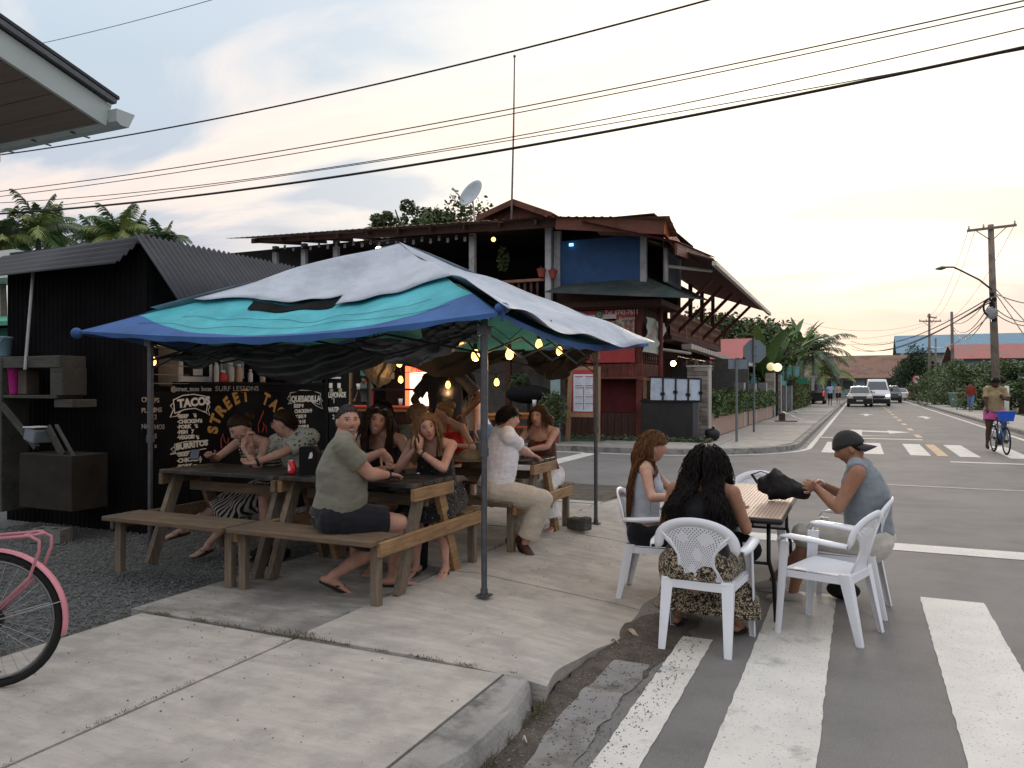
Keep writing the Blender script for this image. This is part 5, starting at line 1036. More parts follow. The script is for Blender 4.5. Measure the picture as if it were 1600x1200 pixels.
def rtable(label, u, v, d, w=1.3, dd=.8, m=ORW, top=None, h=.76, z=.13):
 p = gp(u, v, z + h) if False else dp(u, v, d); x, y = p.x, p.y; t = thing('dining_table', label, 'table', (x, y, z), 0, 'restaurant tables'); b = MB(); b.rbox((0, 0, h - .02), (w, dd, .045), .006); b.build('table_top', top or m, t, local=True)
 for sx_ in (-1, 1):
  for sy in (-1, 1): b = MB(); b.box((sx_ * (w / 2 - .07), sy * (dd / 2 - .07), (h - .05) / 2), (.08, .08, h - .05)); b.build('leg', m, t, local=True)
  b = MB(); b.beam((sx_ * (w / 2 - .1), -dd / 2 + .06, h - .12), (sx_ * (w / 2 - .45), -dd / 2 + .06, h - .42), .04, .06); b.build('brace', m, t, local=True)
 b = MB(); b.b2(-w / 2 + .1, w / 2 - .1, -dd / 2 + .05, -dd / 2 + .09, h - .14, h - .05); b.build('apron', m, t, local=True)
 b = MB(); b.b2(-w / 2, w / 2, -dd / 2 - .42, -dd / 2 - .14, .40, .44); b.build('bench_seat', REDT, t, local=True)
 for sx_ in (-1, 1): b = MB(); b.b2(sx_ * (w / 2 - .12) - .03, sx_ * (w / 2 - .12) + .03, -dd / 2 - .36, -dd / 2 - .2, 0, .40); b.build('bench_leg', m, t, local=True)
 return t
rtable('honey wood restaurant table with orange bench, right of the front canopy pole', 760, 640, 20.5, 1.6, .9); rtable('honey wood restaurant table with red edge, above the seated man in white', 820, 636, 21.0, 1.7, .9, top=ORW)
rtable('long red topped restaurant table left of the standing man', 590, 636, 21.5, 3.4, .9, top=REDT, h=.95); rtable('dark wood restaurant table at the back left', 700, 640, 22.5, 1.4, .8)
for i, (u, v, d, lab) in enumerate(((758, 634, 20.3, 'white cup on the honey wood table beside the canopy pole'), (835, 630, 20.8, 'white cup on the red edged restaurant table'), (626, 628, 21.2, 'tall white cup at the right end of the red topped table'), (560, 604, 23.5, 'white cup on the dark bar shelf'))):
 p = dp(u, v, d); b = MB(); b.lathe((0, 0, -.09), [(.045, 0), (.06, .18), (.055, .18)], 10); o = b.build('cup', WHT, smooth=True); o.location = p; tag(o, lab, 'cup', 'cups in the restaurant')
bar = thing('bar_counter', 'dark bar counter with maroon front inside the restaurant', 'counter', dp(600, 650, 24)); a = dp(560, 608, 24); c = dp(608, 640, 24); b = MB(); b.b2(a.x - .3, c.x + 1.2, a.y, a.y + .5, a.z - .04, a.z + .02); b.build('bar_top', DARKI, bar); b = MB(); b.b2(a.x + .4, c.x - .3, a.y - .05, a.y - .01, .2, a.z - .05); b.build('bar_front', mat('maroon_cloth', (.22, .03, .04), .8, .3, 6), bar)
for i, (u0, v0, u1, v1, d, m, nm) in enumerate(((563, 570, 578, 587, 25, mat('teal_poster', (.06, .28, .27), .6, .1), 'teal square poster on the dark back wall of the restaurant'), (609, 582, 618, 592, 25, mat('yellow_note', (.35, .28, .15), .6, .1), 'yellowish notice on the back wall beside the hanging bulbs'))):
 a = dp(u0, v0, d); c = dp(u1, v1, d); b = MB(); b.b2(a.x, c.x, a.y, a.y + .02, c.z, a.z); o = b.build('wall_poster', m); tag(o, nm, 'poster')
a = dp(535, 575, 24.6); c = dp(552, 650, 24.6); b = MB(); b.b2(a.x, c.x, a.y, a.y + .1, .2, 3.4); o = b.build('wooden_column', WOODE); tag(o, 'warm lit wooden column right of the lemonade board', 'column')
a = dp(827, 572, 23); c = dp(853, 606, 23); b = MB(); b.b2(a.x, c.x, 24.15, 24.19, 1.5, 2.75); b.slot(1).b2(a.x + .05, c.x - .05, 24.12, 24.15, 1.55, 2.7); o = b.build('window_dark', [ORW, DARKI], bd)
a = dp(860, 578, 20.6); c = dp(877, 620, 20.6); b = MB(); b.b2(a.x, c.x, a.y, a.y + .05, .14, a.z); b.slot(1).b2(a.x, c.x, a.y - .01, a.y, .7, 1.2); o = b.build('pale_board', [mat('pale_teal_board', (.26, .37, .38), .6, .1), mat('orange_base', (.45, .15, .05), .7, .1)]); tag(o, 'pale teal board with orange band between the window and the menu easel', 'board')
a = dp(850, 634, 20.4); b = MB(); b.b2(a.x - 3.6, a.x + 2.1, 20.35, 20.45, .13, .16);
b = MB(); b.b2(-10.5, -6.4, 19.75, 20.5, .136, .142); o = b.build('green_mat', mat('green_turf_mat', (.02, .10, .06), .9, .3, 8)); tag(o, 'dark green mat laid before the restaurant entrance', 'mat')
t = thing('potted_palm', 'bushy green potted plant beside the restaurant tables', 'plant', dp(862, 660, 20.3)); c_ = dp(864, 640, 20.3); leaves('foliage', cloud(c_, (.42, .4, .5), 700, 77, .2), .22, LEAFM, t, aspect=6, droop=-.2, mats2=[LEAFD, LEAFR]); b = MB(); b.lathe((c_.x, c_.y, .14), [(.14, 0), (.2, .34), (.22, .34)], 12); b.build('pot', mat('terracotta', (0, 0, 0)), t)
t = thing('round_chair', 'black round backed lounge chair inside the restaurant', 'chair', dp(826, 640, 22.2)); c_ = dp(826, 616, 22.2); b = MB(); b.sph(c_, .55, 18, 10, (1.35, .5, .5)); b.build('chair_shell', BLK, t, smooth=True); b = MB(); b.tube([c_, (c_.x, c_.y, .16)], .05, 8); b.build('stem', METB, t)
t = thing('green_plant', 'dark leafy plant in the corner by the round chair', 'plant', dp(808, 612, 22.8)); leaves('foliage', cloud(dp(812, 603, 22.8), (.35, .3, .4), 260, 78, .2), .28, LEAFD, t, aspect=5, droop=-.3)
bx = thing('black_cabinet', 'black steel cabinet on the corner with four pale panels leaning above it', 'cabinet', (-4.9, 21.6, .13)); YX = 21.1
a = onY(1003, 626, YX); c = onY(1092, 686, YX); b = MB(); b.b2(a.x, c.x - .18, YX, YX + .7, .13, a.z - .03); b.build('cabinet_body', mat('black_steel_sheet', (.022, .022, .023), .5, .25, 4), bx); b = MB(); b.b2(a.x - .05, c.x + .02, YX - .04, YX + .74, a.z - .03, a.z + .02); b.build('cabinet_top', METB, bx)
b = MB(); b.b2(c.x - .17, c.x - .02, YX, YX + .1, .13, a.z - .03); b.build('leg', METD, bx)
PANEL = mat('pale_blue_panel', (.38, .45, .54), .45, .10, 4, dirt=(.28, .33, .38), dscale=3)
for i in range(4):
 u = 1016 + i * 19.8; p0 = onY(u, 626 + i * .6, YX + .05); p1 = onY(u + 18, 626 + i * .6, YX + .05); tl = onY(u + 1.5, 589.5 + i * .8, YX + .3); tr = onY(u + 18.5, 590.2 + i * .8, YX + .3)
 b = MB(); b.prism([p0, p1, tr, tl], (0, .02, 0)); b.build('panel', PANEL, bx); b = MB(); b.beam(p1.lerp(p1, 1) + Vector((.03, -.01, 0)), tr + Vector((.03, -.01, 0)), .05, .03, up=(0, 1, 0)); b.box(p1.lerp(tr, .3 + .1 * (i % 2)) + Vector((.03, -.04, 0)), (.12, .04, .07)); b.build('frame_bar', METB, bx)
b = MB(); b.beam(onY(1014, 589, YX + .3), onY(1096, 592, YX + .3), .04, .04); b.build('top_bar', METB, bx)
rgw = np.random.default_rng(2); P_ = np.stack([rgw.uniform(-7.6, -3.6, 2600), rgw.normal(20.75, .16, 2600), .14 + abs(rgw.normal(0, .045, 2600))], 1); leaves('weeds', P_, .10, mat('weed_leaf', (.055, .085, .03), .8, .45, 5), kind='stuff', seed=3, aspect=3, droop=-.1, mats2=[mat('weed_grey', (.13, .14, .10), .8, .3, 5)])
# stone pillars, planter wall, hedge, signs on the far left pavement
STONE = [mat('ledger_stone_%d' % i, c, .9, .25, 5, bump=.7, bscale=25) for i, c in enumerate(((.27, .235, .21), (.21, .18, .165), (.32, .285, .26)))]
MORT = mat('dark_joint', (.10, .09, .085), .95, .2, 8); PINKW = mat('pink_speckled_render', (.40, .285, .235), .9, .08, 6, bump=.4, bscale=90, speck=((.28, .19, .15), 60, .60)); EDGE = mat('pale_edge_render', (.42, .40, .37), .85, .1, 5)
def pillar(x0, x1, y0, y1, h, label, z=.13, row=.125, group='stone faced pillars along the pavement'):
 t = thing('stone_pillar', label, 'pillar', ((x0 + x1) / 2, (y0 + y1) / 2, z), 0, group)
 b = MB(); b.b2(x0 + .012, x1 - .012, y0 + .012, y1, z, z + h); b.build('core', MORT, t); k = int(h / row); rr = random.Random(int(x0 * 100 + y0 * 10))
 for i in range(k):
  za = z + h * i / k; zb = z + h * (i + 1) / k; cut = x0 + (x1 - x0) * rr.uniform(.3, .7) if rr.random() < .7 else x1
  for a, c in ((x0, cut), (cut, x1)):
   if c - a < .03: continue
   o = rr.uniform(0, .018); b = MB(); b.b2(a + .004, c - .004, y0 - o, y0 + .05, za + .006, zb - .006); b.build('stone', rr.choice(STONE), t)
 b = MB(); b.b2(x1 - .01, x1 + .03, y0 - .012, y1 + .01, z, z + h); b.build('edge_face', EDGE, t); b = MB(); b.b2(x0 - .02, x1 + .05, y0 - .03, y1 + .03, z + h, z + h + .05); b.build('cap', EDGE, t); return t
pA = gp(1124, 686, .13); pB = gp(1137, 690, .13)
YP = pA.y; XP = -3.93
pillar(XP - .62, XP - .03, YP, YP + .4, 2.05, 'tallest stone faced pillar at the corner of the restaurant planter')
pw = thing('planter_wall', 'low pink rendered planter wall with stone strips along the pavement', 'wall', (XP, 28, .13))
ys = [YP + .4, YP + 2.1, YP + 4.0, YP + 6.2, YP + 8.9]
def yv(u): return onX(u, 650, XP).y
b = MB(); yE = yv(1207); b.b2(XP - .32, XP, YP + .4, yE, .13, .82); b.build('rendered_face', PINKW, pw)
b = MB(); b.b2(XP - 1.6, XP - .65, YP + .1, YP + .3, .13, .95); b.build('stone_end', STONE[0], pw)
for i in range(5):
 for j in range(3): b = MB(); b.b2(XP - 1.6 + j * .31 + .006, XP - 1.6 + (j + 1) * .31 - .006, YP + .07, YP + .11, .14 + i * .16, .29 + i * .16); b.build('stone', STONE[(i * 2 + j) % 3], pw)
pil = [(1160, 597, 1), (1179, 599, 0), (1196, 599, 0), (1226, 601, 0), (1237, 603, 0)]
for i, (u, v, big) in enumerate(((1162, 598, 0), (1180, 599, 0), (1197, 598, 0), (1210, 583, 1), (1220, 585, 1), (1228, 602, 0), (1237, 603, 0))):
 y = yv(u); top = onX(u, v, XP).z
 t = thing('post', ['slim grey post rising from the planter, nearest to the tall corner pillar', 'slim grey post behind the stop sign pole', 'slim grey post right of the stop sign', 'stone gate pillar left of the black gate', 'stone gate pillar right of the black gate under the lamps', 'slim grey post right of the gate', 'slim grey post at the far end of the planter wall, beside the wire hedge'][i], 'post', (XP - .1, y, .13), 0, 'posts along the planter')
 b = MB(); b.b2(XP - (.42 if big else .34), XP - .01, y, y + .3, .13, top); b.build('post_core', STONE[0] if big else mat('grey_stone_post', (.20, .21, .22), .9, .2, 4), t); b = MB(); b.b2(XP - .012, XP + .022, y - .01, y + .3, .13, top); b.build('edge_face', EDGE, t)
 if big:
  for k in range(int((top - .13) / .16)): b = MB(); b.b2(XP - .42, XP - .02, y - .02, y + .01, .14 + k * .16, .285 + k * .16); b.build('stone', STONE[k % 3], t)
gt = thing('iron_gate', 'tall black iron gate between the stone pillars', 'gate', (XP - .1, yv(1215), .13)); y0, y1 = yv(1212), yv(1219)
for k in range(8): y = y0 + (y1 - y0) * k / 7; b = MB(); b.tube([(XP - .12, y, .15), (XP - .12, y, 2.35)], .018, 5); b.build('bar', METB, gt)
for z in (.3, 1.3, 2.35): b = MB(); b.tube([(XP - .12, y0, z), (XP - .12, y1, z)], .022, 5); b.build('rail', METB, gt)
fg = thing('iron_fence', 'black iron bars on the restaurant porch behind the hedge', 'fence', (XP - .9, 24, .13))
for k in range(9): x = XP - .95 - k * .0; y = YP + .5 + k * .55; b = MB(); b.tube([(XP - 1.0, y, .5), (XP - 1.0, y, 2.55)], .016, 5); b.build('bar', METB, fg)
b = MB(); b.tube([(XP - 1.0, YP + .4, 2.5), (XP - 1.0, YP + 5, 2.5)], .02, 5); b.build('rail', METB, fg)
hg = []
rg0 = np.random.default_rng(11)
def boxpts(x0, x1, y0, y1, z0, z1, n, rg, rough=.12):
 p = np.stack([rg.uniform(x0, x1, n), rg.uniform(y0, y1, n), rg.uniform(z0, z1, n)], 1); k = rg.integers(0, 3, n)
 p[k == 0, 2] = z1 + rg.normal(0, rough, (k == 0).sum()); p[k == 1, 0] = x1 + rg.normal(0, rough, (k == 1).sum()); return p
h = thing('hedge', 'clipped green hedge growing behind the pink planter wall', 'hedge', (XP - .3, 28, .5)); leaves('foliage', boxpts(XP - .5, XP + .10, YP + .45, yE, .72, 1.36, 7000, rg0, .07), .13, LEAFM, h, mats2=[LEAFD, mat('leaf_bright', (.11, .17, .06), .6, .4, 5)], droop=.0)
h = thing('hedge', 'dark leafy shrubs on the porch between the black cabinet and the tall pillar', 'hedge', (XP - 1.2, 23, .5)); leaves('foliage', cloud((XP - 1.15, YP + .8, 1.15), (.75, .6, .70), 2600, 12, .2), .15, LEAFD, h, mats2=[LEAFM])
b = MB(); b.beam((XP - 1.25, YP + .3, 1.9), (XP - .5, YP + .3, 1.4), .05, .02); o = b.build('leaning_stick', WHT); tag(o, 'thin pale slat leaning among the shrubs left of the tall pillar', 'slat')
wy0, wy1 = yv(1241), yv(1262); h = thing('hedge', 'yellow green creeper covering the fence beyond the planter wall', 'hedge', (XP, (wy0 + wy1) / 2, .13)); leaves('foliage', boxpts(XP - .4, XP + .1, wy0, wy1, .15, 2.1, 6000, rg0, .1), .17, LEAFY, h, mats2=[LEAFM, LEAFR]); b = MB(); b.b2(XP - .3, XP - .1, wy0, wy1, .13, 2.0); b.build('fence_panel', mat('dark_fence_panel', (.07, .045, .03), .9, .3), h)
p = gp(1113, 689, .13); t = thing('trash_bag', 'tied black rubbish bag at the foot of the tall stone pillar', 'trash bag', p); b = MB()
for q in range(1): b.sph((0, 0, .17), .21, 18, 12, (1, .8, .85))
b.v = [tuple(Vector(v) * (1 + .12 * mnoise.noise(Vector(v) * 9))) for v in b.v]; b.build('bag_body', mat('shiny_black_bag', (.012, .012, .013), .45, .2, 9, bump=.8, bscale=18), t, local=True, smooth=True); b = MB(); b.tube([(0, 0, .32), (.02, 0, .37), (.05, 0, .40)], [.03, .02, .045], 6); b.build('knot', mat('shiny_black_bag', (0, 0, 0)), t, local=True)
b = MB(); p = gp(1222, 658, .13); b.box((p.x, p.y, .30), (.25, .25, .34)); b.slot(1).beam((p.x, p.y - .2, .55), (p.x + .95, p.y - .3, .16), .04, .03); b.slot(0).box((p.x + .2, p.y - .4, .15), (.9, .5, .03)); o = b.build('gate_step', [mat('rusty_block', (.10, .07, .06), .9, .3), WHT]); tag(o, 'dark step and block in front of the iron gate', 'step')
b = MB(); p = gp(1244, 645, .13); b.sph((p.x, p.y, .17), .10, 8, 5, (1.3, 1, .5)); o = b.build('litter', WHT); tag(o, 'white scrap of litter at the foot of the creeper hedge', 'litter')
SGN = mat('sign_back_grey', (.17, .21, .25), .5, .08, 4, metal=.3)
def sign(u, vb, vt, poly_c, rad, label, kind_='oct', d=None):
 p = gp(u, vb, .13); t = thing('road_sign', label, 'sign', p); tp_ = onY(u, vt, p.y); b = MB(); b.tube([p, tp_], .034, 8); b.build('pole', mat('sign_pole', (.16, .18, .19), .5, .15, 6, metal=.4), t)
 c = onY(poly_c[0], poly_c[1], p.y + .05); b = MB()
 if kind_ == 'oct': pts = [c + Vector((rad * cw * math.cos(a), rad * sw_ * math.cos(a), rad * math.sin(a))) for a in [math.pi / 8 + math.pi / 4 * i for i in range(8)]]
 else: pts = [c + Vector((x * cw, x * sw_, z)) for x, z in ((-rad[0], -rad[1]), (rad[0], -rad[1]), (rad[0], rad[1]), (-rad[0], rad[1]))]
 b.prism(pts, Vector((-sw_, cw, 0)) * .012); b.build('plate', SGN, t); b = MB();
 for dz in (-.15, .15): b.box(c + Vector((0, -.02, dz)), (.12, .03, .03));
 b.build('clamp', METD, t); return t
sign(1178, 675, 528, (1179, 549), .405, 'large grey octagonal sign seen from behind on the pavement')
sign(1151, 690, 562, (1153, 569), (.26, .13), 'small rectangular sign on a slim pole just left of the octagonal sign', 'rect')
p = onX(1213, 660, XP + .05); t = thing('globe_lamp', 'black lamp post with two yellow glowing globes above the gate', 'street lamp', (p.x, p.y, .13)); c1, c2 = dp(1205, 573, p.y * .93 + 0), None
dl = (Vector((p.x, p.y, 0)) - Vector((0, 0, 0))).dot(Vector((-sw_, cw, 0))); c1 = dp(1204.5, 573, dl); c2 = dp(1215, 574, dl - .25)
b = MB(); b.tube([(p.x, p.y, .13), (p.x, p.y, c1.z - .3)], .05, 8); b.tube([c1 + Vector((0, 0, -.25)), (p.x, p.y, c1.z - .45), c2 + Vector((0, 0, -.25))], .03, 6); b.build('post_and_arms', METB, t)
for c, e_, col in ((c1, .42, (.9, .72, .38)), (c2, 1.0, (1, .92, .48))): b = MB(); b.sph(c, .21, 18, 12); b.build('globe', mat('globe_%.1f' % e_, (.6, .55, .35), .4, .03, 3, emit=col, es=e_), t, smooth=True)
# plants: banana, coconut palm, palms
def blade(b, base, d, ln, w, droop, fold=.25, n=9, slot=0):
 """one long leaf blade arching from base"""
 d = Vector(d).normalized(); P = []; p = Vector(base);
 for i in range(n + 1):
  t = i / n; ww = w * math.sin(math.pi * min(1, .08 + t * .93)) ** .6; s = d.cross(Vector((0, 0, 1))); s = s.normalized() if s.length > .05 else Vector((1, 0, 0)); up = s.cross(d)
  P.append([p - s * ww + up * ww * fold, p, p + s * ww + up * ww * fold]); p = p + d * ln / n; d = (d + Vector((0, 0, -droop / n))).normalized()
 b.slot(slot); b.grid(P)
BANL = mat('banana_leaf', (.085, .16, .04), .5, .25, 3, bump=.3, bscale=20, stretch=(1, 1, 4)); BANL2 = mat('banana_leaf_light', (.115, .20, .035), .5, .25, 3, bump=.3, bscale=20)
TRK = mat('tree_bark', (.10, .085, .065), .9, .4, 6, bump=.8, bscale=20); PALMT = mat('palm_bark', (.17, .155, .13), .9, .3, 6, bump=.7, bscale=14)
def banana(px, py, h, leaves_, label, seed, L_=2.6, w=.46):
 rr = random.Random(seed); t = thing('banana_plant', label, 'banana plant', (px, py, .1)); b = MB(); b.tube([(px, py, .1), (px + .05, py, h * .6), (px + .05, py, h)], [.16, .12, .08], 10); b.build('stem', mat('banana_stem', (.10, .12, .05), .7, .3), t, smooth=True)
 for i in range(leaves_):
  a = i * 2.4 + rr.random(); el = rr.uniform(.75, 1.45); b = MB(); blade(b, (px + .05, py, h - rr.uniform(0, .5)), (math.cos(a) * math.cos(el), math.sin(a) * math.cos(el), math.sin(el)), L_ * rr.uniform(.8, 1.15), w * rr.uniform(.8, 1.1), rr.uniform(.5, 1.3)); b.build('large_leaf', rr.choice([BANL, BANL, BANL2]), t, smooth=True)
 return t
def at_d(u, d): r = ray(u, 605); return CAM.x + r.x * d, CAM.y + r.y * d
for i, (u, d, h, n_, L_) in enumerate(((1194, 42, 2.3, 9, 2.9), (1227, 52, 3.3, 10, 3.3), (1212, 48, 2.8, 9, 2.9), (1250, 66, 4.3, 9, 3.8), (1238, 60, 3.8, 8, 3.2))):
 x, y = at_d(u, d); banana(x, y, h, n_, ['banana plant directly right of the octagonal sign', 'banana plant with the brightest upright leaf behind the globe lamps', 'banana plant crowded between the two brighter ones', 'tall banana plant left of the coconut palm', 'banana plant behind the lamps with darker leaves'][i], 40 + i, L_)
def frond(b, base, d, ln, leaf, droop, n=15, slot=0, rr=random, wid=.03):
 d = Vector(d).normalized(); p = Vector(base); pts = [p]; dirs = [d]
 for i in range(n): p = p + d * ln / n; d = (d + Vector((0, 0, -droop / n * (.6 + i / n)))).normalized(); pts.append(p); dirs.append(d)
 b.slot(slot); b.tube(pts, [.035 * (1 - i / (n + 1)) + .006 for i in range(n + 1)], 4, cap=False)
 for i in range(2, n + 1):
  s = dirs[i].cross(Vector((0, 0, 1))); s = s.normalized() if s.length > .05 else Vector((1, 0, 0)); t = i / n; l_ = leaf * math.sin(math.pi * (.12 + .82 * t)) ** .7
  for k in range(2):
   q = pts[i].lerp(pts[i - 1], k * .5)
   for sg in (-1, 1):
    e_ = (s * sg * .8 + dirs[i] * .55 + Vector((0, 0, -.30 + rr.uniform(-.25, .15)))).normalized(); w_ = dirs[i] * wid; m_ = q + e_ * l_ * .5; tip = q + e_ * l_ + Vector((0, 0, -l_ * .28))
    b.add([q - w_, q + w_, m_ + w_ * .9, m_ - w_ * .9, tip], [(0, 1, 2, 3), (3, 2, 4)])
FRON = mat('palm_frond', (.075, .135, .045), .5, .4, 2); FROND2 = mat('palm_frond_grey', (.12, .16, .10), .5, .35, 2); FROND3 = mat('palm_frond_yellow', (.19, .23, .07), .5, .35, 2)
def palm(x, y, h, n, label, seed, L_=2.6, leaf=.6, trunk=.14, mats_=(None,), group=None, z0=.1, lo=-.35, wid=.018):
 rr = random.Random(seed); t = thing('palm_tree', label, 'palm tree', (x, y, z0), 0, group); b = MB(); top = Vector((x + rr.uniform(-.3, .3), y, h)); b.tube([(x, y, z0), Vector((x, y, h * .5)).lerp(top, .4), top], [trunk * 1.2, trunk, trunk * .8], 10); b.build('trunk', PALMT, t, smooth=True)
 for i in range(n):
  a = i * 2.399 + rr.uniform(-.2, .2); el = lo + ((1.45 if wid < .05 else 1.15) - lo) * ((i + .5) / n) ** .8; b = MB(); frond(b, top, (math.cos(a) * math.cos(el), math.sin(a) * math.cos(el), math.sin(el)), L_ * rr.uniform(.85, 1.1), leaf, rr.uniform(1.1, 1.9), rr=rr, wid=wid); b.build('frond', rr.choice(mats_), t, smooth=False)
 return t
x, y = at_d(1272, 76); palm(x, y, 5.0, 26, 'coconut palm with arching grey green fronds over the pavement', 3, 4.3, 1.0, mats_=(FRON, FROND2, FROND2), lo=-.5, wid=.06)
x, y = at_d(1288, 84); palm(x, y, 3.2, 16, 'low yellow green palm at the far end of the left pavement', 5, 3.6, .8, mats_=(FROND3, FRON), lo=-.5, wid=.06)
for i, (u, v, d, L_) in enumerate(((8, 360, 17, 1.6), (60, 348, 17.5, 2.0), (66, 356, 19.0, 1.7), (186, 354, 19.5, 1.9), (150, 364, 21, 1.5), (212, 362, 21.5, 1.6), (265, 370, 21.5, 1.5))):
 p = dp(u, v, d); palm(p.x, p.y, p.z - .25, 17, ['palm crown cut by the left edge of the picture above the stall', 'largest palm crown rising over the left end of the stall roof', 'lower palm crown tucked under the largest one', 'palm crown above the middle of the stall fascia', 'small palm crown low between the two big ones', 'palm crown just left of the roof peak of the stall', 'palm crown alone at the right, behind the corrugated awning'][i], 60 + i, L_ * .54, .34, .07, (FRON, FROND2, FROND3), z0=-.05)
# leafy trees
def tree(x, y, h, r, label, seed, n=5200, size=.28, mats_=(LEAFD, LEAFM, LEAFR), trunk_r=.18, z0=-.05, name='tree', cat='tree', lumps=26, base=None, group=None, lr=.36):
 rr = random.Random(seed); t = thing(name, label, cat, (x, y, z0), 0, group); c = Vector((x, y, h - r[2])); b = MB(); b.tube([(x, y, z0), (x + .1, y, (z0 + c.z) * .5), c], [trunk_r, trunk_r * .8, trunk_r * .5], 8); b.build('trunk', TRK, t, smooth=True)
 for i in range(6):
  a = i * 1.05 + rr.random(); e_ = c + Vector((math.cos(a) * r[0] * .75, math.sin(a) * r[1] * .75, rr.uniform(-.1, .6) * r[2])); b = MB(); s_ = Vector((x, y, max(.5, c.z - r[2] * .7))); b.tube([s_, s_.lerp(e_, .5) + Vector((0, 0, .2)), e_], [trunk_r * .5, trunk_r * .3, .03], 6); b.build('limb', TRK, t)
 leaves('crown', cloud(c, r, n, seed, lumps=lumps, lump_r=lr), size, mats_[0], t, seed=seed, mats2=list(mats_[1:]), aspect=1.7); return t
x, y = at_d(1165, 50); tree(x, y, 6.7, (3.6, 3, 2.6), 'dark leafy tree behind the side balcony of the restaurant', 71, 9000, .30)
x, y = at_d(1190, 44); tree(x, y, 5.4, (2.2, 2, 1.9), 'lower tree under the end of the long side roof', 72, 4500, .26)
x, y = at_d(1120, 46); tree(x, y, 6.7, (3.0, 2, 2.8), 'tree glimpsed through the side balcony posts', 73, 7000, .28)
for i, (u, v, d, r) in enumerate(((604, 348, 36, 1.1), (633, 338, 36, 1.35), (683, 340, 34, 1.25), (716, 333, 33, 1.5))):
 p = dp(u, v, d); tree(p.x, p.y, p.z + r * .5, (r * 1.2, r, r * .95), ['thin pale tree top at the left of the row above the long eave', 'round dark tree top above the long eave, second from the left', 'tree top above the long eave, just left of the dish', 'greenest tree top directly below the satellite dish'][i], 80 + i, 1500, .22, (LEAFM, LEAFR, LEAFD) if i != 0 else (LEAFR, LEAFM), lumps=12, group='tree tops above the long eave')
x, y = at_d(1431, 98); tree(x, y, 6.9, (3.3, 3, 3.5), 'tall dark conical tree on the right of the road', 90, 9000, .28, (mat('leaf_black_green', (.022, .042, .018), .6, .4, 4), LEAFD), lumps=34)
x, y = at_d(1408, 108); tree(x, y, 4.9, (2.2, 2, 2.3), 'darker rounded shrub tree beside the no turn sign', 91, 3500, .26, (LEAFD, mat('leaf_black_green', (0, 0, 0))))
for i, (u, d, h_, r) in enumerate(((1468, 74, 3.9, (2.6, 2, 1.9)), (1492, 64, 3.5, (2.6, 2, 1.8)), (1522, 57, 4.1, (2.3, 1.6, 2.1)), (1545, 50, 3.0, (2.0, 1.5, 1.6)), (1447, 86, 3.1, (2.0, 1.6, 1.6)))):
 x, y = at_d(u, d); tree(x, y, h_ - .3, r, ['pale green bush left of the planter tub', 'broad bush behind the planter tub', 'tall yellow green bush beside the utility pole', 'bush behind the person in the red shirt', 'reddish leafed bush nearest to the no turn sign'][i], 95 + i, 6000, .20, (mat('leaf_soft', (.21, .27, .14), .6, .35, 4), LEAFM, LEAFR if i != 4 else mat('leaf_reddish', (.13, .07, .05), .6, .3, 4)), .08, name='bush', cat='bush', lumps=24, lr=.42)
x0_, y0_ = at_d(1580, 35); h = thing('hedge', 'low dark flowering hedge right of the white bollards', 'hedge', (7.6, 27, .1)); leaves('foliage', boxpts(7.5, 12, 22, 38, .1, 1.5, 12000, rg0, .12) * np.array([1, 1, 1]), .15, LEAFD, h, mats2=[mat('leaf_black_green', (0, 0, 0)), LEAFM]); Pq = boxpts(7.45, 7.5, 22, 38, .1, 1.5, 2500, rg0, .05); Pq[:, 0] = 7.5 + rg0.normal(0, .06, 2500); leaves('front_foliage', Pq, .14, LEAFD, h, mats2=[LEAFM])
x, y = at_d(1596, 48); tree(x, y, 3.5, (2.6, 2.5, 1.4), 'overgrown creeper mass at the right edge of the picture', 99, 6500, .22, (LEAFM, LEAFD, mat('leaf_soft', (0, 0, 0))), lumps=22)
b = MB(); P = []
for i in range(80):
 x = -500 + i * 14; h_ = 9 + 7 * mnoise.noise(Vector((i * .13, 0, 0))) + 3 * mnoise.noise(Vector((i * .7, 3, 0))) + (5 * gs(x, 40, 90)); P.append([(x, 420, -2), (x, 430, max(4, h_)), (x, 480, max(4, h_) + 4)])
b.grid(P); b.build('hills', mat('hill_green', (.075, .085, .065), .95, .3, .05), kind='structure', smooth=True)
rgh = np.random.default_rng(8); n = 16000; xs = rgh.uniform(-350, 400, n); hh = rgh.uniform(1, 9, n); hp = np.stack([xs, rgh.uniform(200, 260, n), hh * (.6 + .4 * np.sin(xs * .07) ** 2)], 1); leaves('far_woods', hp, 1.9, mat('far_leaf', (.085, .10, .065), .8, .35, .2), kind='stuff', seed=4, aspect=1.2, mats2=[mat('far_leaf_dark', (.055, .07, .045), .8, .35, .2)])
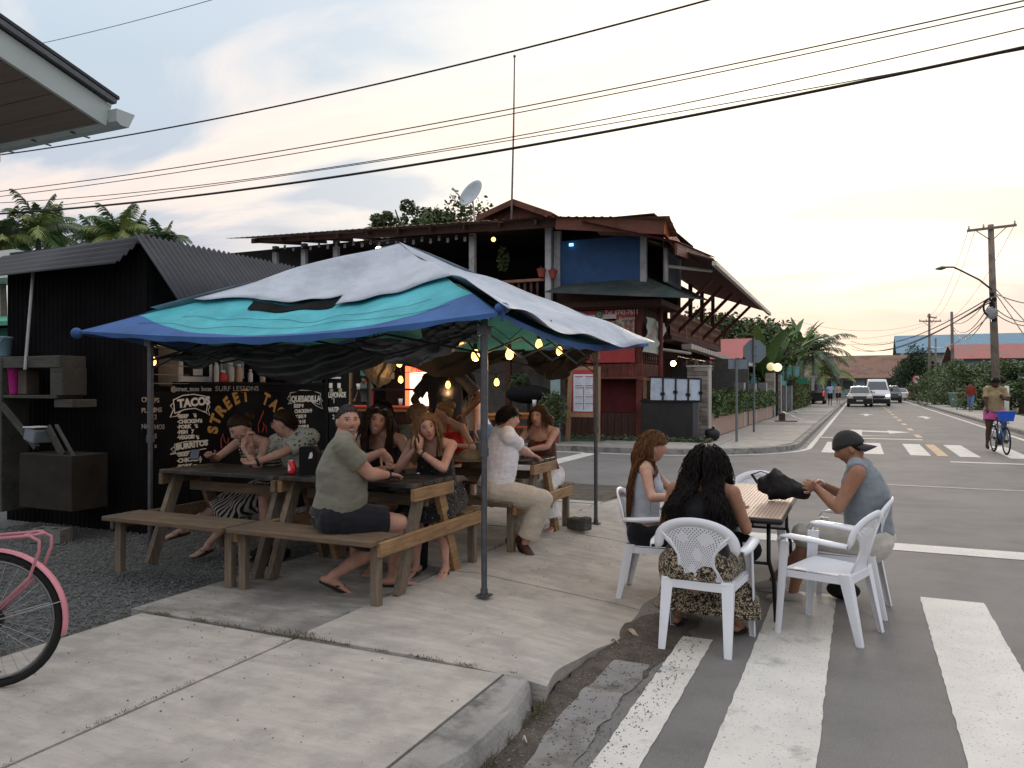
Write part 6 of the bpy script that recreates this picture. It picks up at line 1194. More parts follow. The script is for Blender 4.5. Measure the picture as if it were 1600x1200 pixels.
# houses
def house(name, label, x0, x1, y0, y1, z0, z1, wall, roofm, rz, over=.5, axis='x', wins=(), cat='house', gable=None):
 t = thing(name, label, cat, ((x0 + x1) / 2, (y0 + y1) / 2, z0)); b = MB(); b.b2(x0, x1, y0, y1, z0, z1); b.build('wall', wall, t)
 xa, xb, ya, yb = x0 - over, x1 + over, y0 - over, y1 + over
 if axis == 'x': ym = (y0 + y1) / 2; A = [((xa, ya, z1), (xb, ya, z1), (xb, ym, rz), (xa, ym, rz)), ((xb, yb, z1), (xa, yb, z1), (xa, ym, rz), (xb, ym, rz))]; G = [[(x0, ya, z1), (x0, ym, rz), (x0, yb, z1)], [(x1, ya, z1), (x1, ym, rz), (x1, yb, z1)]]; ge = (.05, 0, 0)
 else: xm = (x0 + x1) / 2; A = [((xa, yb, z1), (xa, ya, z1), (xm, ya, rz), (xm, yb, rz)), ((xb, ya, z1), (xb, yb, z1), (xm, yb, rz), (xm, ya, rz))]; G = [[(xa, y0, z1), (xm, y0, rz), (xb, y0, z1)], [(xa, y1, z1), (xm, y1, rz), (xb, y1, z1)]]; ge = (0, .05, 0)
 for q in A: b = MB(); b.prism(q, (0, 0, .08)); b.build('roof', roofm, t)
 for q in G: b = MB(); b.prism(q, ge); b.build('gable', gable or wall, t)
 for (wx, wz, ww, wh, face) in wins:
  b = MB(); b2 = MB()
  if face == 's': b.b2(wx, wx + ww, y0 - .06, y0 - .02, wz, wz + wh); b2.b2(wx + .08, wx + ww - .08, y0 - .075, y0 - .06, wz + .08, wz + wh - .08)
  else: b.b2(x1 + .02, x1 + .06, wx, wx + ww, wz, wz + wh); b2.b2(x1 + .06, x1 + .075, wx + .08, wx + ww - .08, wz + .08, wz + wh - .08)
  f = b.build('window', GUT, t); b2.build('pane', mat('dark_pane', (.05, .06, .07), .2, .2, 2), f)
 return t
TUR = mat('turquoise_wall', (.10, .29, .30), .8, .12, 1.5); BRROOF = mat('brown_shingle_roof', (.22, .125, .09), .85, .2, 3, bump=.4, bscale=20, dirt=(.15, .09, .07), dscale=.6); BLROOF = mat('blue_metal_roof', (.16, .27, .36), .6, .12, 1, bump=.2); RDROOF = mat('red_metal_roof', (.36, .10, .09), .6, .2, 1, dirt=(.26, .12, .10), dscale=.5, dthr=(.45, .55)); PALEW = mat('pale_wall', (.40, .38, .36), .85, .1, 2)
house('house', 'turquoise house half hidden behind the banana plants', -14, -6.2, 50, 64, 0, 3.6, TUR, mat('grey_sheet_roof', (.25, .27, .27), .6, .15, 1), 5.2, wins=((-12, 1.2, 1.2, 1.2, 's'), (-9, 1.0, 1.2, 1.4, 's'), (53, 1.2, 1.4, 1.2, 'e'), (57, 1.2, 1.4, 1.2, 'e')), axis='y')
house('house', 'turquoise two storey block with pale window bands beyond the coconut palm', -9, -5.2, 72, 84, 0, 5.6, TUR, TUR, 5.9, wins=((-8.4, 3.4, 1.4, 1.2, 's'), (-6.6, 3.4, 1.0, 1.2, 's'), (74, 3.4, 1.6, 1.2, 'e'), (74, 1.0, 1.6, 1.4, 'e')), over=.2)
house('house', 'small building with maroon roof and white fascia just behind the restaurant', -12, -6.0, 39, 47, 0, 2.7, mat('brown_house_wall', (.17, .12, .09), .8, .2), mat('maroon_roof', (.33, .06, .06), .5, .1, 2), 4.15, wins=((-8, 1.2, 1.2, 1.2, 's'),), over=.7, gable=mat('maroon_roof', (0, 0, 0)))
b = MB(); b.b2(-5.4, -5.2, 38.2, 48, 2.7, 2.9); o = b.build('white_fascia', WHT); tag(o, 'long white fascia board of the maroon roofed building', 'fascia board')
house('house', 'large hipped brown roofed building closing the end of the road', -9, 6.5, 125, 145, 0, 2.9, mat('pale_blue_wall', (.26, .38, .42), .8, .1, 1), BRROOF, 6.6, wins=tuple((-5.5 + i * 3, 1.2, 1.6, 1.5, 's') for i in range(4)), over=1.4)
house('house', 'broad blue metal roofed building far off above the bushes on the right', 9, 33, 195, 215, 0, 9.2, PALEW, BLROOF, 13.8, wins=tuple((10 + i * 3.2, 5.4, 1.5, 1.6, 's') for i in range(7)), over=1.6)
house('house', 'red brown metal roofed house with pale blue walls behind the big utility pole', 12.5, 40, 118, 134, 0, 5.3, mat('pale_blue_wall', (0, 0, 0)), RDROOF, 7.6, wins=tuple((13.5 + i * 2.8, 3.2, 1.4, 1.5, 's') for i in range(9)), over=1.1)
house('house', 'green gabled house glimpsed at the left edge behind the stall', -16.5, -11.3, 9.5, 14, -.05, 2.75, mat('green_wall', (.03, .15, .10), .8, .15), mat('green_roof', (.05, .26, .17), .6, .1), 3.3, over=.4, axis='x', gable=mat('green_roof', (0, 0, 0)))
house('house', 'white roofed house between the stall and the long eave of the restaurant', -30, -20, 24, 34, -.05, 5.2, PALEW, mat('white_sheet_roof', (.55, .58, .60), .5, .08, 1), 7.1, over=.6)
p = dp(4, 410, 16); b = MB(); b.b2(p.x - 2.5, p.x + .35, p.y, p.y + 1, p.z - .15, p.z + .25); b.b2(p.x - 2.5, p.x + .2, p.y, p.y + .8, p.z - .32, p.z - .16); o = b.build('white_eave', WHT); tag(o, 'white boxed eave showing at the left edge under the palms', 'eave')
b = MB(); b.b2(-4.6, -4.4, 50, 62, .1, 2.0); o = b.build('boundary_wall', mat('teal_post', (.10, .30, .32), .7, .1)); tag(o, 'low teal boundary wall beyond the creeper hedge', 'wall')
for i, (u0, u1, v0, v1, d) in enumerate(((1247, 1262, 592, 600, 45), (1140, 1149, 591, 601, 34))):
 a = dp(u0, v0, d); c = dp(u1, v1, d); b = MB(); b.b2(a.x, c.x, a.y, a.y + .05, c.z, a.z); o = b.build('green_screen', mat('green_screen', (.02, .22, .13), .7, .1)); tag(o, ['green panel behind the creeper hedge', 'green panel seen right of the tall stone pillar'][i], 'panel')
for u in (1263, 1270):
 x, y = at_d(u, 68); t = thing('gate_post', 'white gate post beside the parked black pickup, ' + ('left one' if u == 1263 else 'right one'), 'post', (x, y, .13), 0, 'white gate posts'); b = MB(); b.b2(x - .12, x + .12, y, y + .25, .13, 2.5); b.build('shaft', EDGE, t); b = MB(); b.b2(x - .17, x + .17, y - .05, y + .3, 2.5, 2.6); b.build('cap', EDGE, t)
# utility poles, lamp, wires
PW = mat('pole_wood', (.21, .175, .15), .9, .25, 4, bump=.6, bscale=20, stretch=(6, 6, .6), dirt=(.13, .11, .10), dscale=1.5)
WIRE = mat('cable_black', (.018, .018, .02), .6, .1, 4)
def upole(u, vb, vt, d, label, arms=(), lean=0.0, r=.17, ut=None):
 x, y = at_d(u, d); top = dp(ut or u, vt, d); t = thing('utility_pole', label, 'utility pole', (x, y, .1), 0, 'wooden utility poles'); b = MB(); b.tube([(x, y, .1), (x + (top.x - x) * .5, y, top.z * .5), top], [r, r * .85, r * .66], 12); b.build('shaft', PW, t, smooth=True)
 for (v, u0, u1, dz) in arms:
  a = dp(u0, v + dz, d); c = dp(u1, v - dz, d); b = MB(); b.beam(a + Vector((0, -.14, 0)), c + Vector((0, -.14, 0)), .10, .12); ar = b.build('crossarm', PW, t)
  for k in (.03, .33, .97): q = a.lerp(c, k) + Vector((0, -.14, .06)); b = MB(); b.lathe(q, [(.03, 0), (.05, .06), (.03, .1), (.045, .14), (.02, .18)], 8); b.build('insulator', MET, ar)
  m_ = a.lerp(c, .5)
  for k in (.18, .80): b = MB(); b.beam(a.lerp(c, k) + Vector((0, -.1, -.04)), m_ + Vector((0, -.05, -.62)), .04, .03); b.build('arm_brace', METD, t)
 return t, x, y, top
t1, ux, uy, utop = upole(1558, 650, 351, 38, 'nearest tall wooden utility pole with crossarm and street lamp', ((357, 1511, 1587, 4.5),), r=.20, ut=1548)
b = MB(); lp = [dp(1549, 452, 37.9), dp(1530, 437, 37.7), dp(1500, 422, 37.4), dp(1490, 417.5, 37.3), dp(1478, 417.5, 37.2)]; b.tube(lp, .045, 7); o = b.build('lamp_arm', METD, t1, smooth=True); b = MB(); b.tube([dp(1478, 418, 37.2), dp(1471, 419, 37.15), dp(1464, 420, 37.1)], [.07, .16, .08], 10, ry=[.05, .10, .05], rnd=True); b.build('lamp_head', METD, t1, smooth=True)
b = MB()
for i in range(6): q = dp(1549 + (i % 2) * 4, 460 + i * 8, 37.7); b.box(q, (.22, .2, .16))
b.build('bracket', METB, t1, kind='stuff'); b = MB(); b.sph(dp(1550, 489, 37.6), .32, 10, 8, (.8, .5, 1)); b.build('junction_box', mat('grey_box', (.30, .31, .32), .6, .1), t1); b = MB(); b.tube([dp(1545, 480, 37.6) + Vector((math.cos(a) * .22, 0, math.sin(a) * .4)) for a in [2 * math.pi * i / 14 for i in range(15)]], .05, 5); b.build('cable_coil', WIRE, t1)
upole(1452, 640, 490, 80, 'slim distant utility pole with two crossarms left of the dark pole', ((496, 1449, 1463, -1), (502, 1436, 1470, 0)), r=.15)
upole(1490, 640, 487, 66, 'dark leaning utility pole in the middle of the three distant ones', (), r=.16, ut=1487); upole(1462, 640, 528, 95, 'shortest distant utility pole beside the dark tree', (), r=.15)
def wires(name, label, lines, r=.015, group=None):
 t = thing('overhead_wire', label, 'overhead wire', lines[0][0], 0, group)
 for pts in lines:
  q = [Vector(p) for p in pts]; out = []
  for i in range(len(q) - 1):
   for k in range(10): out.append(q[i].lerp(q[i + 1], k / 10))
  out.append(q[-1]); b = MB(); b.tube(out, r, 5); b.build('cable', WIRE, t)
 return t
def sagw(a, c, sag, n=24): a = Vector(a); c = Vector(c); return [a.lerp(c, i / n) - Vector((0, 0, sag * 4 * (i / n) * (1 - i / n))) for i in range(n + 1)]
def wire_photo(label, pts, Y, r, group='power lines crossing the sky'):
 """a level line over the cross street, threaded through three sight lines in the plane of the poles"""
 (u0, v0), (um, vm), (u1, v1) = pts; a, m_, c = onY(u0, v0, Y), onY(um, vm, Y), onY(u1, v1, Y); q = []
 for i in range(61):
  t = -.35 + 1.7 * i / 60; x = a.x + (c.x - a.x) * t; f = lambda p, s, w: p.z * ((x - s.x) * (x - w.x)) / ((p.x - s.x) * (p.x - w.x)); q.append(Vector((x, Y, f(a, m_, c) + f(m_, a, c) + f(c, a, m_))))
 t = thing('overhead_wire', label, 'overhead wire', q[0], 0, group); b = MB(); b.tube(q, r, 6); b.build('cable', WIRE, t); return t
wire_photo('thickest lowest black cable crossing the whole sky', ((0, 334), (800, 232), (1600, 74)), 11.0, .021)
wire_photo('thin wire running just above the thickest cable', ((0, 317), (800, 214), (1600, 44)), 11.5, .008)
wire_photo('upper wire of the close pair across the middle of the sky', ((0, 299), (800, 170), (1600, 1)), 11.2, .009); wire_photo('lower wire of the close pair across the middle of the sky', ((0, 307), (800, 178), (1600, 10)), 11.3, .008)
wire_photo('thin wire twisting round the thick cable on its left half', ((0, 331), (500, 266), (1600, 77)), 11.1, .007)
wire_photo('second highest cable, rising from the left roof to the top of the picture', ((0, 242), (560, 138), (1110, -1)), 11.0, .014)
wire_photo('short high thin wire at the top left corner', ((45, 72), (190, 38), (330, 0)), 12.5, .007)
P1 = dp(1549, 480, 37.7)
wires('w', 'bundle of sagging cables running from the near pole down to the distant poles', [sagw(P1 + Vector((0, 0, .6)), dp(1490, 505, 66), .5), sagw(P1 + Vector((0, 0, .3)), dp(1490, 512, 66), .9), sagw(P1, dp(1490, 516, 66), 1.1), sagw(P1 + Vector((0, 0, -.3)), dp(1452, 540, 80), .8), sagw(dp(1545, 466, 37.7), dp(1330, 533, 90), 1.2), sagw(dp(1545, 470, 37.7), dp(1330, 540, 90), 1.4), sagw(dp(1545, 473, 37.7), dp(1330, 545, 90), 1.1)], .03)
wires('w', 'cables fanning out from the near pole to the right edge of the picture', [sagw(dp(1558, 460, 37.7), dp(1660, 476, 30), .2), sagw(dp(1558, 484, 37.7), dp(1660, 486, 28), .5), sagw(dp(1558, 492, 37.7), dp(1660, 498, 28), .4), sagw(dp(1558, 462, 37.7), dp(1625, 560, 24), .0), sagw(dp(1556, 452, 37.7), dp(1640, 545, 24), .0)], .022)
wires('w', 'faint high wires slanting from the crossarm to the distant pole', [sagw(dp(1513, 360, 38), dp(1450, 494, 80), 1.0), sagw(dp(1524, 358, 38), dp(1462, 494, 80), 1.0), sagw(dp(1585, 352, 38), dp(1470, 502, 80), 1.2)], .012)
wires('w', 'very faint low wires over the palms towards the left', [sagw(dp(1452, 502, 80), dp(1240, 500, 70), 1.0), sagw(dp(1452, 506, 80), dp(1240, 520, 70), 1.0), sagw(dp(1452, 520, 80), dp(1250, 530, 70), .8)], .012)
for i, (u, d) in enumerate(((1543, 35), (1561, 33), (1573, 31))):
 x, y = at_d(u, d); t = thing('bollard', ['white bollard left of the cyclist', 'white bollard directly behind the cyclist', 'tallest white bollard right of the cyclist'][i], 'bollard', (x, y, .13), 0, 'white bollards on the right pavement')
 b = MB(); top = dp(u, 603, d).z; b.lathe((x, y, .13), [(.085, 0), (.085, top - .16), (.05, top - .13)], 12); b.build('tube', mat('white_bollard', (.66, .66, .62), .6, .06, 4), t, smooth=True)
x, y = at_d(1494, 56); t = thing('planter_tub', 'large pale blue green tub with a sapling on the right pavement', 'planter', (x, y, .13)); b = MB(); b.lathe((x, y, .13), [(.34, 0), (.50, 1.0), (.53, 1.0), (.53, 1.08), (.46, 1.08)], 20); b.build('tub', mat('aqua_tub', (.26, .38, .37), .7, .12), t, smooth=True); b = MB(); b.tube([(x, y, 1.1), (x, y, 2.6)], .04, 6); b.build('stem', TRK, t); leaves('foliage', cloud((x, y, 3.0), (.6, .5, .7), 500, 4), .2, LEAFM, t)
x, y = at_d(1432, 78); t = thing('road_sign', 'round red and white no turn sign on two posts', 'sign', (x, y, .13), 0); c = dp(1432, 593, 78); fr_, rt_, = Vector((-sw_, cw, 0)), Vector((cw, sw_, 0))
for dx in (-.12, .22): b = MB(); b.tube([(x + dx, y, .13), (x + dx, y, c.z)], .03, 6); b.build('pole', METD, t)
def disc(c, r, m, name, off=0.0, rin=0.0):
 b = MB(); b.prism([c - fr_ * off + rt_ * (r * math.cos(a)) + Vector((0, 0, r * math.sin(a))) for a in [2 * math.pi * i / 24 for i in range(24)]], -fr_ * .01); b.build(name, m, t)
disc(c, .46, REDB, 'red_ring', 0); disc(c, .35, PINKT, 'white_field', .02); b = MB(); b.tube([c - fr_ * .04 + rt_ * x_ + Vector((0, 0, z_)) for x_, z_ in ((.18, -.2), (.18, .02), (.05, .12), (-.15, .12))], .045, 6); b.build('arrow', METB, t); b = MB(); b.beam(c - fr_ * .05 + rt_ * -.28 + Vector((0, 0, .25)), c - fr_ * .05 + rt_ * .28 + Vector((0, 0, -.25)), .03, .07); b.build('red_bar', REDB, t)
# vehicles
GLS = mat('car_glass', (.035, .045, .055), .1, .2, 2, spec=.7); TYR = mat('tyre_rubber', (.012, .012, .012), .85, .2, 9); RIM = mat('wheel_rim', (.35, .35, .36), .35, .1, 5, metal=.7); HL = mat('headlight_glass', (.6, .62, .65), .2, .1, 3); HLON = mat('headlight_lit', (.9, .9, .9), .2, 0, 3, emit=(1, .97, .9), es=3); RL = mat('tail_light', (.5, .02, .02), .3, .1, 3, emit=(1, .05, .03), es=.4); BLKP = mat('black_bumper', (.02, .02, .02), .6, .2, 4)
def vehicle(label, cat, loc, W_, Lh, H_, side, paint, facing=-1, lower=None, lit=False, name='parked_car', wheel=.34, belt=.55, nose=None):
 """body lofted from a side outline (y along length from the front, z) with rounded ends; facing -1 shows its front to -y"""
 t = thing(name, label, cat, loc, 0 if facing < 0 else math.pi); hw = W_ / 2
 P = []; ns = len(side)
 for (y, zt, zb, wt) in side:
  row = []; zs = zb + (zt - zb) * .52 if zt > H_ * .72 else zt * .93;
  pr = [(0, zb), (.90, zb), (1.0, zb + .12), (1.0, zb + (zs - zb) * .5), (.985, zs), ((.985 + wt) / 2, (zs + zt) / 2 + .02), (wt, zt - .045), (wt * .85, zt - .008), (0, zt)]
  P.append([Vector((x * hw, y, z)) for x, z in pr] + [Vector((-x * hw, y, z)) for x, z in pr[::-1]])
 b = MB(); b.grid(P, flip=False); b.add(P[0], [tuple(range(len(P[0])))[::-1]]); b.add(P[-1], [tuple(range(len(P[-1])))]); body_ = b.sbuild('body', paint, t, local=True)
 y0, y1 = side[0][0], side[-1][0]; ax = (y0 + Lh * .17, y1 - Lh * .19)
 for y in ax:
  for sg in (-1, 1):
   Mw = Matrix.Rotation(R(90), 3, 'Y'); w = MB(); w.lathe((0, 0, 0), [(wheel * .6, -.11), (wheel * .96, -.10), (wheel, -.06), (wheel, .06), (wheel * .96, .10), (wheel * .6, .11)], 22, M=Mw); wo_ = link('wheel', w.mesh('wheel', TYR, True), t, local=True, M=Matrix.Translation((sg * (hw - .10), y, wheel))); r_ = MB(); r_.lathe((0, 0, 0), [(wheel * .62, -.112), (wheel * .58, .112)], 14, M=Mw); link('rim', r_.mesh('rim', RIM), wo_, local=True)
 return t, hw, y0, y1
def panel(t, name, pts, m, ext=(0, -.02, 0)): b = MB(); b.prism(pts, ext); return b.build(name, m, t, local=True)
xs_, yd = at_d(1342.5, 62)
SIL = mat('silver_beige_paint', (.40, .37, .34), .3, .05, 2, metal=.4, coat=.5); VANW = mat('white_van_paint', (.60, .62, .65), .3, .05, 2, coat=.5); GREYP = mat('grey_truck_paint', (.12, .13, .14), .35, .1, 2, metal=.4); BKP = mat('black_truck_paint', (.015, .015, .017), .3, .1, 2, coat=.4); RWP = mat('white_red_paint', (.60, .58, .58), .35, .08, 2)
t, hw, y0, y1 = vehicle('silver beige sport utility car driving towards the camera with dark lower half', 'car', (-.05 + 0, yd, 0), 1.92, 4.5, 1.68, [(0, .82, .30, .8), (.10, .95, .24, .86), (.9, 1.08, .22, .86), (1.25, 1.12, .22, .84), (1.95, 1.62, .22, .72), (2.8, 1.68, .22, .72), (3.9, 1.60, .24, .70), (4.4, 1.05, .26, .8), (4.5, .9, .34, .8)], SIL, name='car')
panel(t, 'windscreen', [(-.72, 1.31, 1.14), (.72, 1.31, 1.14), (.60, 1.90, 1.58), (-.60, 1.90, 1.58)], GLS, (0, -.03, .02)); panel(t, 'bumper', [(-.92, .0, .28), (.92, .0, .28), (.92, .0, .66), (-.92, .0, .66)], BLKP, (0, -.06, 0)); panel(t, 'grille', [(-.42, -.02, .62), (.42, -.02, .62), (.52, -.02, .88), (-.52, -.02, .88)], GLS, (0, -.05, 0))
for sg in (-1, 1): panel(t, 'headlight', [(sg * .55, -.0, .74), (sg * .93, .0, .78), (sg * .93, .0, .90), (sg * .58, .0, .86)], HL, (0, -.06, 0)); panel(t, 'mirror', [(sg * 1.0, 1.3, 1.10), (sg * 1.14, 1.3, 1.12), (sg * 1.14, 1.3, 1.24), (sg * 1.0, 1.3, 1.22)], SIL, (0, .1, 0)); panel(t, 'side_window', [(sg * .975, 1.6, 1.16), (sg * .975, 3.6, 1.16), (sg * .80, 3.4, 1.52), (sg * .80, 2.0, 1.52)], GLS, (sg * .012, 0, 0))
panel(t, 'number_plate', [(-.24, -.06, .46), (.24, -.06, .46), (.24, -.06, .57), (-.24, -.06, .57)], HL, (0, -.015, 0))
xv, yv_ = at_d(1371, 64); t, hw, y0, y1 = vehicle('white high roofed minibus with lit headlights beside the silver car', 'van', (xv, yv_, 0), 1.98, 5.4, 2.30, [(0, .95, .30, .84), (.12, 1.12, .24, .9), (.55, 1.25, .22, .9), (.75, 1.32, .22, .88), (1.5, 2.12, .22, .74), (1.9, 2.30, .22, .72), (4.9, 2.32, .22, .74), (5.35, 2.1, .24, .78), (5.4, 1.9, .30, .8)], VANW, lit=True, name='van')
panel(t, 'windscreen', [(-.80, .83, 1.36), (.80, .83, 1.36), (.64, 1.48, 2.05), (-.64, 1.48, 2.05)], GLS, (0, -.03, .02)); panel(t, 'bumper', [(-.95, .0, .26), (.95, .0, .26), (.95, .0, .62), (-.95, .0, .62)], BLKP, (0, -.05, 0)); panel(t, 'grille', [(-.5, .0, .68), (.5, .0, .68), (.6, .0, .86), (-.6, .0, .86)], BLKP, (0, -.04, 0))
for sg in (-1, 1): panel(t, 'headlight', [(sg * .62, .0, .84), (sg * .93, .0, .88), (sg * .93, .0, 1.02), (sg * .66, .0, .98)], HLON, (0, -.06, 0)); panel(t, 'mirror', [(sg * 1.02, .8, 1.25), (sg * 1.16, .8, 1.25), (sg * 1.16, .8, 1.5), (sg * 1.02, .8, 1.5)], BLKP, (0, .08, 0)); panel(t, 'side_window', [(sg * 1.0, 1.2, 1.4), (sg * 1.0, 4.8, 1.4), (sg * .84, 4.7, 2.0), (sg * .84, 1.7, 2.0)], GLS, (sg * .012, 0, 0))
xv, yv_ = at_d(1393, 78); t, hw, y0, y1 = vehicle('dark grey pickup truck following behind the minibus', 'pickup truck', (xv, yv_, 0), 1.9, 5.1, 1.75, [(0, .95, .32, .84), (.12, 1.05, .28, .9), (1.2, 1.15, .26, .88), (1.8, 1.72, .26, .72), (2.7, 1.76, .26, .72), (3.1, 1.12, .26, .9), (5.0, 1.10, .28, .9), (5.1, 1.0, .36, .9)], GREYP, name='pickup_truck')
panel(t, 'windscreen', [(-.74, 1.28, 1.20), (.74, 1.28, 1.20), (.60, 1.74, 1.66), (-.60, 1.74, 1.66)], GLS, (0, -.03, .02)); panel(t, 'bumper', [(-.92, .0, .30), (.92, .0, .30), (.92, .0, .56), (-.92, .0, .56)], BLKP, (0, -.05, 0))
for sg in (-1, 1): panel(t, 'headlight', [(sg * .6, .0, .76), (sg * .9, .0, .78), (sg * .9, .0, .9), (sg * .62, .0, .9)], HL, (0, -.05, 0))
xv, yv_ = at_d(1407, 92); t, hw, y0, y1 = vehicle('white car with red rear light parked beyond the pickup on the right', 'car', (xv, yv_ + 4, 0), 1.8, 4.2, 1.5, [(0, .80, .3, .8), (.1, .9, .26, .86), (1.0, 1.02, .24, .86), (1.7, 1.46, .24, .72), (3.0, 1.5, .24, .72), (3.8, 1.05, .26, .84), (4.2, .9, .34, .84)], RWP, facing=1, name='parked_car')
panel(t, 'rear_window', [(-.66, 3.82, 1.08), (.66, 3.82, 1.08), (.56, 3.1, 1.44), (-.56, 3.1, 1.44)], GLS, (0, .03, .02));
for sg in (-1, 1): panel(t, 'tail_light', [(sg * .6, 4.2, .7), (sg * .86, 4.2, .7), (sg * .86, 4.2, .86), (sg * .6, 4.2, .86)], RL, (0, .04, 0))
xv, yv_ = at_d(1279, 44); t, hw, y0, y1 = vehicle('black pickup truck parked on the left pavement, tail towards the camera', 'pickup truck', (-3.7, 76, .13), 1.8, 4.9, 1.7, [(0, .95, .32, .84), (.12, 1.05, .28, .9), (1.2, 1.15, .26, .88), (1.8, 1.68, .26, .72), (2.7, 1.72, .26, .72), (3.1, 1.14, .26, .9), (4.8, 1.12, .28, .9), (4.9, 1.0, .36, .9)], BKP, facing=1, name='pickup_truck')
for sg in (-1, 1): panel(t, 'tail_light', [(sg * .74, 4.9, .7), (sg * .88, 4.9, .7), (sg * .88, 4.9, 1.0), (sg * .74, 4.9, 1.0)], RL, (0, .04, 0))
# bicycles
def bicycle(label, loc, rz, frame_m, fender=True, rack=True, basket=None, rw=.33, sc=1.0):
 """along +x forward, rear hub at x=0"""
 t = thing('bicycle', label, 'bicycle', loc, rz); wb = 1.06
 SP = mat('spoke_metal', (.45, .45, .47), .35, .1, 8, metal=.8)
 for hx in (0, wb):
  c = Vector((hx, 0, rw)); b = MB(); ring = lambda r: [c + Vector((math.cos(a) * r, 0, math.sin(a) * r)) for a in [2 * math.pi * i / 40 for i in range(41)]]
  b.tube(ring(rw - .019), .019, 8, side=(0, 1, 0), cap=False); w = b.build('wheel', TYR, t, local=True, smooth=True); b = MB(); b.tube(ring(rw - .046), .010, 6, side=(0, 1, 0), ry=.008, cap=False); b.build('rim', mat('dark_rim', (.20, .20, .21), .35, .1, 5, metal=.8), w, local=True, smooth=True)
  b = MB()
  for i in range(28): a = 2 * math.pi * i / 28; a2 = a + (.35 if i % 2 else -.35); b.tube([c + Vector((math.cos(a2) * .018, .025 * (1 if i % 4 < 2 else -1), math.sin(a2) * .018)), c + Vector((math.cos(a) * (rw - .05), 0, math.sin(a) * (rw - .05)))], .0011, 3)
  b.build('spokes', SP, w, local=True, kind='stuff'); b = MB(); b.tube([c + Vector((0, -.05, 0)), c + Vector((0, .05, 0))], .02, 8); b.tube([c + Vector((0, -.012, 0)), c + Vector((0, .012, 0))], .055 if hx == 0 else .03, 12); b.build('hub', METB, w, local=True)
  if fender:
   P = [];
   for i in range(19):
    a = R(-8 + i * (128 / 18)) if hx == 0 else R(190 - i * (110 / 18))
    if hx == 0: a = math.pi - R(-14 + i * (128 / 18))
    P.append([c + Vector((math.cos(a) * (rw + .016 - .010 * abs(k) ** 2), k * .028, math.sin(a) * (rw + .016 - .010 * abs(k) ** 2))) for k in (-1, -.5, 0, .5, 1)])
   b = MB(); b.grid(P, th=.002); b.build('mudguard', frame_m, t, local=True, smooth=True)
   b = MB()
   if hx == 0:
    a = math.pi - R(15)
    for sg in (-1, 1): b.tube([c + Vector((0, sg * .05, 0)), c + Vector((math.cos(a) * (rw + .02), sg * .03, math.sin(a) * (rw + .02)))], .0025, 4)
    b.build('stay', SP, t, local=True)
 bb = Vector((.44, 0, .28)); st_ = Vector((.30, 0, .78)); hd1 = Vector((.86, 0, .62)); hd2 = Vector((.80, 0, .86)); b = MB()
 for p, q, r in ((bb, st_, .017), (bb, hd1, .019), (bb + Vector((.04, 0, .10)), hd2 + Vector((.01, 0, -.06)), .015), (hd1, hd2, .021)): b.tube([p, q], r, 10)
 for sg in (-1, 1): b.tube([bb + Vector((0, sg * .03, 0)), (0, sg * .055, rw)], .010, 8); b.tube([st_ + Vector((0, sg * .015, -.08)), (0, sg * .055, rw)], .008, 8); b.tube([hd1 + Vector((0, sg * .045, -.03)), (wb, sg * .05, rw)], .012, 8)
 b.build('frame', frame_m, t, local=True, smooth=True)
 b = MB(); b.tube([st_, st_ + Vector((-.03, 0, .14))], .012, 8); b.sph(st_ + Vector((-.05, 0, .18)), .12, 14, 8, (1.1, .8, .38)); b.build('saddle', BLKP, t, local=True, smooth=True)
 b = MB(); b.tube([hd2, hd2 + Vector((-.02, 0, .12))], .012, 8); b.tube([(.60, -.30, 1.02), (.72, -.26, 1.05), hd2 + Vector((-.02, -.08, .12)), hd2 + Vector((-.02, .08, .12)), (.72, .26, 1.05), (.60, .30, 1.02)], .011, 8); b.build('handlebar', METD, t, local=True, smooth=True)
 b = MB(); b.tube([bb + Vector((0, -.05, 0)), bb + Vector((0, .05, 0))], .09, 16); b.tube([bb + Vector((0, -.07, 0)), bb + Vector((.02, -.08, -.17))], .01, 6); b.box(bb + Vector((.02, -.12, -.17)), (.09, .08, .02)); b.tube([bb + Vector((0, .07, 0)), bb + Vector((-.02, .08, .17))], .01, 6); b.box(bb + Vector((-.02, .12, .17)), (.09, .08, .02)); b.build('crank', METB, t, local=True)
 if rack:
  b = MB()
  for sg in (-1, 1):
   b.tube([(.20, sg * .04, rw * 2 + .06), (-.05, sg * .06, rw * 2 + .075), (-.20, sg * .06, rw * 2 + .085), (-.245, sg * .06, rw * 2 + .06), (-.245, sg * .06, rw * 2 + .01), (-.20, sg * .06, rw * 2 - .12), (-.01, sg * .06, rw + .03)], .008, 8)
  b.tube([(-.16, -.06, rw * 2 + .08), (-.16, .06, rw * 2 + .08)], .007, 8); b.tube([(-.18, -.06, rw * 2 + .083), (-.24, 0, rw * 2 + .085), (-.18, .06, rw * 2 + .083)], .007, 8); b.build('carrier', mat('dusty_pink_tube', (.42, .17, .20), .4, .05, 6), t, local=True, smooth=True)
 if basket is not None:
  b = MB(); c = Vector((1.02, 0, .80)); q = [(c + Vector((x * .11, y * .13, 0)), c + Vector((x * .14, y * .17, .22))) for x, y in ((-1, -1), (1, -1), (1, 1), (-1, 1))]
  for i in range(4): (a0, a1_), (b0, b1_) = q[i], q[(i + 1) % 4]; b.grid([[a0, b0], [a0.lerp(a1_, .5), b0.lerp(b1_, .5)], [a1_, b1_]], th=.006)
  b.prism([x[0] for x in q], (0, 0, .006)); b.tube([x[1] for x in q] + [q[0][1]], .010, 6); b.build('basket', basket, t, local=True)
 return t
PINKB = mat('pink_paint', (.60, .225, .27), .35, .05, 5, coat=.4)
wc = dp(-12, 965, 3.78)
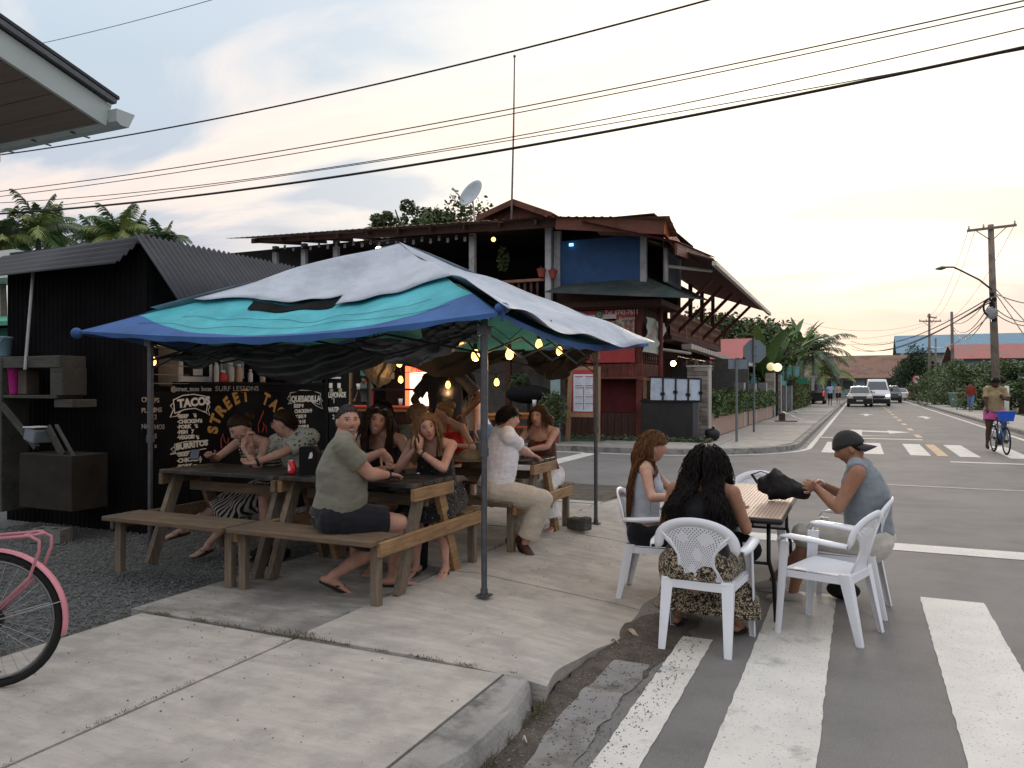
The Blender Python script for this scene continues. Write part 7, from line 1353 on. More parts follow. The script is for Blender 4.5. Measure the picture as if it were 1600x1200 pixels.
bicycle('pink bicycle cut by the left edge, rear wheel with mudguard and carrier showing', (wc.x, wc.y, ZW), R(24.4 + 180 + 6), PINKB, rw=.335)
# eave of the near building, top left
C0 = dp(168, 168, 5.0); lf = thing('eave_roof', 'corner of a pale boarded eave with gutter above the camera at the top left', 'roof', C0)
SOF = mat('brown_soffit', (.20, .155, .13), .8, .12, 3, bump=.2, stretch=(.6, 8, 8)); FAS = mat('pale_green_fascia', (.42, .47, .46), .6, .06, 3); rk = Vector((0, -1, .277)).normalized()
for i in range(14):
 y = .02 + i * .16; a = C0 + Vector((-.03, 0, -.10)) + rk * y; b = MB(); b.prism([a, a + rk * .152, a + rk * .152 + Vector((-3.2, 0, 0)), a + Vector((-3.2, 0, 0))], (0, 0, .012)); b.build('soffit_board', SOF, lf)
b = MB(); b.beam(C0 + Vector((0, .0, -.055)), C0 + rk * 3.2 + Vector((0, 0, -.055)), .025, .15, up=(0, .27, 1)); b.build('rake_fascia', FAS, lf); b = MB(); b.beam(C0 + Vector((.025, .03, .04)), C0 + rk * 3.2 + Vector((.025, 0, .04)), .05, .03, up=(0, .27, 1)); b.build('metal_edge', METD, lf)
b = MB(); b.prism([C0 + Vector((.05, .05, .06)), C0 + rk * 3.2 + Vector((.05, 0, .06)), C0 + rk * 3.2 + Vector((-3.3, 0, .06)), C0 + Vector((-3.3, .05, .06))], (0, 0, .02)); b.build('roof_sheet', ROOFM, lf)
b = MB(); G = [(0, .0, -.02), (0, .0, -.10), (0, .03, -.115), (0, .085, -.115), (0, .11, -.06), (0, .13, -.02)]; P = [[C0 + Vector((.09, 0, 0)) + Vector(g) for g in G], [C0 + Vector((-1.6, 0, 0)) + Vector(g) for g in G]]; b.grid(P, th=.004); b.add([P[0][i] for i in range(6)], [tuple(range(6))]); b.build('gutter', FAS, lf)
for x in (-.35, -.75, -1.15): b = MB(); b.b2(C0.x + x, C0.x + x + .012, C0.y - .01, C0.y + .13, C0.z - .118, C0.z - .110); b.build('gutter_joint', METD, lf)
e0 = C0 + Vector((-1.25, .06, -.12)); b = MB(); b.tube([e0, e0 + Vector((0, 0, -.05)), e0 + Vector((-.03, -.01, -.09)), e0 + Vector((-.08, -.02, -.11)), e0 + Vector((-.5, -.1, -.11))], .032, 12); b.build('downpipe_elbow', mat('cream_pvc', (.50, .46, .38), .5, .06, 3), lf, smooth=True)
b = MB(); b.b2(C0.x - 3.2, C0.x - 1.22, C0.y - .14, C0.y - .10, C0.z - .45, C0.z - .03); b.build('wall', mat('grey_green_board', (.20, .22, .21), .8, .1), lf)
# people
PEND = []
def V3(*a): return Vector(a)
def ik(a, t, l1, l2, hint):
 a = Vector(a); t = Vector(t); d = t - a; ln = d.length
 mx = (l1 + l2) * .995
 if ln > mx: t = a + d * (mx / ln); d = t - a; ln = mx
 ln = max(ln, abs(l1 - l2) * 1.05); u = d.normalized(); c = (l1 * l1 + ln * ln - l2 * l2) / (2 * l1 * ln); c = max(-1, min(1, c))
 h = Vector(hint); h = h - u * h.dot(u)
 if h.length < 1e-4: h = Vector((0, 0, 1)) - u * u.z
 h.normalize(); return a + u * (l1 * c) + h * (l1 * math.sqrt(1 - c * c)), t
def gs(x, c, s): return math.exp(-((x - c) / s) ** 2)
def head_pt(q, male=True, off=0.0):
 """surface of the head for a unit direction q; x right, y forward (face), z up"""
 x, y, z = q
 rx, ry, rz = .0745, .095, .118
 p = Vector((x * rx, y * ry, z * rz))
 if z < 0:
  k = (-z) ** 1.6; p.x *= 1 - (.30 if male else .36) * k
  if y < 0: p.y *= 1 - .42 * min(1, (-z) * 1.25) ; p.z *= .93
  else: p.y *= 1 - .06 * k; p.z *= 1 + .03 * y
 else:
  p.x *= 1 + .02 * (1 - y); p.y *= (1.06 if y < 0 else .985)
 if y > 0:
  p.y = p.y * (1 - .10 * (1 - abs(x)) * 0) ; X, Z = p.x, p.z; f = max(0, y) ** .5
  d = 0.0
  nb = gs(X, 0, .0085 + max(0, -(Z + .005)) * .16) * (.007 * gs(Z, .018, .020) + (.0235 if male else .020) * gs(Z, -.018, .0165) + .013 * gs(Z, .000, .018)); d += nb
  d += .006 * gs(abs(X), .0135, .006) * gs(Z, -.026, .008)
  d -= (.0130) * gs(abs(X), .031, .0155) * gs(Z, .014, .0115)
  d += .0045 * gs(abs(X), .031, .009) * gs(Z, .0115, .007)
  d += (.0055 if male else .003) * gs(abs(X), .026, .022) * gs(Z, .033, .009)
  d += .004 * gs(abs(X), .043, .017) * gs(Z, -.020, .017)
  d += .0055 * gs(X, 0, .017) * gs(Z, -.0485, .0045) + .0065 * gs(X, 0, .014) * gs(Z, -.0605, .0055)
  d -= .0045 * gs(X, 0, .021) * gs(Z, -.0545, .0028) ; d -= .004 * gs(X, 0, .02) * gs(Z, -.073, .007)
  d += (.010 if male else .007) * gs(X, 0, .018) * gs(Z, -.092, .013)
  p.y += d * f
 if off: p = p + Vector((x / rx, y / ry, z / rz)).normalized() * off
 return p
def head_grid(nu, nv, fn):
 vs = []; fs = []
 for i in range(nv + 1):
  ph = math.pi * i / nv
  for j in range(nu):
   th = 2 * math.pi * (j + .5) / nu; vs.append(fn((math.sin(ph) * math.sin(th), math.sin(ph) * math.cos(th), -math.cos(ph))))
 for i in range(nv):
  for j in range(nu): fs.append((i * nu + j, (i + 1) * nu + j, (i + 1) * nu + (j + 1) % nu, i * nu + (j + 1) % nu))
 return vs, fs
def skin_mat(name, col, brow=(.03, .02, .014), lip=None, stubble=0.0, iris=(.06, .035, .02), smile=0.0, shut=False):
 if name in MATS: return MATS[name]
 lip = lip or (min(1, col[0] * .86), col[1] * .52, col[2] * .50)
 m = mat(name, col, .6, .14, 16, bump=.3, bscale=110, spec=.3, dirt=(col[0] * .92, col[1] * .72, col[2] * .68), dscale=9, dthr=(.48, .75)); t = m.node_tree; n = t.nodes; l = t.links; b = n['Principled BSDF']
 b.inputs['Subsurface Weight'].default_value = .06; b.inputs['Subsurface Radius'].default_value = (.02, .008, .004); b.inputs['Subsurface Scale'].default_value = .6
 cur = b.inputs['Base Color'].links[0].from_socket
 at = n.new('ShaderNodeAttribute'); at.attribute_name = 'hc'; sp = n.new('ShaderNodeSeparateXYZ'); l.new(at.outputs['Vector'], sp.inputs[0])
 def M(op, a, c=None, clamp=False):
  q = n.new('ShaderNodeMath'); q.operation = op; q.use_clamp = clamp
  for i, v in enumerate((a, c)):
   if v is None: continue
   if isinstance(v, (int, float)): q.inputs[i].default_value = v
   else: l.new(v, q.inputs[i])
  return q.outputs[0]
 X, Y, Z = sp.outputs; aX = M('ABSOLUTE', X)
 front = M('MULTIPLY', M('GREATER_THAN', Y, .035), M('LESS_THAN', Y, .135))
 def ell(cx_, cz, rx, rz, soft=.35, curve=0.0, slope=0.0, base=aX):
  zz = M('SUBTRACT', Z, cz); dx = M('SUBTRACT', base, cx_)
  if curve: zz = M('SUBTRACT', zz, M('MULTIPLY', M('MULTIPLY', dx, dx), curve))
  if slope: zz = M('SUBTRACT', zz, M('MULTIPLY', dx, slope))
  e = M('ADD', M('POWER', M('ABSOLUTE', M('DIVIDE', dx, rx)), 2.0), M('POWER', M('ABSOLUTE', M('DIVIDE', zz, rz)), 2.0))
  return M('MULTIPLY', M('DIVIDE', M('SUBTRACT', 1 + soft, e), 2 * soft, clamp=True), front)
 def over(fac, c, k=1.0):
  nonlocal cur
  mx = n.new('ShaderNodeMix'); mx.data_type = 'RGBA'; l.new(M('MULTIPLY', fac, k), mx.inputs[0]); l.new(cur, mx.inputs[6]); mx.inputs[7].default_value = (*c, 1); cur = mx.outputs[2]
 warm = (min(1, col[0] * 1.02), col[1] * .74, col[2] * .70)
 over(ell(.043, -.022, .024, .02, .9), warm, .55); over(ell(0, -.022, .014, .013, .9, base=X), warm, .5)
 if stubble:
  over(ell(0, -.085, .055, .050, .5, base=X), tuple(c * .55 for c in col), stubble); over(ell(0, -.040, .030, .008, .5, base=X), tuple(c * .5 for c in col), stubble)
 cv = 10 * smile + 2
 over(ell(0, -.0485, .023, .0052, .3, curve=cv, base=X), lip, .85); over(ell(0, -.0600, .019, .0062, .3, curve=cv, base=X), lip, .85)
 if smile > .6: over(ell(0, -.0545, .018, .0036, .2, curve=cv, base=X), (.75, .70, .64), .95)
 else: over(ell(0, -.0545, .022, .0014, .4, curve=cv, base=X), (.05, .015, .012), .85)
 over(ell(.031, .0345, .018, .0042, .5, curve=-9, slope=-.05), brow, .85)
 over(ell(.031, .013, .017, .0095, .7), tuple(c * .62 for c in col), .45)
 if not shut:
  over(ell(.031, .0125, .0130, .0044, .25), (.40, .36, .33)); over(ell(.031, .0125, .0060, .0050, .25), iris); over(ell(.031, .0125, .0025, .0025, .2), (.005, .005, .005))
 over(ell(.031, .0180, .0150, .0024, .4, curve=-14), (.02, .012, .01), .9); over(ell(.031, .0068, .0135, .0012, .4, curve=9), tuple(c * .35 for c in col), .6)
 over(ell(.0075, -.033, .0035, .0020, .5), tuple(c * .15 for c in col), .9)
 l.new(cur, b.inputs['Base Color']); return m
def cloth_mat(name, col, rough=.9, stripes=None, blot=None, bump=.6):
 if name in MATS: return MATS[name]
 m = mat(name, col, rough, .12, 12, bump=.5, bscale=9, bdist=.02, stretch=(1, 1, 2.2), spec=.15); t = m.node_tree; n = t.nodes; l = t.links; b = n['Principled BSDF']
 if 'Sheen Weight' in b.inputs: b.inputs['Sheen Weight'].default_value = .15
 cur = b.inputs['Base Color'].links[0].from_socket
 if stripes:
  (c2, sc, axis) = stripes; tc_ = n.new('ShaderNodeTexCoord'); mp_ = n.new('ShaderNodeMapping'); l.new(tc_.outputs['Object'], mp_.inputs[0])
  if axis == 'X': mp_.inputs['Rotation'].default_value = (0, 0, 0)
  w = n.new('ShaderNodeTexWave'); w.bands_direction = axis; w.inputs['Scale'].default_value = sc; w.inputs['Distortion'].default_value = 1.0; w.inputs['Detail'].default_value = 1; l.new(mp_.outputs[0], w.inputs[0])
  rp = n.new('ShaderNodeValToRGB'); rp.color_ramp.elements[0].position = .48; rp.color_ramp.elements[1].position = .52; l.new(w.outputs['Fac'], rp.inputs[0])
  mx = n.new('ShaderNodeMix'); mx.data_type = 'RGBA'; l.new(rp.outputs[0], mx.inputs[0]); l.new(cur, mx.inputs[6]); mx.inputs[7].default_value = (*c2, 1); cur = mx.outputs[2]
 if blot:
  (c2, sc, th) = blot; v = n.new('ShaderNodeTexVoronoi'); v.inputs['Scale'].default_value = sc; tc_ = n.new('ShaderNodeTexCoord')
  nn = n.new('ShaderNodeTexNoise'); nn.inputs['Scale'].default_value = sc * .35; l.new(tc_.outputs['Object'], nn.inputs[0]); l.new(tc_.outputs['Object'], v.inputs[0])
  mu = n.new('ShaderNodeMath'); mu.operation = 'MULTIPLY'; l.new(v.outputs['Distance'], mu.inputs[0]); l.new(nn.outputs[0], mu.inputs[1])
  rp = n.new('ShaderNodeValToRGB'); rp.color_ramp.elements[0].position = th; rp.color_ramp.elements[1].position = th + .05; rp.color_ramp.elements[0].color = (1, 1, 1, 1); rp.color_ramp.elements[1].color = (0, 0, 0, 1); l.new(mu.outputs[0], rp.inputs[0])
  mx = n.new('ShaderNodeMix'); mx.data_type = 'RGBA'; l.new(rp.outputs[0], mx.inputs[0]); l.new(cur, mx.inputs[6]); mx.inputs[7].default_value = (*c2, 1); cur = mx.outputs[2]
 l.new(cur, b.inputs['Base Color']); return m
def hair_mat(name, col, hi=None):
 if hi: hi = tuple(c * .8 for c in hi)
 if name in MATS: return MATS[name]
 m = mat(name, tuple(c * .75 for c in col), .58, .4, 30, bump=.5, bscale=60, stretch=(3, 3, .35), spec=.12)
 if hi:
  t = m.node_tree; rp = [x for x in t.nodes if x.type == 'VALTORGB'][0]; rp.color_ramp.elements[1].color = (*hi, 1)
 return m
CLTEX = bpy.data.textures.new('folds', 'CLOUDS'); CLTEX.noise_scale = .13; CLTEX.noise_depth = 2
CLTEX2 = bpy.data.textures.new('folds_fine', 'CLOUDS'); CLTEX2.noise_scale = .05
def remesh(o, vox, smooth=2, fac=.5, disp=0.0, disp2=0.0):
 m = o.modifiers.new('r', 'REMESH'); m.mode = 'VOXEL'; m.voxel_size = vox; m.use_smooth_shade = True
 if smooth: s = o.modifiers.new('s', 'SMOOTH'); s.factor = fac; s.iterations = smooth
 if disp: d = o.modifiers.new('d', 'DISPLACE'); d.texture = CLTEX; d.strength = disp; d.mid_level = .45; d.texture_coords = 'GLOBAL'
 if disp2: d = o.modifiers.new('d2', 'DISPLACE'); d.texture = CLTEX2; d.strength = disp2; d.mid_level = .5; d.texture_coords = 'GLOBAL'
class Person:
 """x right, y forward, z up, origin on the ground under the hips"""
 def __init__(s, label, loc, yaw, skin, male=True, hip=.55, k=1.0, bulk=1.0, lean=10, lean2=None, side=0, twist=0, head=(0, 0, 0), shrug=0.0,
                 hands=None, feet=None, look=None, vox=.0065, group=None, feetbare=True, knee_hint=((0, .6, 1), (0, .6, 1)), headfwd=0.02, hw=None, cat='person'):
  s.male = male; s.k = k; s.bulk = bulk; s.vox = vox; s.skin = skin
  s.root = thing('person', label, cat, loc, yaw, group)
  Wi = WM[s.root.name].inverted()
  for dct in (hands or {}, feet or {}):
   for h in dct.values():
    if 'tw' in h: h['t'] = Wi @ Vector(h['tw'])
  u = lambda l_, sd: Vector((math.sin(R(sd)), math.sin(R(l_)) * math.cos(R(sd)), math.cos(R(l_)) * math.cos(R(sd))))
  lean2 = lean if lean2 is None else lean2
  s.hip = Vector((0, 0, hip)); u1 = u(lean, side * .6); u2 = u(lean2, side)
  s.waist = s.hip + u1 * .165 * k; s.chest = s.waist + (u1 + u2).normalized() * .175 * k; s.neck = s.chest + u2 * .22 * k
  s.u2 = u2; tw = Matrix.Rotation(R(twist), 3, 'Z')
  s.right = (tw @ Vector((1, 0, 0))); s.right = (s.right - u2 * s.right.dot(u2)).normalized(); s.fwd = u2.cross(s.right).normalized()
  hr = Vector((1, 0, 0)); tw2 = Matrix.Rotation(R(twist * .3), 3, 'Z'); s.right0 = tw2 @ hr
  yawh, pit, roll = head
  if look is not None:
   d_ = Wi @ Vector(look) - (s.neck + Vector((0, 0, .15))); yawh += math.degrees(math.atan2(-d_.x, d_.y)); pit -= math.degrees(math.atan2(d_.z, math.hypot(d_.x, d_.y)))
  hb = Matrix.Rotation(R(yawh), 3, 'Z') @ Matrix.Rotation(R(-pit), 3, 'X') @ Matrix.Rotation(R(roll), 3, 'Y')
  s.HM = hb; s.nb = s.neck + Vector((0, headfwd * .5, 0)) * k
  s.hc = s.neck + (u2 * .6 + Vector((0, 0, .4))).normalized() * .108 * k + Vector((0, headfwd, 0)) * k + hb @ Vector((0, .018, .012)) * k
  sw = (.200 if male else .170) * k * (1 + (bulk - 1) * .5)
  s.sh = {}; s.el = {}; s.wr = {}; s.hd = {}
  for sg, nm in ((-1, 'L'), (1, 'R')): s.sh[nm] = s.neck - u2 * (.045 - shrug) * k + s.right * sg * sw - s.fwd * .005
  hands = hands or {}
  la, lf = (.285 if male else .262) * k, (.255 if male else .238) * k
  s.hand = {}
  for nm in 'LR':
   h = hands.get(nm, {}); sg = -1 if nm == 'L' else 1
   t = Vector(h.get('t', (sg * .25 * k, .25, hip + .1))); hint = h.get('hint', (sg * .5, -.6, -.6))
   e, w = ik(s.sh[nm], t, la, lf, hint); s.el[nm] = e; s.wr[nm] = w
   d = Vector(h['d']).normalized() if 'd' in h else (w - e).normalized()
   nrm_ = Vector(h.get('n', (0, 0, -1))); s.hand[nm] = (d, nrm_, h.get('curl', .45), h.get('spread', .0))
  s.kn = {}; s.an = {}; s.hj = {}; lt, ls = (.43 if male else .41) * k, (.43 if male else .41) * k
  feet = feet or {}
  for i, nm in enumerate('LR'):
   sg = -1 if nm == 'L' else 1; f = feet.get(nm, {}); hj = s.hip + s.right0 * sg * .095 * k + Vector((0, 0, -.02)); s.hj[nm] = hj
   t = Vector(f.get('t', (sg * .12, .42, .08))); kk, a = ik(hj, t, lt, ls, f.get('hint', knee_hint[i])); s.kn[nm] = kk; s.an[nm] = a
   s.hd[nm] = Vector(f.get('d', (sg * .12, 1, -.12))).normalized()
  s.body()
 def prof(s):
  k = s.k; b = s.bulk; h, w, c, n = s.hip, s.waist, s.chest, s.neck
  belly = Vector((0, .03 * (b - 1) * 3, 0))
  if s.male: return [(h + (h - w) * .2, .140 * k, .092 * k), (h, .172 * k * b ** .5, .135 * k * b), (w + belly, .162 * k * b, .128 * k * b), (c, .182 * k * b ** .6, .136 * k * b ** .6), (c.lerp(n, .55), .184 * k, .118 * k), (n - s.u2 * .045 * k, .128 * k, .085 * k), (n, .065 * k, .062 * k)]
  return [(h + (h - w) * .2, .145 * k, .092 * k), (h, .178 * k * b, .125 * k * b), (w + belly, .134 * k * b, .106 * k * b), (c, .146 * k * b, .112 * k * b), (c.lerp(n, .55), .148 * k, .094 * k), (n - s.u2 * .045 * k, .105 * k, .066 * k), (n, .055 * k, .055 * k)]
 def torso(s, b, i0, i1, inf, flat=True, n=20):
  P = s.prof(); a, z = int(i0), int(math.ceil(i1)); pts = []; rx = []; ry = []
  def at(x):
   i = min(int(x), len(P) - 2); f = x - i; return (P[i][0].lerp(P[i + 1][0], f), P[i][1] * (1 - f) + P[i + 1][1] * f, P[i][2] * (1 - f) + P[i + 1][2] * f)
  xs = [i0] + [i for i in range(int(i0) + 1, int(math.ceil(i1)))] + [i1]
  for x in xs: p, x_, y_ = at(x); pts.append(p); rx.append(x_ + inf); ry.append(y_ + inf)
  b.tube(pts, rx, n, side=s.right if i0 > 1.5 else s.right0, ry=ry, rnd=not flat)
 def bust(s, b, inf=0.0):
  if s.male:
   for sg in (-1, 1): b.sph(s.chest.lerp(s.neck, .25) + s.right * sg * .075 * s.k + s.fwd * .065 * s.k, .075 * s.k + inf, 12, 8, (1, .62, .85))
   return
  for sg in (-1, 1): b.sph(s.chest.lerp(s.neck, .12) + s.right * sg * .072 * s.k + s.fwd * .072 * s.k, .070 * s.k * s.bulk + inf, 12, 8, (.95, .85, 1))
 def body(s):
  k = s.k; b = MB(); m = s.male; bu = s.bulk
  s.torso(b, 0, 6, 0, flat=False); s.bust(b)
  for sg in (-1, 1): b.sph(s.hip + s.right0 * sg * .085 * k + Vector((0, -.030, .0)), .10 * k * bu ** .6, 12, 8)
  b.tube([s.sh['L'], s.neck - s.u2 * .035 * k, s.sh['R']], [.052 * k, .06 * k, .052 * k], 12, rnd=True)
  for nm in 'LR': b.tube([s.nb + s.u2 * .045 * k, s.nb.lerp(s.sh[nm], .5) + s.u2 * .012 * k, s.sh[nm] + s.u2 * .002], [.045 * k, .046 * k, .045 * k], 10, rnd=True)
  nk = (.060 if m else .047) * k * (1 + (bu - 1) * .4)
  b.tube([s.neck - s.u2 * .03, s.nb + (s.hc - s.nb) * .35, s.hc + s.HM @ Vector((0, -.022, -.045)) * k], [nk * 1.12, nk, nk * .97], 14, rnd=True)
  vs, fs = head_grid(72, 56, lambda q: head_pt(q, m)); b.add([s.hc + s.HM @ (v * k) for v in vs], fs)
  for sg in (-1, 1):
   b.sph(s.hc + s.HM @ Vector((sg * .077, -.008, -.006)) * k, .032 * k, 10, 8, (.32, .58, 1), M=s.HM @ Matrix.Rotation(sg * -.35, 3, 'Z'))
  for nm, sg in (('L', -1), ('R', 1)):
   a, e, w = s.sh[nm], s.el[nm], s.wr[nm]
   r = [.056, .050, .045, .041] if m else [.046, .041, .036, .034]
   r = [x * k * bu ** .6 for x in r]; b.tube([a, a.lerp(e, .35), a.lerp(e, .7), e], r, 12, rnd=True)
   r = [.041, .045, .036, .028, .0255] if m else [.034, .037, .030, .0235, .021]
   r = [x * k * bu ** .4 for x in r]; b.tube([e, e.lerp(w, .22), e.lerp(w, .55), e.lerp(w, .85), w], r, 12, rnd=True)
   s.mkhand(b, nm, sg)
   h, kn, an = s.hj[nm], s.kn[nm], s.an[nm]; tb = bu ** .8
   r = [.098, .092, .074, .057] if m else [.100, .094, .074, .055]
   b.tube([h, h.lerp(kn, .3), h.lerp(kn, .7), kn], [x * k * tb for x in r], 14, rnd=True)
   shn = (an - kn); back = Vector((0, -1, 0)) - shn.normalized() * shn.normalized().y * -1; back = back.normalized() if back.length > .01 else Vector((0, -1, 0))
   r = [.056, .060, .050, .036, .034] if m else [.053, .056, .045, .032, .030]
   b.tube([kn, kn.lerp(an, .28) + back * .012 * k, kn.lerp(an, .55) + back * .008 * k, kn.lerp(an, .85), an], [x * k * bu ** .4 for x in r], 14, rnd=True)
   s.mkfoot(b, nm, sg)
  me = b.mesh('body', s.skin); s.bodyo = link('body', me, s.root, local=True)
  remesh(s.bodyo, s.vox, 2, .45)
  PEND.append((s.bodyo, s))
 def mkhand(s, b, nm, sg):
  k = s.k * (1.0 if s.male else .92); w = s.wr[nm]; d, n_, curl, spread = s.hand[nm]
  n_ = (n_ - d * n_.dot(d)); n_ = n_.normalized() if n_.length > .05 else frame_of(d)[1]
  x = d.cross(n_).normalized()
  th = x * (1 if nm == 'L' else -1) * (1)
  pk = [w, w + d * .03 * k, w + d * .065 * k, w + d * .092 * k]
  b.tube(pk, [.024 * k, .034 * k, .041 * k, .038 * k], 12, side=x, ry=[.019 * k, .016 * k, .0145 * k, .0115 * k], rnd=True)
  for i, (o, ln) in enumerate(((.029, .066), (.0098, .076), (-.0098, .070), (-.029, .055))):
   p = w + d * (.088 - abs(o) * .25) * k + th * o * k; f = (d + th * o * (3 + spread * 14)).normalized(); c = 0; pts = [p]
   for sgm, fr in enumerate((.45, .31, .24)):
    c += curl * (.8 if sgm == 0 else 1.05) * (1 + .12 * (i - 1.5)); q = (f * math.cos(c) + n_ * math.sin(c)).normalized(); p = p + q * ln * fr * k; pts.append(p)
   b.tube(pts, [.0094 * k, .0090 * k, .0084 * k, .0072 * k], 8, rnd=True)
  p = w + d * .022 * k + th * .024 * k; pts = [p]
  for q, ln in (((d * .75 + th * .75 + n_ * .25), .040), ((d * .95 + th * .35 + n_ * .35), .032), ((d + th * .05 + n_ * .45), .024)):
   p = p + q.normalized() * ln * k; pts.append(p)
  b.tube(pts, [.016 * k, .0125 * k, .0105 * k, .0085 * k], 8, rnd=True); s.palm = getattr(s, 'palm', {}); s.palm[nm] = (w + d * .08 * k + n_ * .03 * k, d, n_, th)
 def footpts(s, nm):
  k = s.k * (1 if s.male else .92); a = s.an[nm]; d = s.hd[nm]; up = (Vector((0, 0, 1)) - d * d.z).normalized(); sd = d.cross(up)
  H = lambda f, z: a + d * f * k + up * z * k
  return k, a, d, up, sd, H
 def mkfoot(s, b, nm, sg):
  k, a, d, up, sd, H = s.footpts(nm)
  b.tube([H(-.045, -.045), H(0, -.035), H(.06, -.040), H(.12, -.052), H(.165, -.058)], [.030 * k, .034 * k, .037 * k, .044 * k, .040 * k], 12, side=sd, ry=[.027 * k, .036 * k, .030 * k, .020 * k, .014 * k], rnd=True)
  b.tube([a, H(.02, -.03)], [.034 * k, .034 * k], 10, rnd=True)
  for i, o in enumerate((-.030, -.014, .000, .013, .026)):
   o2 = o * (1 if nm == 'R' else -1); big = 1.35 if i == 0 else 1
   b.tube([H(.16, -.058) + sd * o2 * k, H(.195 - .008 * i, -.062) + sd * o2 * 1.05 * k], [.011 * k * big, .0095 * k * big], 8, rnd=True)
 def ck(s, name, b, m, disp=.012, vox=None, smooth=2, label=None, disp2=0.004):
  o = link(name, b.mesh(name, m), s.root, local=True, label=label); remesh(o, vox or max(.009, s.vox), smooth, .5, disp, disp2); PEND.append((o, None)); return o
 def simple(s, name, b, m, label=None, smooth=True): return link(name, b.mesh(name, m, smooth), s.root, local=True, label=label)
# clothes
 def shirt(s, m, sleeve=.5, i0=.8, i1=5.6, inf=.015, sleeve_r=None, name='shirt', strap=False, disp=.022, vneck=False):
  b = MB(); s.torso(b, i0, min(i1, 5), inf)
  if i1 > 5: s.torso(b, 4.6, i1, inf * .75)
  s.bust(b, inf * .8)
  if i0 < 1.0:
   for sg in (-1, 1): b.sph(s.hip + s.right0 * sg * .085 * s.k + Vector((0, -.028, .02)), .098 * s.k * s.bulk ** .5 + inf * .5, 12, 8)
  if not strap:
   b.tube([s.sh['L'], s.neck - s.u2 * .035 * s.k, s.sh['R']], [.056 * s.k + inf, .064 * s.k + inf, .056 * s.k + inf], 12, rnd=sleeve > 0)
   for nm in 'LR': b.tube([s.nb.lerp(s.sh[nm], .32) + s.u2 * .010 * s.k, s.nb.lerp(s.sh[nm], .5) + s.u2 * .012 * s.k, s.sh[nm] + s.u2 * .002], [.053 * s.k, .058 * s.k + inf * .7, .054 * s.k + inf], 10, rnd=sleeve > 0)
  if sleeve > 0:
   for nm in 'LR':
    a, e, w = s.sh[nm], s.el[nm], s.wr[nm]; r0 = (.058 if s.male else .047) * s.k * s.bulk ** .6
    if sleeve <= 1: b.tube([a - (e - a).normalized() * .02, a.lerp(e, sleeve * .5), a.lerp(e, sleeve)], [r0 * .97 + inf * .5, r0 + inf * .5, r0 + inf * .8 if sleeve_r is None else sleeve_r], 14)
    else: b.tube([a, a.lerp(e, .5), e], [r0 + inf, r0 + inf * .8, r0 * .86 + inf], 14, rnd=True); b.tube([e, e.lerp(w, sleeve - 1)], [r0 * .86 + inf, r0 * .62 + inf], 14)
  return s.ck(name, b, m, disp)
 def strap_top(s, m, i0=.9, i1=4.05, inf=.009, name='top', straps=True, halter=False):
  b = MB(); s.torso(b, i0, i1, inf); s.bust(b, inf); o = s.ck(name, b, m, .006)
  if straps:
   b = MB()
   for sg, nm in ((-1, 'L'), (1, 'R')):
    top = s.nb.lerp(s.sh[nm], .48 if not halter else .22) + s.u2 * .062 * s.k
    f = s.chest.lerp(s.neck, .38) + s.right * sg * .078 * s.k + s.fwd * .128 * s.k * s.bulk; bk = s.chest.lerp(s.neck, .35) + s.right * sg * .07 * s.k - s.fwd * .098 * s.k * s.bulk
    b.tube([f, f.lerp(top, .5) + s.fwd * .03 * s.k, top, bk.lerp(top, .5) - s.fwd * .02 * s.k, bk], [.007] * 5 if not halter else [.02] * 5, 6, ry=[.004] * 5)
   s.simple('strap', b, m)
  return o
 def legs(s, m, frac=.55, inf=.016, hem=None, name='shorts', waist=1.25, disp=.014, flare=0.0):
  """frac<=1 covers that share of the thigh, above 1 runs on down the shin"""
  b = MB(); s.torso(b, 0, waist, inf, flat=True)
  for sg in (-1, 1): b.sph(s.hip + s.right0 * sg * .085 * s.k + Vector((0, -.030, .0)), .104 * s.k * s.bulk ** .6 + inf * .8, 12, 8)
  for nm in 'LR':
   h, kn, an = s.hj[nm], s.kn[nm], s.an[nm]; r = .100 * s.k * s.bulk ** .8
   if frac <= 1: b.tube([h, h.lerp(kn, frac * .5), h.lerp(kn, frac)], [r + inf, r * (1 - .12 * frac) + inf, (r * (1 - .3 * frac) + inf * 1.25 if hem is None else hem)], 16)
   else:
    b.tube([h, h.lerp(kn, .5), kn], [r + inf, r * .85 + inf, r * .60 + inf * 1.2], 16, rnd=True)
    f = frac - 1; b.tube([kn, kn.lerp(an, f * .5), kn.lerp(an, f)], [r * .60 + inf * 1.2, r * .60 + inf + flare * .5, (r * .5 + inf + flare) if hem is None else hem], 16)
  return s.ck(name, b, m, disp)
 def skirt(s, m, frac=1.7, inf=.02, flare=.10, name='skirt', waist=1.3, drop=None):
  b = MB(); s.torso(b, 0, waist, inf * .7)
  for sg in (-1, 1): b.sph(s.hip + s.right0 * sg * .085 * s.k + Vector((0, -.030, .0)), .104 * s.k * s.bulk ** .6 + inf * .8, 12, 8)
  kL, kR, aL, aR = s.kn['L'], s.kn['R'], s.an['L'], s.an['R']
  for nm in 'LR': b.tube([s.hj[nm], s.kn[nm]], [.105 * s.k * s.bulk + inf, .075 * s.k + inf], 14, rnd=True)
  km = (kL + kR) / 2; hm = (s.hj['L'] + s.hj['R']) / 2; half = (kR - kL).length / 2; sd = (kR - kL).normalized()
  f = min(1, max(.15, frac - 1))
  b.tube([hm, hm.lerp(km, .5), km], [.15, half * .7 + .09, half + .075], 18, side=sd, ry=[.1 * s.bulk, .085, .075], rnd=True)
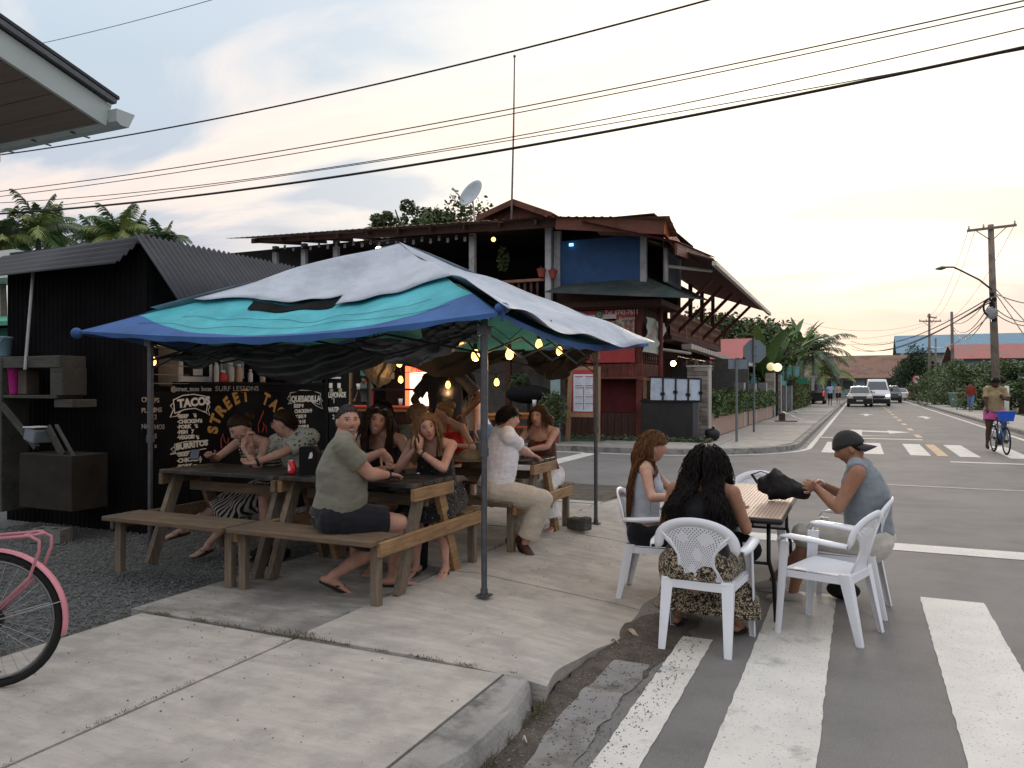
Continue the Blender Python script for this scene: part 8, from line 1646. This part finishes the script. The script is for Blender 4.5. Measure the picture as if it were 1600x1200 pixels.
  if frac > 1:
   am = (aL + aR) / 2; bot = km.lerp(am, f) if drop is None else Vector(drop)
   b.tube([km, km.lerp(bot, .5), bot], [half + .075, half + .085 + flare * .5, half + .09 + flare], 22, side=sd, ry=[.075, .10 + flare * .5, .11 + flare])
  return s.ck(name, b, m, .03, disp2=.01)
# shoes
 def flipflops(s, m, strap=True, name='sandal'):
  for nm in 'LR':
   b = MB(); k, a, d, up, sd, H = s.footpts(nm); n = 14; t = []; c0 = H(.065, -.080)
   for i in range(n):
    th = 2 * math.pi * i / n; t.append(c0 + d * (math.cos(th) * .135 * k) + sd * (math.sin(th) * (.043 + .008 * math.cos(th)) * k))
   b.prism(t, up * .013 * k)
   if strap:
    for sg in (-1, 1): b.tube([H(.150, -.055), H(.105, -.032) + sd * sg * .018 * k, H(.05, -.05) + sd * sg * .043 * k], [.005, .007, .006], 6)
   s.simple(name, b, m)
 def shoes(s, m, sole=None, name='shoe', high=False):
  for nm in 'LR':
   b = MB(); k, a, d, up, sd, H = s.footpts(nm)
   b.tube([H(-.055, -.050), H(-.01, -.040), H(.06, -.040), H(.13, -.050), H(.195, -.062)], [.037 * k, .043 * k, .045 * k, .050 * k, .034 * k], 14, side=sd, ry=[.036 * k, .046 * k, .042 * k, .032 * k, .022 * k], rnd=True)
   o = link(name, b.mesh(name, m), s.root, local=True); remesh(o, .010, 2); PEND.append((o, None))
   b = MB(); t = []; n = 16; c0 = H(.065, -.092)
   for i in range(n): th = 2 * math.pi * i / n; t.append(c0 + d * (math.cos(th) * .148 * k) + sd * (math.sin(th) * (.048 + .006 * math.cos(th)) * k))
   b.prism(t, up * .022 * k); link('sole', b.mesh('sole', sole or m), o, local=True)
# hair
 def scalp(s, q, back=-.078, front=.066, side=.012):
  p = head_pt(q, s.male); y = p.y
  if y > .0: zl = side + (front - side) * min(1, (y / .072)) ** 1.1
  else: zl = side + (back - side) * min(1, (-y / .075)) ** 1.3
  if y > 0: zl += .022 * max(0, abs(p.x) / .07 - .55)
  return p.z - zl
 def cap(s, m, thick=.014, back=-.078, front=.066, side=.012, rough=.004, name='hair', vol=0.0):
  rnd = random.Random(len(PEND)); sd = rnd.random() * 50
  def fn(q):
   t = (s.scalp(q, back, front, side) + .010 * mnoise.noise(Vector((q[0] * 14 + sd, q[1] * 14, q[2] * 3)))) / .026; t = max(0, min(1, t * .5 + .5)); t = t * t * (3 - 2 * t)
   n_ = mnoise.noise(Vector((q[0] * 9 + sd, q[1] * 9, q[2] * 5))) * rough + mnoise.noise(Vector((q[0] * 34 + sd, q[1] * 34, q[2] * 9))) * rough * .6
   return head_pt(q, s.male, off=(-.010 + (thick + .010 + vol * max(0, q[2])) * t + n_ * t))
  vs, fs = head_grid(64, 40, fn); b = MB(); b.add([s.hc + s.HM @ (v * s.k) for v in vs], fs); s.hairo = s.simple(name, b, m); s.hm = m; return s.hairo
 def strands(s, m, length, n=600, wave=0.0, wfreq=30, back=-.075, front=.062, side=.01, r=.0033, part=0.0, fwd_fall=.3, out=.016, seed=1, name='long_hair', spread=.0, tip=.45, grav=1.0, behind=False):
  """hair locks rooted on the scalp, falling over head, neck and shoulders"""
  rg = np.random.default_rng(seed); k = s.k; roots = []
  while len(roots) < n:
   q = rg.normal(size=3); q /= np.linalg.norm(q)
   if s.scalp(q, back, front, side) > .004 and q[2] < .985: roots.append(q)
  HM = np.array(s.HM); hc = np.array(s.hc)
  P0 = np.array([head_pt(q, s.male, off=.006) for q in roots]); Q = np.array(roots)
  part_x = part
  sgn = np.where(P0[:, 0] - part_x > 0, 1., -1.) + 0 * P0[:, 0]
  if behind: V0 = np.stack([P0[:, 0] * 5.0, -np.ones(n) * .9, -np.ones(n) * .3], 1)
  else: V0 = np.stack([sgn * (.75 - .5 * (P0[:, 1] < -.01)), -.35 * np.ones(n) - .4 * (P0[:, 1] < 0), -.15 * np.ones(n)], 1)
  V0 += Q * .15; V0 /= np.linalg.norm(V0, axis=1)[:, None]
  ns_ = max(6, int(length / (.02 * k))); step = length / ns_; P = P0 * k; V = V0.copy()
  W = (P @ HM.T) + hc; Vw = V @ HM.T; ph = rg.uniform(0, 6.28, n); lens = length * rg.uniform(.72, 1.05, n)
  cols = []
  pr = s.prof()
  for (a, ra), (b_, rb) in (((pr[1][0], pr[1][2]), (pr[2][0], pr[2][2])), ((pr[2][0], pr[2][2]), (pr[3][0], pr[3][2] * 1.05)), ((pr[3][0], pr[3][2] * 1.05), (pr[4][0], pr[4][2] * 1.05)), ((s.neck - s.u2 * .03, .062 * k), (s.hc - Vector(s.HM @ Vector((0, .02, .05))) * k, .056 * k))): cols.append((a, b_, ra, rb))
  for nm in 'LR': cols.append((s.sh[nm], s.el[nm], .058 * k, .046 * k)); cols.append((s.neck - s.u2 * .03 * k, s.sh[nm], .066 * k, .058 * k))
  for sg in (-1, 1): cols.append((pr[3][0] + s.right * sg * .07 * k, pr[4][0] + s.right * sg * .075 * k, pr[3][2], pr[4][2]))
  cols = [(np.array(a), np.array(b_), ra, rb) for a, b_, ra, rb in cols]
  ell = np.array([.080, .101, .121]) * k; track = [W.copy()]
  lay = rg.uniform(0, out, n)
  for i in range(ns_):
   g = np.array([0, 0, -1.0]); mixg = min(.8, .22 + i * .06) * grav
   Vw = Vw * (1 - mixg) + g * mixg; Vw += rg.normal(size=Vw.shape) * .05
   if spread: Vw[:, :2] += (W[:, :2] - hc[:2]) * spread
   Vw /= np.linalg.norm(Vw, axis=1)[:, None]; W = W + Vw * step * (lens / length)[:, None]
   lo = (W - hc) @ HM; dd = np.sqrt(((lo / (ell + lay[:, None])) ** 2).sum(1)); m_ = dd < 1
   lo[m_] = lo[m_] / dd[m_][:, None]; W = lo @ HM.T + hc
   f = (lo[:, 1] > .045 * k) & (np.abs(lo[:, 0]) < .062 * k) & (lo[:, 2] < .055 * k) & (lo[:, 2] > -.15 * k)
   lo[f, 0] = np.sign(lo[f, 0] - part_x * k) * .066 * k; W = lo @ HM.T + hc
   if behind:
    f = (lo[:, 1] > -.012 * k) & (lo[:, 2] < .03 * k); lo[f, 1] = -.012 * k - .02 * k * (lo[f, 2] < -.02 * k); lo[f, 0] = np.sign(lo[f, 0]) * np.maximum(np.abs(lo[f, 0]), .07 * k); W = lo @ HM.T + hc
   for a, b_, ra, rb in cols:
    ab = b_ - a; t = np.clip(((W - a) @ ab) / (ab @ ab), 0, 1); c = a + t[:, None] * ab; dv = W - c; dl = np.linalg.norm(dv, axis=1); rr = ra + (rb - ra) * t + .008 + lay * .7; m_ = dl < rr
    W[m_] = c[m_] + dv[m_] / np.maximum(dl[m_], 1e-5)[:, None] * rr[m_][:, None]
   X = W.copy()
   if wave:
    am = wave * min(1, i / 6); X[:, 0] += np.sin(i * step * wfreq + ph) * am; X[:, 1] += np.cos(i * step * wfreq + ph * 1.3) * am
   track.append(X)
  T = np.array(track).transpose(1, 0, 2); b = MB()
  for j in range(n):
   p = [Vector(x) for x in T[j]]; m_ = len(p); rj = r * rg.uniform(.7, 1.3)
   b.tube(p, [rj * (.8 + .2 * min(1, i / 4)) * (1 if i < m_ * .6 else max(.12, 1 - (i / m_ - .6) / .4 * (1 - tip * .3))) for i in range(m_)], 4, cap=False)
  return s.simple(name, b, m)
 def crop(s, m, length=.035, n=600, **kw):
  return s.strands(m, length, n, out=.004, r=.0024, name='hair_tufts', part=-.02, grav=.5, **kw)
 def band(s, nm, m, name='bracelet', f=.93, r=.030, w=.006):
  e, w_ = s.el[nm], s.wr[nm]; c = e.lerp(w_, f); t, a, b_ = frame_of(w_ - e); b = MB()
  ring = [c + (a * math.cos(x) + b_ * math.sin(x)) * r * s.k for x in [2 * math.pi * i / 16 for i in range(17)]]; b.tube(ring, w, 6); return s.simple(name, b, m)
def finish_people():
 dg = bpy.context.evaluated_depsgraph_get(); dg.update()
 res = []
 for o, p in PEND: res.append((o, bpy.data.meshes.new_from_object(o.evaluated_get(dg), preserve_all_data_layers=False, depsgraph=dg)))
 for (o, p), (_, me) in zip(PEND, res):
  me.name = o.name; o.modifiers.clear(); o.data = me; me.polygons.foreach_set('use_smooth', [True] * len(me.polygons))
  if p is not None:
   n = len(me.vertices); co = np.empty(n * 3, np.float32); me.vertices.foreach_get('co', co); co = co.reshape(-1, 3)
   lo = (co - np.array(p.hc)) @ np.array(p.HM) / p.k
   at = me.attributes.new('hc', 'FLOAT_VECTOR', 'POINT'); at.data.foreach_set('vector', lo.astype(np.float32).ravel())
# the people
CAMP = Vector((0, 0, 1.55))
SK1 = skin_mat('skin_tanned_smile', (.43, .245, .18), stubble=.22, smile=.75); SK2 = skin_mat('skin_olive_smile', (.40, .22, .155), smile=1.0); SK3 = skin_mat('skin_rosy', (.46, .27, .20), brow=(.12, .07, .04), smile=.5)
SK4 = skin_mat('skin_pale_down', (.44, .27, .21), shut=True); SK5 = skin_mat('skin_fair_stubble', (.44, .27, .20), stubble=.45); SK6 = skin_mat('skin_fair', (.50, .31, .25)); SK7 = skin_mat('skin_tan_brown', (.30, .16, .10), stubble=.5); SK8 = skin_mat('skin_deep', (.055, .030, .020), brow=(.01, .008, .006)); SK9 = skin_mat('skin_dim', (.22, .12, .08))
KH = cloth_mat('olive_grey_tee', (.165, .16, .125)); NB = cloth_mat('black_cloth', (.012, .012, .016)); WH = cloth_mat('white_tee', (.72, .72, .77)); LGT = cloth_mat('light_grey_tank', (.40, .43, .48)); GRT = cloth_mat('heather_grey_tank', (.185, .21, .235)); BEI = cloth_mat('stone_trousers', (.50, .45, .37)); RD = cloth_mat('red_halter', (.42, .025, .02)); NVY = cloth_mat('navy_tee', (.022, .026, .040))
STR = cloth_mat('striped_knit', (.42, .39, .33), stripes=((.015, .015, .016), 11, 'Z')); STRS = cloth_mat('striped_skirt', (.34, .32, .29), stripes=((.012, .012, .013), 9, 'X')); FLO = cloth_mat('printed_shirt', (.36, .37, .31), blot=((.07, .07, .07), 30, .13)); LEO = cloth_mat('leopard_chevron_skirt', (.34, .28, .19), blot=((.02, .017, .015), 105, .26)); FLB = cloth_mat('black_floral', (.014, .014, .016), blot=((.28, .24, .18), 34, .06)); WSK = cloth_mat('white_skirt', (.62, .60, .60)); TAN = cloth_mat('tan_tee', (.30, .23, .13)); PNK = cloth_mat('pink_shorts', (.50, .10, .27)); BLUC = cloth_mat('light_blue_shirt', (.30, .42, .58)); TAN2 = cloth_mat('tan_pink_top', (.42, .28, .20)); GGR = cloth_mat('grey_green_tee', (.11, .14, .12)); JEAN = cloth_mat('jeans', (.10, .18, .30)); BGS = cloth_mat('beige_shorts', (.46, .43, .38)); REDS = cloth_mat('dark_red_tee', (.25, .04, .03))
HB = hair_mat('hair_black', (.014, .011, .010)); HBR = hair_mat('hair_dark_brown', (.030, .019, .012), (.055, .030, .016)); HBL = hair_mat('hair_blonde', (.19, .115, .055), (.38, .22, .11)); HAU = hair_mat('hair_auburn', (.085, .040, .022), (.25, .11, .05)); HMB = hair_mat('hair_mid_brown', (.065, .036, .02), (.13, .07, .035)); HGR = hair_mat('hair_greying', (.030, .027, .025), (.10, .095, .09))
LTH = mat('brown_leather', (.07, .035, .022), .6, .3, 8); SHW = mat('white_canvas_shoe', (.48, .46, .42), .8, .1, 8); SOLB = mat('black_sole', (.015, .014, .013), .8, .2, 8)
y1 = R(-38)
p = Person('man in olive grey T-shirt and black shorts turning to smile at the camera', (-3.42, 4.50, ZW), y1, SK1, hip=.55, k=1.01, bulk=1.28, lean=5, lean2=5, twist=-16, look=CAMP + Vector((.5, 0, -.1)), head=(12, 2, 0),
 hands={'R': dict(tw=gp(606, 742, .955), hint=(.9, -.3, -.6), n=(0, .3, -1), curl=.5), 'L': dict(tw=Vector((-3.38, 5.02, 1.10)), d=(.35, .45, -.8), n=(.6, -.5, -.2), curl=.6, hint=(-.8, .2, -.8))},
 feet={'R': dict(tw=Vector((-3.17, 4.84, .20)), hint=(.45, .8, 1)), 'L': dict(tw=Vector((-3.47, 4.52, .24)), hint=(0, 1, .3), d=(.3, 1, -.5))})
p.shirt(KH, .62); p.legs(NB, .78, inf=.024); p.cap(HGR, .006, front=.068, side=.000); p.crop(HGR, .022, n=900, front=.066, side=-.004, behind=True); p.flipflops(SOLB); p.band('R', NB, f=.96, r=.032)
p = Person('smiling woman with long dark hair and sunglasses pushed up on her head', (-3.70, 5.68, ZW), R(184), SK2, male=False, hip=.55, k=1.04, lean=22, lean2=28, look=CAMP, head=(0, 2, -14),
 hands={'R': dict(tw=Vector((-3.64, 5.12, .955)), n=(0, 0, -1), hint=(.8, -.2, -.6)), 'L': dict(tw=Vector((-3.46, 5.20, .955)), n=(0, 0, -1), hint=(-.8, -.2, -.6))}, feet={'L': dict(t=(-.1, .50, .08)), 'R': dict(t=(.14, .44, .08))})
p.strap_top(NB, .9, 4.2); p.legs(NB, .6); p.cap(HBR, .013); p.strands(HBR, .50, 800, wave=.010, wfreq=26, out=.030, seed=3, r=.0032); p.flipflops(LTH)
b = MB()
for sg in (-1, 1): b.sph(p.hc + p.HM @ Vector((sg * .035, .065, .108)), .027, 12, 8, (1, .35, .7))
b.tube([p.hc + p.HM @ Vector((x, y, .10)) for x, y in ((-.085, 0), (-.07, .06), (0, .085), (.07, .06), (.085, 0))], .005, 6); p.simple('sunglasses', b, GLS)
p = Person('blonde woman in black floral dress resting her chin on folded hands', (-3.235, 5.70, ZW), R(188), SK3, male=False, hip=.55, k=1.0, lean=24, lean2=32, look=CAMP, head=(4, 6, 15),
 hands={'R': dict(tw=Vector((-3.25, 5.27, 1.10)), d=(.05, -.2, .9), n=(-1, 0, .2), curl=.45, hint=(.7, .2, -1)), 'L': dict(tw=Vector((-3.19, 5.25, 1.09)), d=(-.15, -.2, .9), n=(1, 0, .2), curl=.4, hint=(-.9, .3, -.9))}, feet={'L': dict(tw=Vector((-2.98, 5.30, .20))), 'R': dict(tw=Vector((-3.2, 5.22, .20)))})
p.strap_top(FLB, .9, 4.05); p.skirt(FLB, 1.05, flare=.0); p.cap(HBL, .009); p.strands(HBL, .34, 640, wave=.003, out=.007, seed=5, r=.0030); p.flipflops(LTH); p.band('L', NB, f=.86, r=.027); p.band('R', MET, f=.9, r=.026, w=.003); p.band('L', MET, f=.76, r=.029, w=.003)
b = MB(); b.sph(p.hc + p.HM @ Vector((-.082, .0, -.035)), .006, 8, 6); p.simple('earring', b, WHT)
p = Person('woman in a black and cream striped top and skirt looking down at her phone', (-5.00, 5.66, ZW), R(172), SK4, male=False, hip=.55, lean=28, lean2=38, look=(-5.45, 4.8, .7), head=(0, 0, 8),
 hands={'R': dict(tw=Vector((-5.22, 5.08, .985)), n=(.3, .3, 1), curl=.35, hint=(.9, .2, -.7)), 'L': dict(tw=Vector((-4.97, 5.20, 1.07)), d=(.1, -.3, .9), n=(0, 1, 0), curl=.8, hint=(-.7, .2, -1))}, feet={'R': dict(tw=Vector((-5.62, 5.0, .30)), hint=(.3, .6, 1)), 'L': dict(tw=Vector((-5.30, 5.12, .20)))})
p.strap_top(STR, .9, 4.6, inf=.012); p.skirt(STRS, 1.35, flare=.03); p.cap(HBR, .010, vol=.004); b = MB(); b.sph(p.hc + p.HM @ Vector((0, -.12, .03)), .045, 12, 8); p.simple('hair_bun', b, HBR); p.flipflops(SOLB)
t = thing('phone', 'phone held low over the dark table by the woman in stripes', 'phone', (-5.30, 4.97, 1.01), R(40)); b = MB(); b.rbox((0, 0, 0), (.075, .155, .009), .003, rot=Matrix.Rotation(R(28), 3, 'X')); b.build('case', BLK, t, local=True); b = MB(); b.box((0, .001, .0055), (.068, .145, .001), rot=Matrix.Rotation(R(28), 3, 'X')); b.build('screen', mat('phone_glass', (.12, .13, .15), .15, .05), t, local=True)
p = Person('man in a pale printed shirt, hand at his mouth, beside the woman in stripes', (-4.60, 5.68, ZW), R(168), SK5, hip=.55, k=.98, lean=20, lean2=30, twist=20, look=(-7.2, 4.6, 1.15), head=(6, 4, 0),
 hands={'R': dict(tw=Vector((-4.84, 5.16, 1.10)), d=(.05, .12, .9), n=(-1, -.3, .2), curl=.9, hint=(.6, .3, -1)), 'L': dict(tw=Vector((-4.72, 5.08, .95)), d=(.9, .25, 0), n=(.3, .3, 1), curl=.35, hint=(-.9, .2, -.7))})
p.shirt(FLO, .8, inf=.02); p.legs(NB, .8); p.cap(HBR, .010, front=.062, vol=.008); p.crop(HBR, .05, front=.055, seed=22, behind=True); p.shoes(SOLB); p.band('L', SOLB, f=.93, r=.030, w=.011)
b = MB()
for sg in (-1, 1): b.tube([p.hc + p.HM @ (Vector((sg * .031 + .02 * math.cos(a), .098, .012 + .016 * math.sin(a)))) for a in [2 * math.pi * i / 14 for i in range(15)]], .0014, 4); b.tube([p.hc + p.HM @ Vector((sg * .05, .094, .014)), p.hc + p.HM @ Vector((sg * .078, .0, .008))], .0015, 4)
p.simple('glasses', b, MET)
y6 = R(-48)
p = Person('man in white T-shirt and stone trousers seen from behind near the canopy pole', (-3.03, 6.30, ZW), y6, SK6, hip=.55, k=.96, bulk=1.08, lean=14, lean2=6, look=(-1.6, 7.7, 1.15), head=(4, 4, 0),
 hands={'R': dict(tw=Vector((-2.82, 6.70, .95)), n=(0, 0, -1), hint=(1, -.7, -1)), 'L': dict(tw=Vector((-3.1, 6.88, .96)), n=(0, 0, -1))}, feet={'R': dict(tw=Vector((-2.72, 6.28, .22)), hint=(.45, .9, .7), d=(.9, .3, -.6)), 'L': dict(tw=Vector((-2.98, 6.62, .20)), hint=(0, 1, .5))})
p.shirt(WH, .62, inf=.018); p.legs(BEI, 1.9, inf=.024, flare=.02); p.cap(HB, .009, front=.06, side=.004, vol=.008); p.crop(HB, .05, front=.055, seed=23); p.shoes(LTH, SOLB)
p = Person('woman in a brown strapless top and white skirt facing the man in the white T-shirt', (-3.07, 7.66, ZW), R(176), SK6, male=False, hip=.54, k=.95, lean=16, lean2=14, look=(-1.4, 2.0, 1.5), head=(-22, 2, 4),
 hands={'R': dict(tw=Vector((-3.16, 7.22, .97)), n=(0, 0, -1), hint=(.8, .0, -.7)), 'L': dict(tw=Vector((-3.08, 7.16, .965)), n=(0, 0, -1), d=(.9, .3, 0), hint=(-.9, .0, -.6))}, feet={'L': dict(t=(-.22, .30, .08)), 'R': dict(t=(.1, .42, .08))})
p.strap_top(cloth_mat('brown_strapless', (.10, .035, .025)), .9, 3.75, straps=False); p.skirt(WSK, 1.8, flare=.05); p.cap(HMB, .012); p.strands(HMB, .26, 200, out=.012, seed=8, behind=False, front=.05); p.flipflops(SOLB)
b = MB(); b.tube([p.hc + p.HM @ Vector((x, y, z)) for x, y, z in ((-.05, -.09, .02), (-.085, -.11, -.04), (-.09, -.10, -.12))], [.03, .045, .02], 10, rnd=True); p.simple('ponytail', b, HMB)
p = Person('woman in a red halter top with hair in a bun behind the blonde woman', (-4.12, 7.62, ZW), R(170), SK3, male=False, hip=.55, lean=18, lean2=20, look=(-8.5, 6.2, 1.2), head=(8, 4, 0), hands={'L': dict(tw=Vector((-3.92, 7.2, .98)), n=(0, 0, -1)), 'R': dict(tw=Vector((-4.1, 7.2, .96)), n=(0, 0, -1))}, vox=.009)
p.strap_top(RD, .9, 4.5, halter=True); p.skirt(BEI, 1.3); p.cap(HBL, .010); b = MB(); b.sph(p.hc + p.HM @ Vector((0, -.10, .075)), .042, 12, 8); p.simple('hair_bun', b, HBL)
p = Person('person with long black hair seen from behind between smiling man and woman', (-4.38, 6.34, ZW), R(-4), SK9, male=False, hip=.55, vox=.012, head=(0, 0, 0)); p.shirt(NB, .5); p.legs(NB, 1.8); p.cap(HB, .016); p.strands(HB, .48, 420, out=.02, seed=9)
p = Person('person in grey green T-shirt half hidden behind the smiling dark haired woman', (-4.12, 6.36, ZW), R(-12), SK3, hip=.54, lean=22, lean2=26, vox=.012, head=(-30, 0, 0)); p.shirt(GGR, .5); p.legs(NB, .8); p.cap(HBL, .022, vol=.012, rough=.014)
st8 = {'L': dict(t=(-.13, .02, .08)), 'R': dict(t=(.13, .0, .08))}
p = Person('man in a navy polo standing with hands on hips, head behind hanging sheet', (-4.62, 8.22, .16), R(197), SK8, hip=.99, k=1.06, bulk=1.05, lean=2, vox=.010, look=(0, 0, 1.6), hands={'L': dict(t=(-.27, .10, 1.12), d=(.8, .3, -.3), n=(.3, 0, -1), hint=(-1, -.3, -.2)), 'R': dict(t=(.22, .16, 1.10), d=(-.7, .3, -.4), n=(-.3, 0, -1), hint=(1, -.2, -.2))}, feet=st8)
p.shirt(NVY, .75, inf=.02); p.legs(NB, 1.9); p.cap(HB, .01); p.shoes(SOLB)
b = MB(); b.b2(-5.5, -4.2, 7.75, 8.55, .06, .158); o = b.build('low_platform', CONC2); tag(o, 'low concrete step under the standing man in navy', 'step')
p = Person('black haired woman in white top and denim shorts standing beside man in navy', (-4.42, 8.75, .12), R(140), SK6, male=False, hip=.93, k=1.02, lean=14, lean2=20, vox=.011, head=(10, 25, 0), hands={'L': dict(t=(-.22, .16, .82)), 'R': dict(t=(.24, .12, .80))}, feet={'L': dict(t=(-.1, .0, .08)), 'R': dict(t=(.12, .04, .08))})
p.shirt(WH, .3); p.legs(JEAN, .5); p.cap(HB, .014); p.strands(HB, .45, 360, out=.025, seed=12); p.shoes(SHW)
for i, (u, d, m_, lab, yw) in enumerate(((573, 24.4, GGR, 'cook in a grey shirt behind the dark restaurant bar', 180), (541, 22.6, WH, 'customer in a white sleeveless top at the red topped restaurant table', 90))):
 x, y = at_d(u, d); p = Person(lab, (x, y, .17), R(yw), SK9, male=i == 0, hip=.62 if i else .98, vox=.02, feet=st8 if i == 0 else None); p.shirt(m_, .5 if i == 0 else 0); p.legs(NB, 1.8); p.cap(HB, .016)
p = Person('girl with long auburn hair and grey tank top at the left of the folding table', (-1.50, 5.76, 0), yaw_to(1, .22), SK3, male=False, hip=.495, k=.95, lean=0, lean2=4, look=(5.5, 8.2, 1.5), head=(0, 2, 0),
 hands={'R': dict(tw=Vector((-1.20, 5.60, .80)), n=(0, .2, -1), hint=(.8, -.3, -.6)), 'L': dict(tw=Vector((-1.16, 5.84, .80)), n=(0, 0, -1), d=(.5, -.7, 0), hint=(-.8, -.2, -.6))}, feet={'L': dict(t=(-.13, .42, .08)), 'R': dict(t=(.1, .30, .08))})
p.strap_top(LGT, 1.55, 4.5, inf=.010); p.legs(NB, 1.85, inf=.012, waist=1.25, disp=.006); p.cap(HAU, .013); p.strands(HAU, .60, 1000, wave=.010, wfreq=26, out=.024, seed=15, r=.0027, behind=True, front=.05); p.shoes(SHW); p.band('R', NB, f=.92, r=.026)
p = Person('girl with dark curly hair seen from behind on the nearest white chair', (-.94, 4.86, 0), R(-3), SK7, male=False, hip=.485, k=.94, bulk=1.32, lean=20, lean2=28, head=(0, 12, 0),
 hands={'L': dict(t=(-.20, .42, .79), n=(0, 0, -1), hint=(-.4, -.2, -1)), 'R': dict(t=(.20, .42, .79), n=(0, 0, -1), hint=(.4, -.2, -1))}, feet={'L': dict(t=(-.20, .30, .08)), 'R': dict(t=(.2, .30, .08))})
p.strap_top(NB, .9, 4.4, inf=.010); p.skirt(LEO, 1.93, flare=.10, waist=1.15); p.cap(HB, .022, vol=.012); p.strands(HB, .55, 2000, wave=.011, wfreq=58, out=.060, seed=16, r=.0023, spread=.4, back=-.085); p.flipflops(SOLB)
y17 = yaw_to(-1, .08)
p = Person('man in grey sleeveless shirt and backward cap opening a black bag', (.06, 6.13, 0), y17, SK7, hip=.495, k=.99, bulk=1.12, lean=1, lean2=14, head=(8, 24, 0),
 hands={'L': dict(tw=Vector((-.31, 6.02, .88)), d=(-1, .1, .15), n=(.1, .9, .2), curl=.6, hint=(-.5, -.2, -1)), 'R': dict(tw=Vector((-.30, 6.26, .88)), d=(-1, -.1, .1), n=(0, -.6, -1), curl=.6, hint=(.6, -.2, -.8))}, feet={'L': dict(tw=gp(1240, 924, .09), d=(.3, 1, -.1)), 'R': dict(tw=Vector((-.62, 6.35, .09)))})
p.shirt(GRT, .0, inf=.018, i1=5.3); p.legs(BGS, 1.02, inf=.028, hem=.092); p.cap(HB, .006); p.shoes(SHW); p.band('R', MET, f=.9, r=.030, w=.004); p.band('R', MET, f=.84, r=.032, w=.003)
def fn(q):
 t = max(0, min(1, (q[2] - (.16 if q[1] > 0 else -.05 + .2 * (q[1] + 1))) / .10)); return head_pt(q, True, off=-.008 + (.026 + .006 * max(0, q[2])) * t)
vs, fs = head_grid(48, 30, fn); b = MB(); b.add([p.hc + p.HM @ (v * p.k) for v in vs], fs); CAPM = cloth_mat('charcoal_cap', (.028, .029, .028)); cp = p.simple('cap', b, CAPM)
b = MB(); P = []
for i in range(13):
 a = R(-62 + i * 124 / 12); P.append([p.hc + p.HM @ (Vector((math.sin(a) * .088, -math.cos(a) * .103, -.002)) + Vector((math.sin(a) * .02, -math.cos(a) * .075, -.050)) * f) for f in (0, .5, 1)])
b.grid(P, th=.004); link('brim', b.mesh('brim', CAPM, True), cp, local=True)
bk = bicycle('blue bicycle with a bright blue front basket ridden towards the camera', (3.02, 22.35, 0), R(-84), mat('blue_bike_paint', (.06, .14, .30), .4, .1), rack=False, basket=mat('bright_blue_basket', (.02, .10, .52), .5, .08, 4))
p = Person('cyclist in a tan T-shirt and bright pink shorts looking at her phone as she rides', (2.99, 22.05, 0), R(186), SK8, male=False, hip=1.02, k=1.0, bulk=1.22, lean=6, vox=.011, head=(0, 22, 0),
 hands={'L': dict(t=(-.10, .30, 1.32), d=(.2, .1, .9), n=(.2, -.8, 0), curl=.9, hint=(-.7, 0, -1)), 'R': dict(t=(.22, .30, 1.04), n=(0, 0, -1), hint=(1, -.3, -.4))}, feet={'L': dict(t=(-.16, .18, .34), hint=(0, 1, .4)), 'R': dict(t=(.20, .16, .14), hint=(0, 1, .2))})
p.shirt(TAN, .8, inf=.022); p.legs(PNK, .55, inf=.03); p.cap(HB, .02, vol=.02); p.shoes(SOLB, SHW)
wk = {'L': dict(t=(-.1, .2, .08)), 'R': dict(t=(.1, -.2, .10))}
for i, (u, d, top, bot, fr, lab, yw, sk) in enumerate(((1297, 62, BLUC, NB, .9, 'walker in a light blue shirt and black shorts going away on the left pavement', 0, SK9), (1310, 63, TAN2, NB, .7, 'walker in a tan top and dark shorts right of the walker in blue', 0, SK6), (1517, 46, REDS, JEAN, 1.5, 'person in dark red shirt and rolled jeans walking by the bushes', 160, SK9))):
 x, y = at_d(u, d); p = Person(lab, (x, y, .13), R(yw), sk, male=i != 1, hip=.93, vox=.016, feet=wk, hands={'L': dict(t=(-.3, -.1, .78)), 'R': dict(t=(.3, .15, .82))}); p.shirt(top, .6); p.legs(bot, fr); p.cap(HB, .014)
# lettering to meshes, people evaluated
finish_people()
dg_ = bpy.context.evaluated_depsgraph_get()
fonts = [o for o in bpy.data.objects if o.type == 'FONT']
newm = [bpy.data.meshes.new_from_object(o.evaluated_get(dg_)) for o in fonts]
for o, me in zip(fonts, newm):
 par, inv, mb_ = o.parent, o.matrix_parent_inverse.copy(), o.matrix_basis.copy(); nm = o.name
 bpy.data.objects.remove(o); q = bpy.data.objects.new('lettering', me); COL.objects.link(q); q.parent = par; q.matrix_parent_inverse = inv; q.matrix_basis = mb_
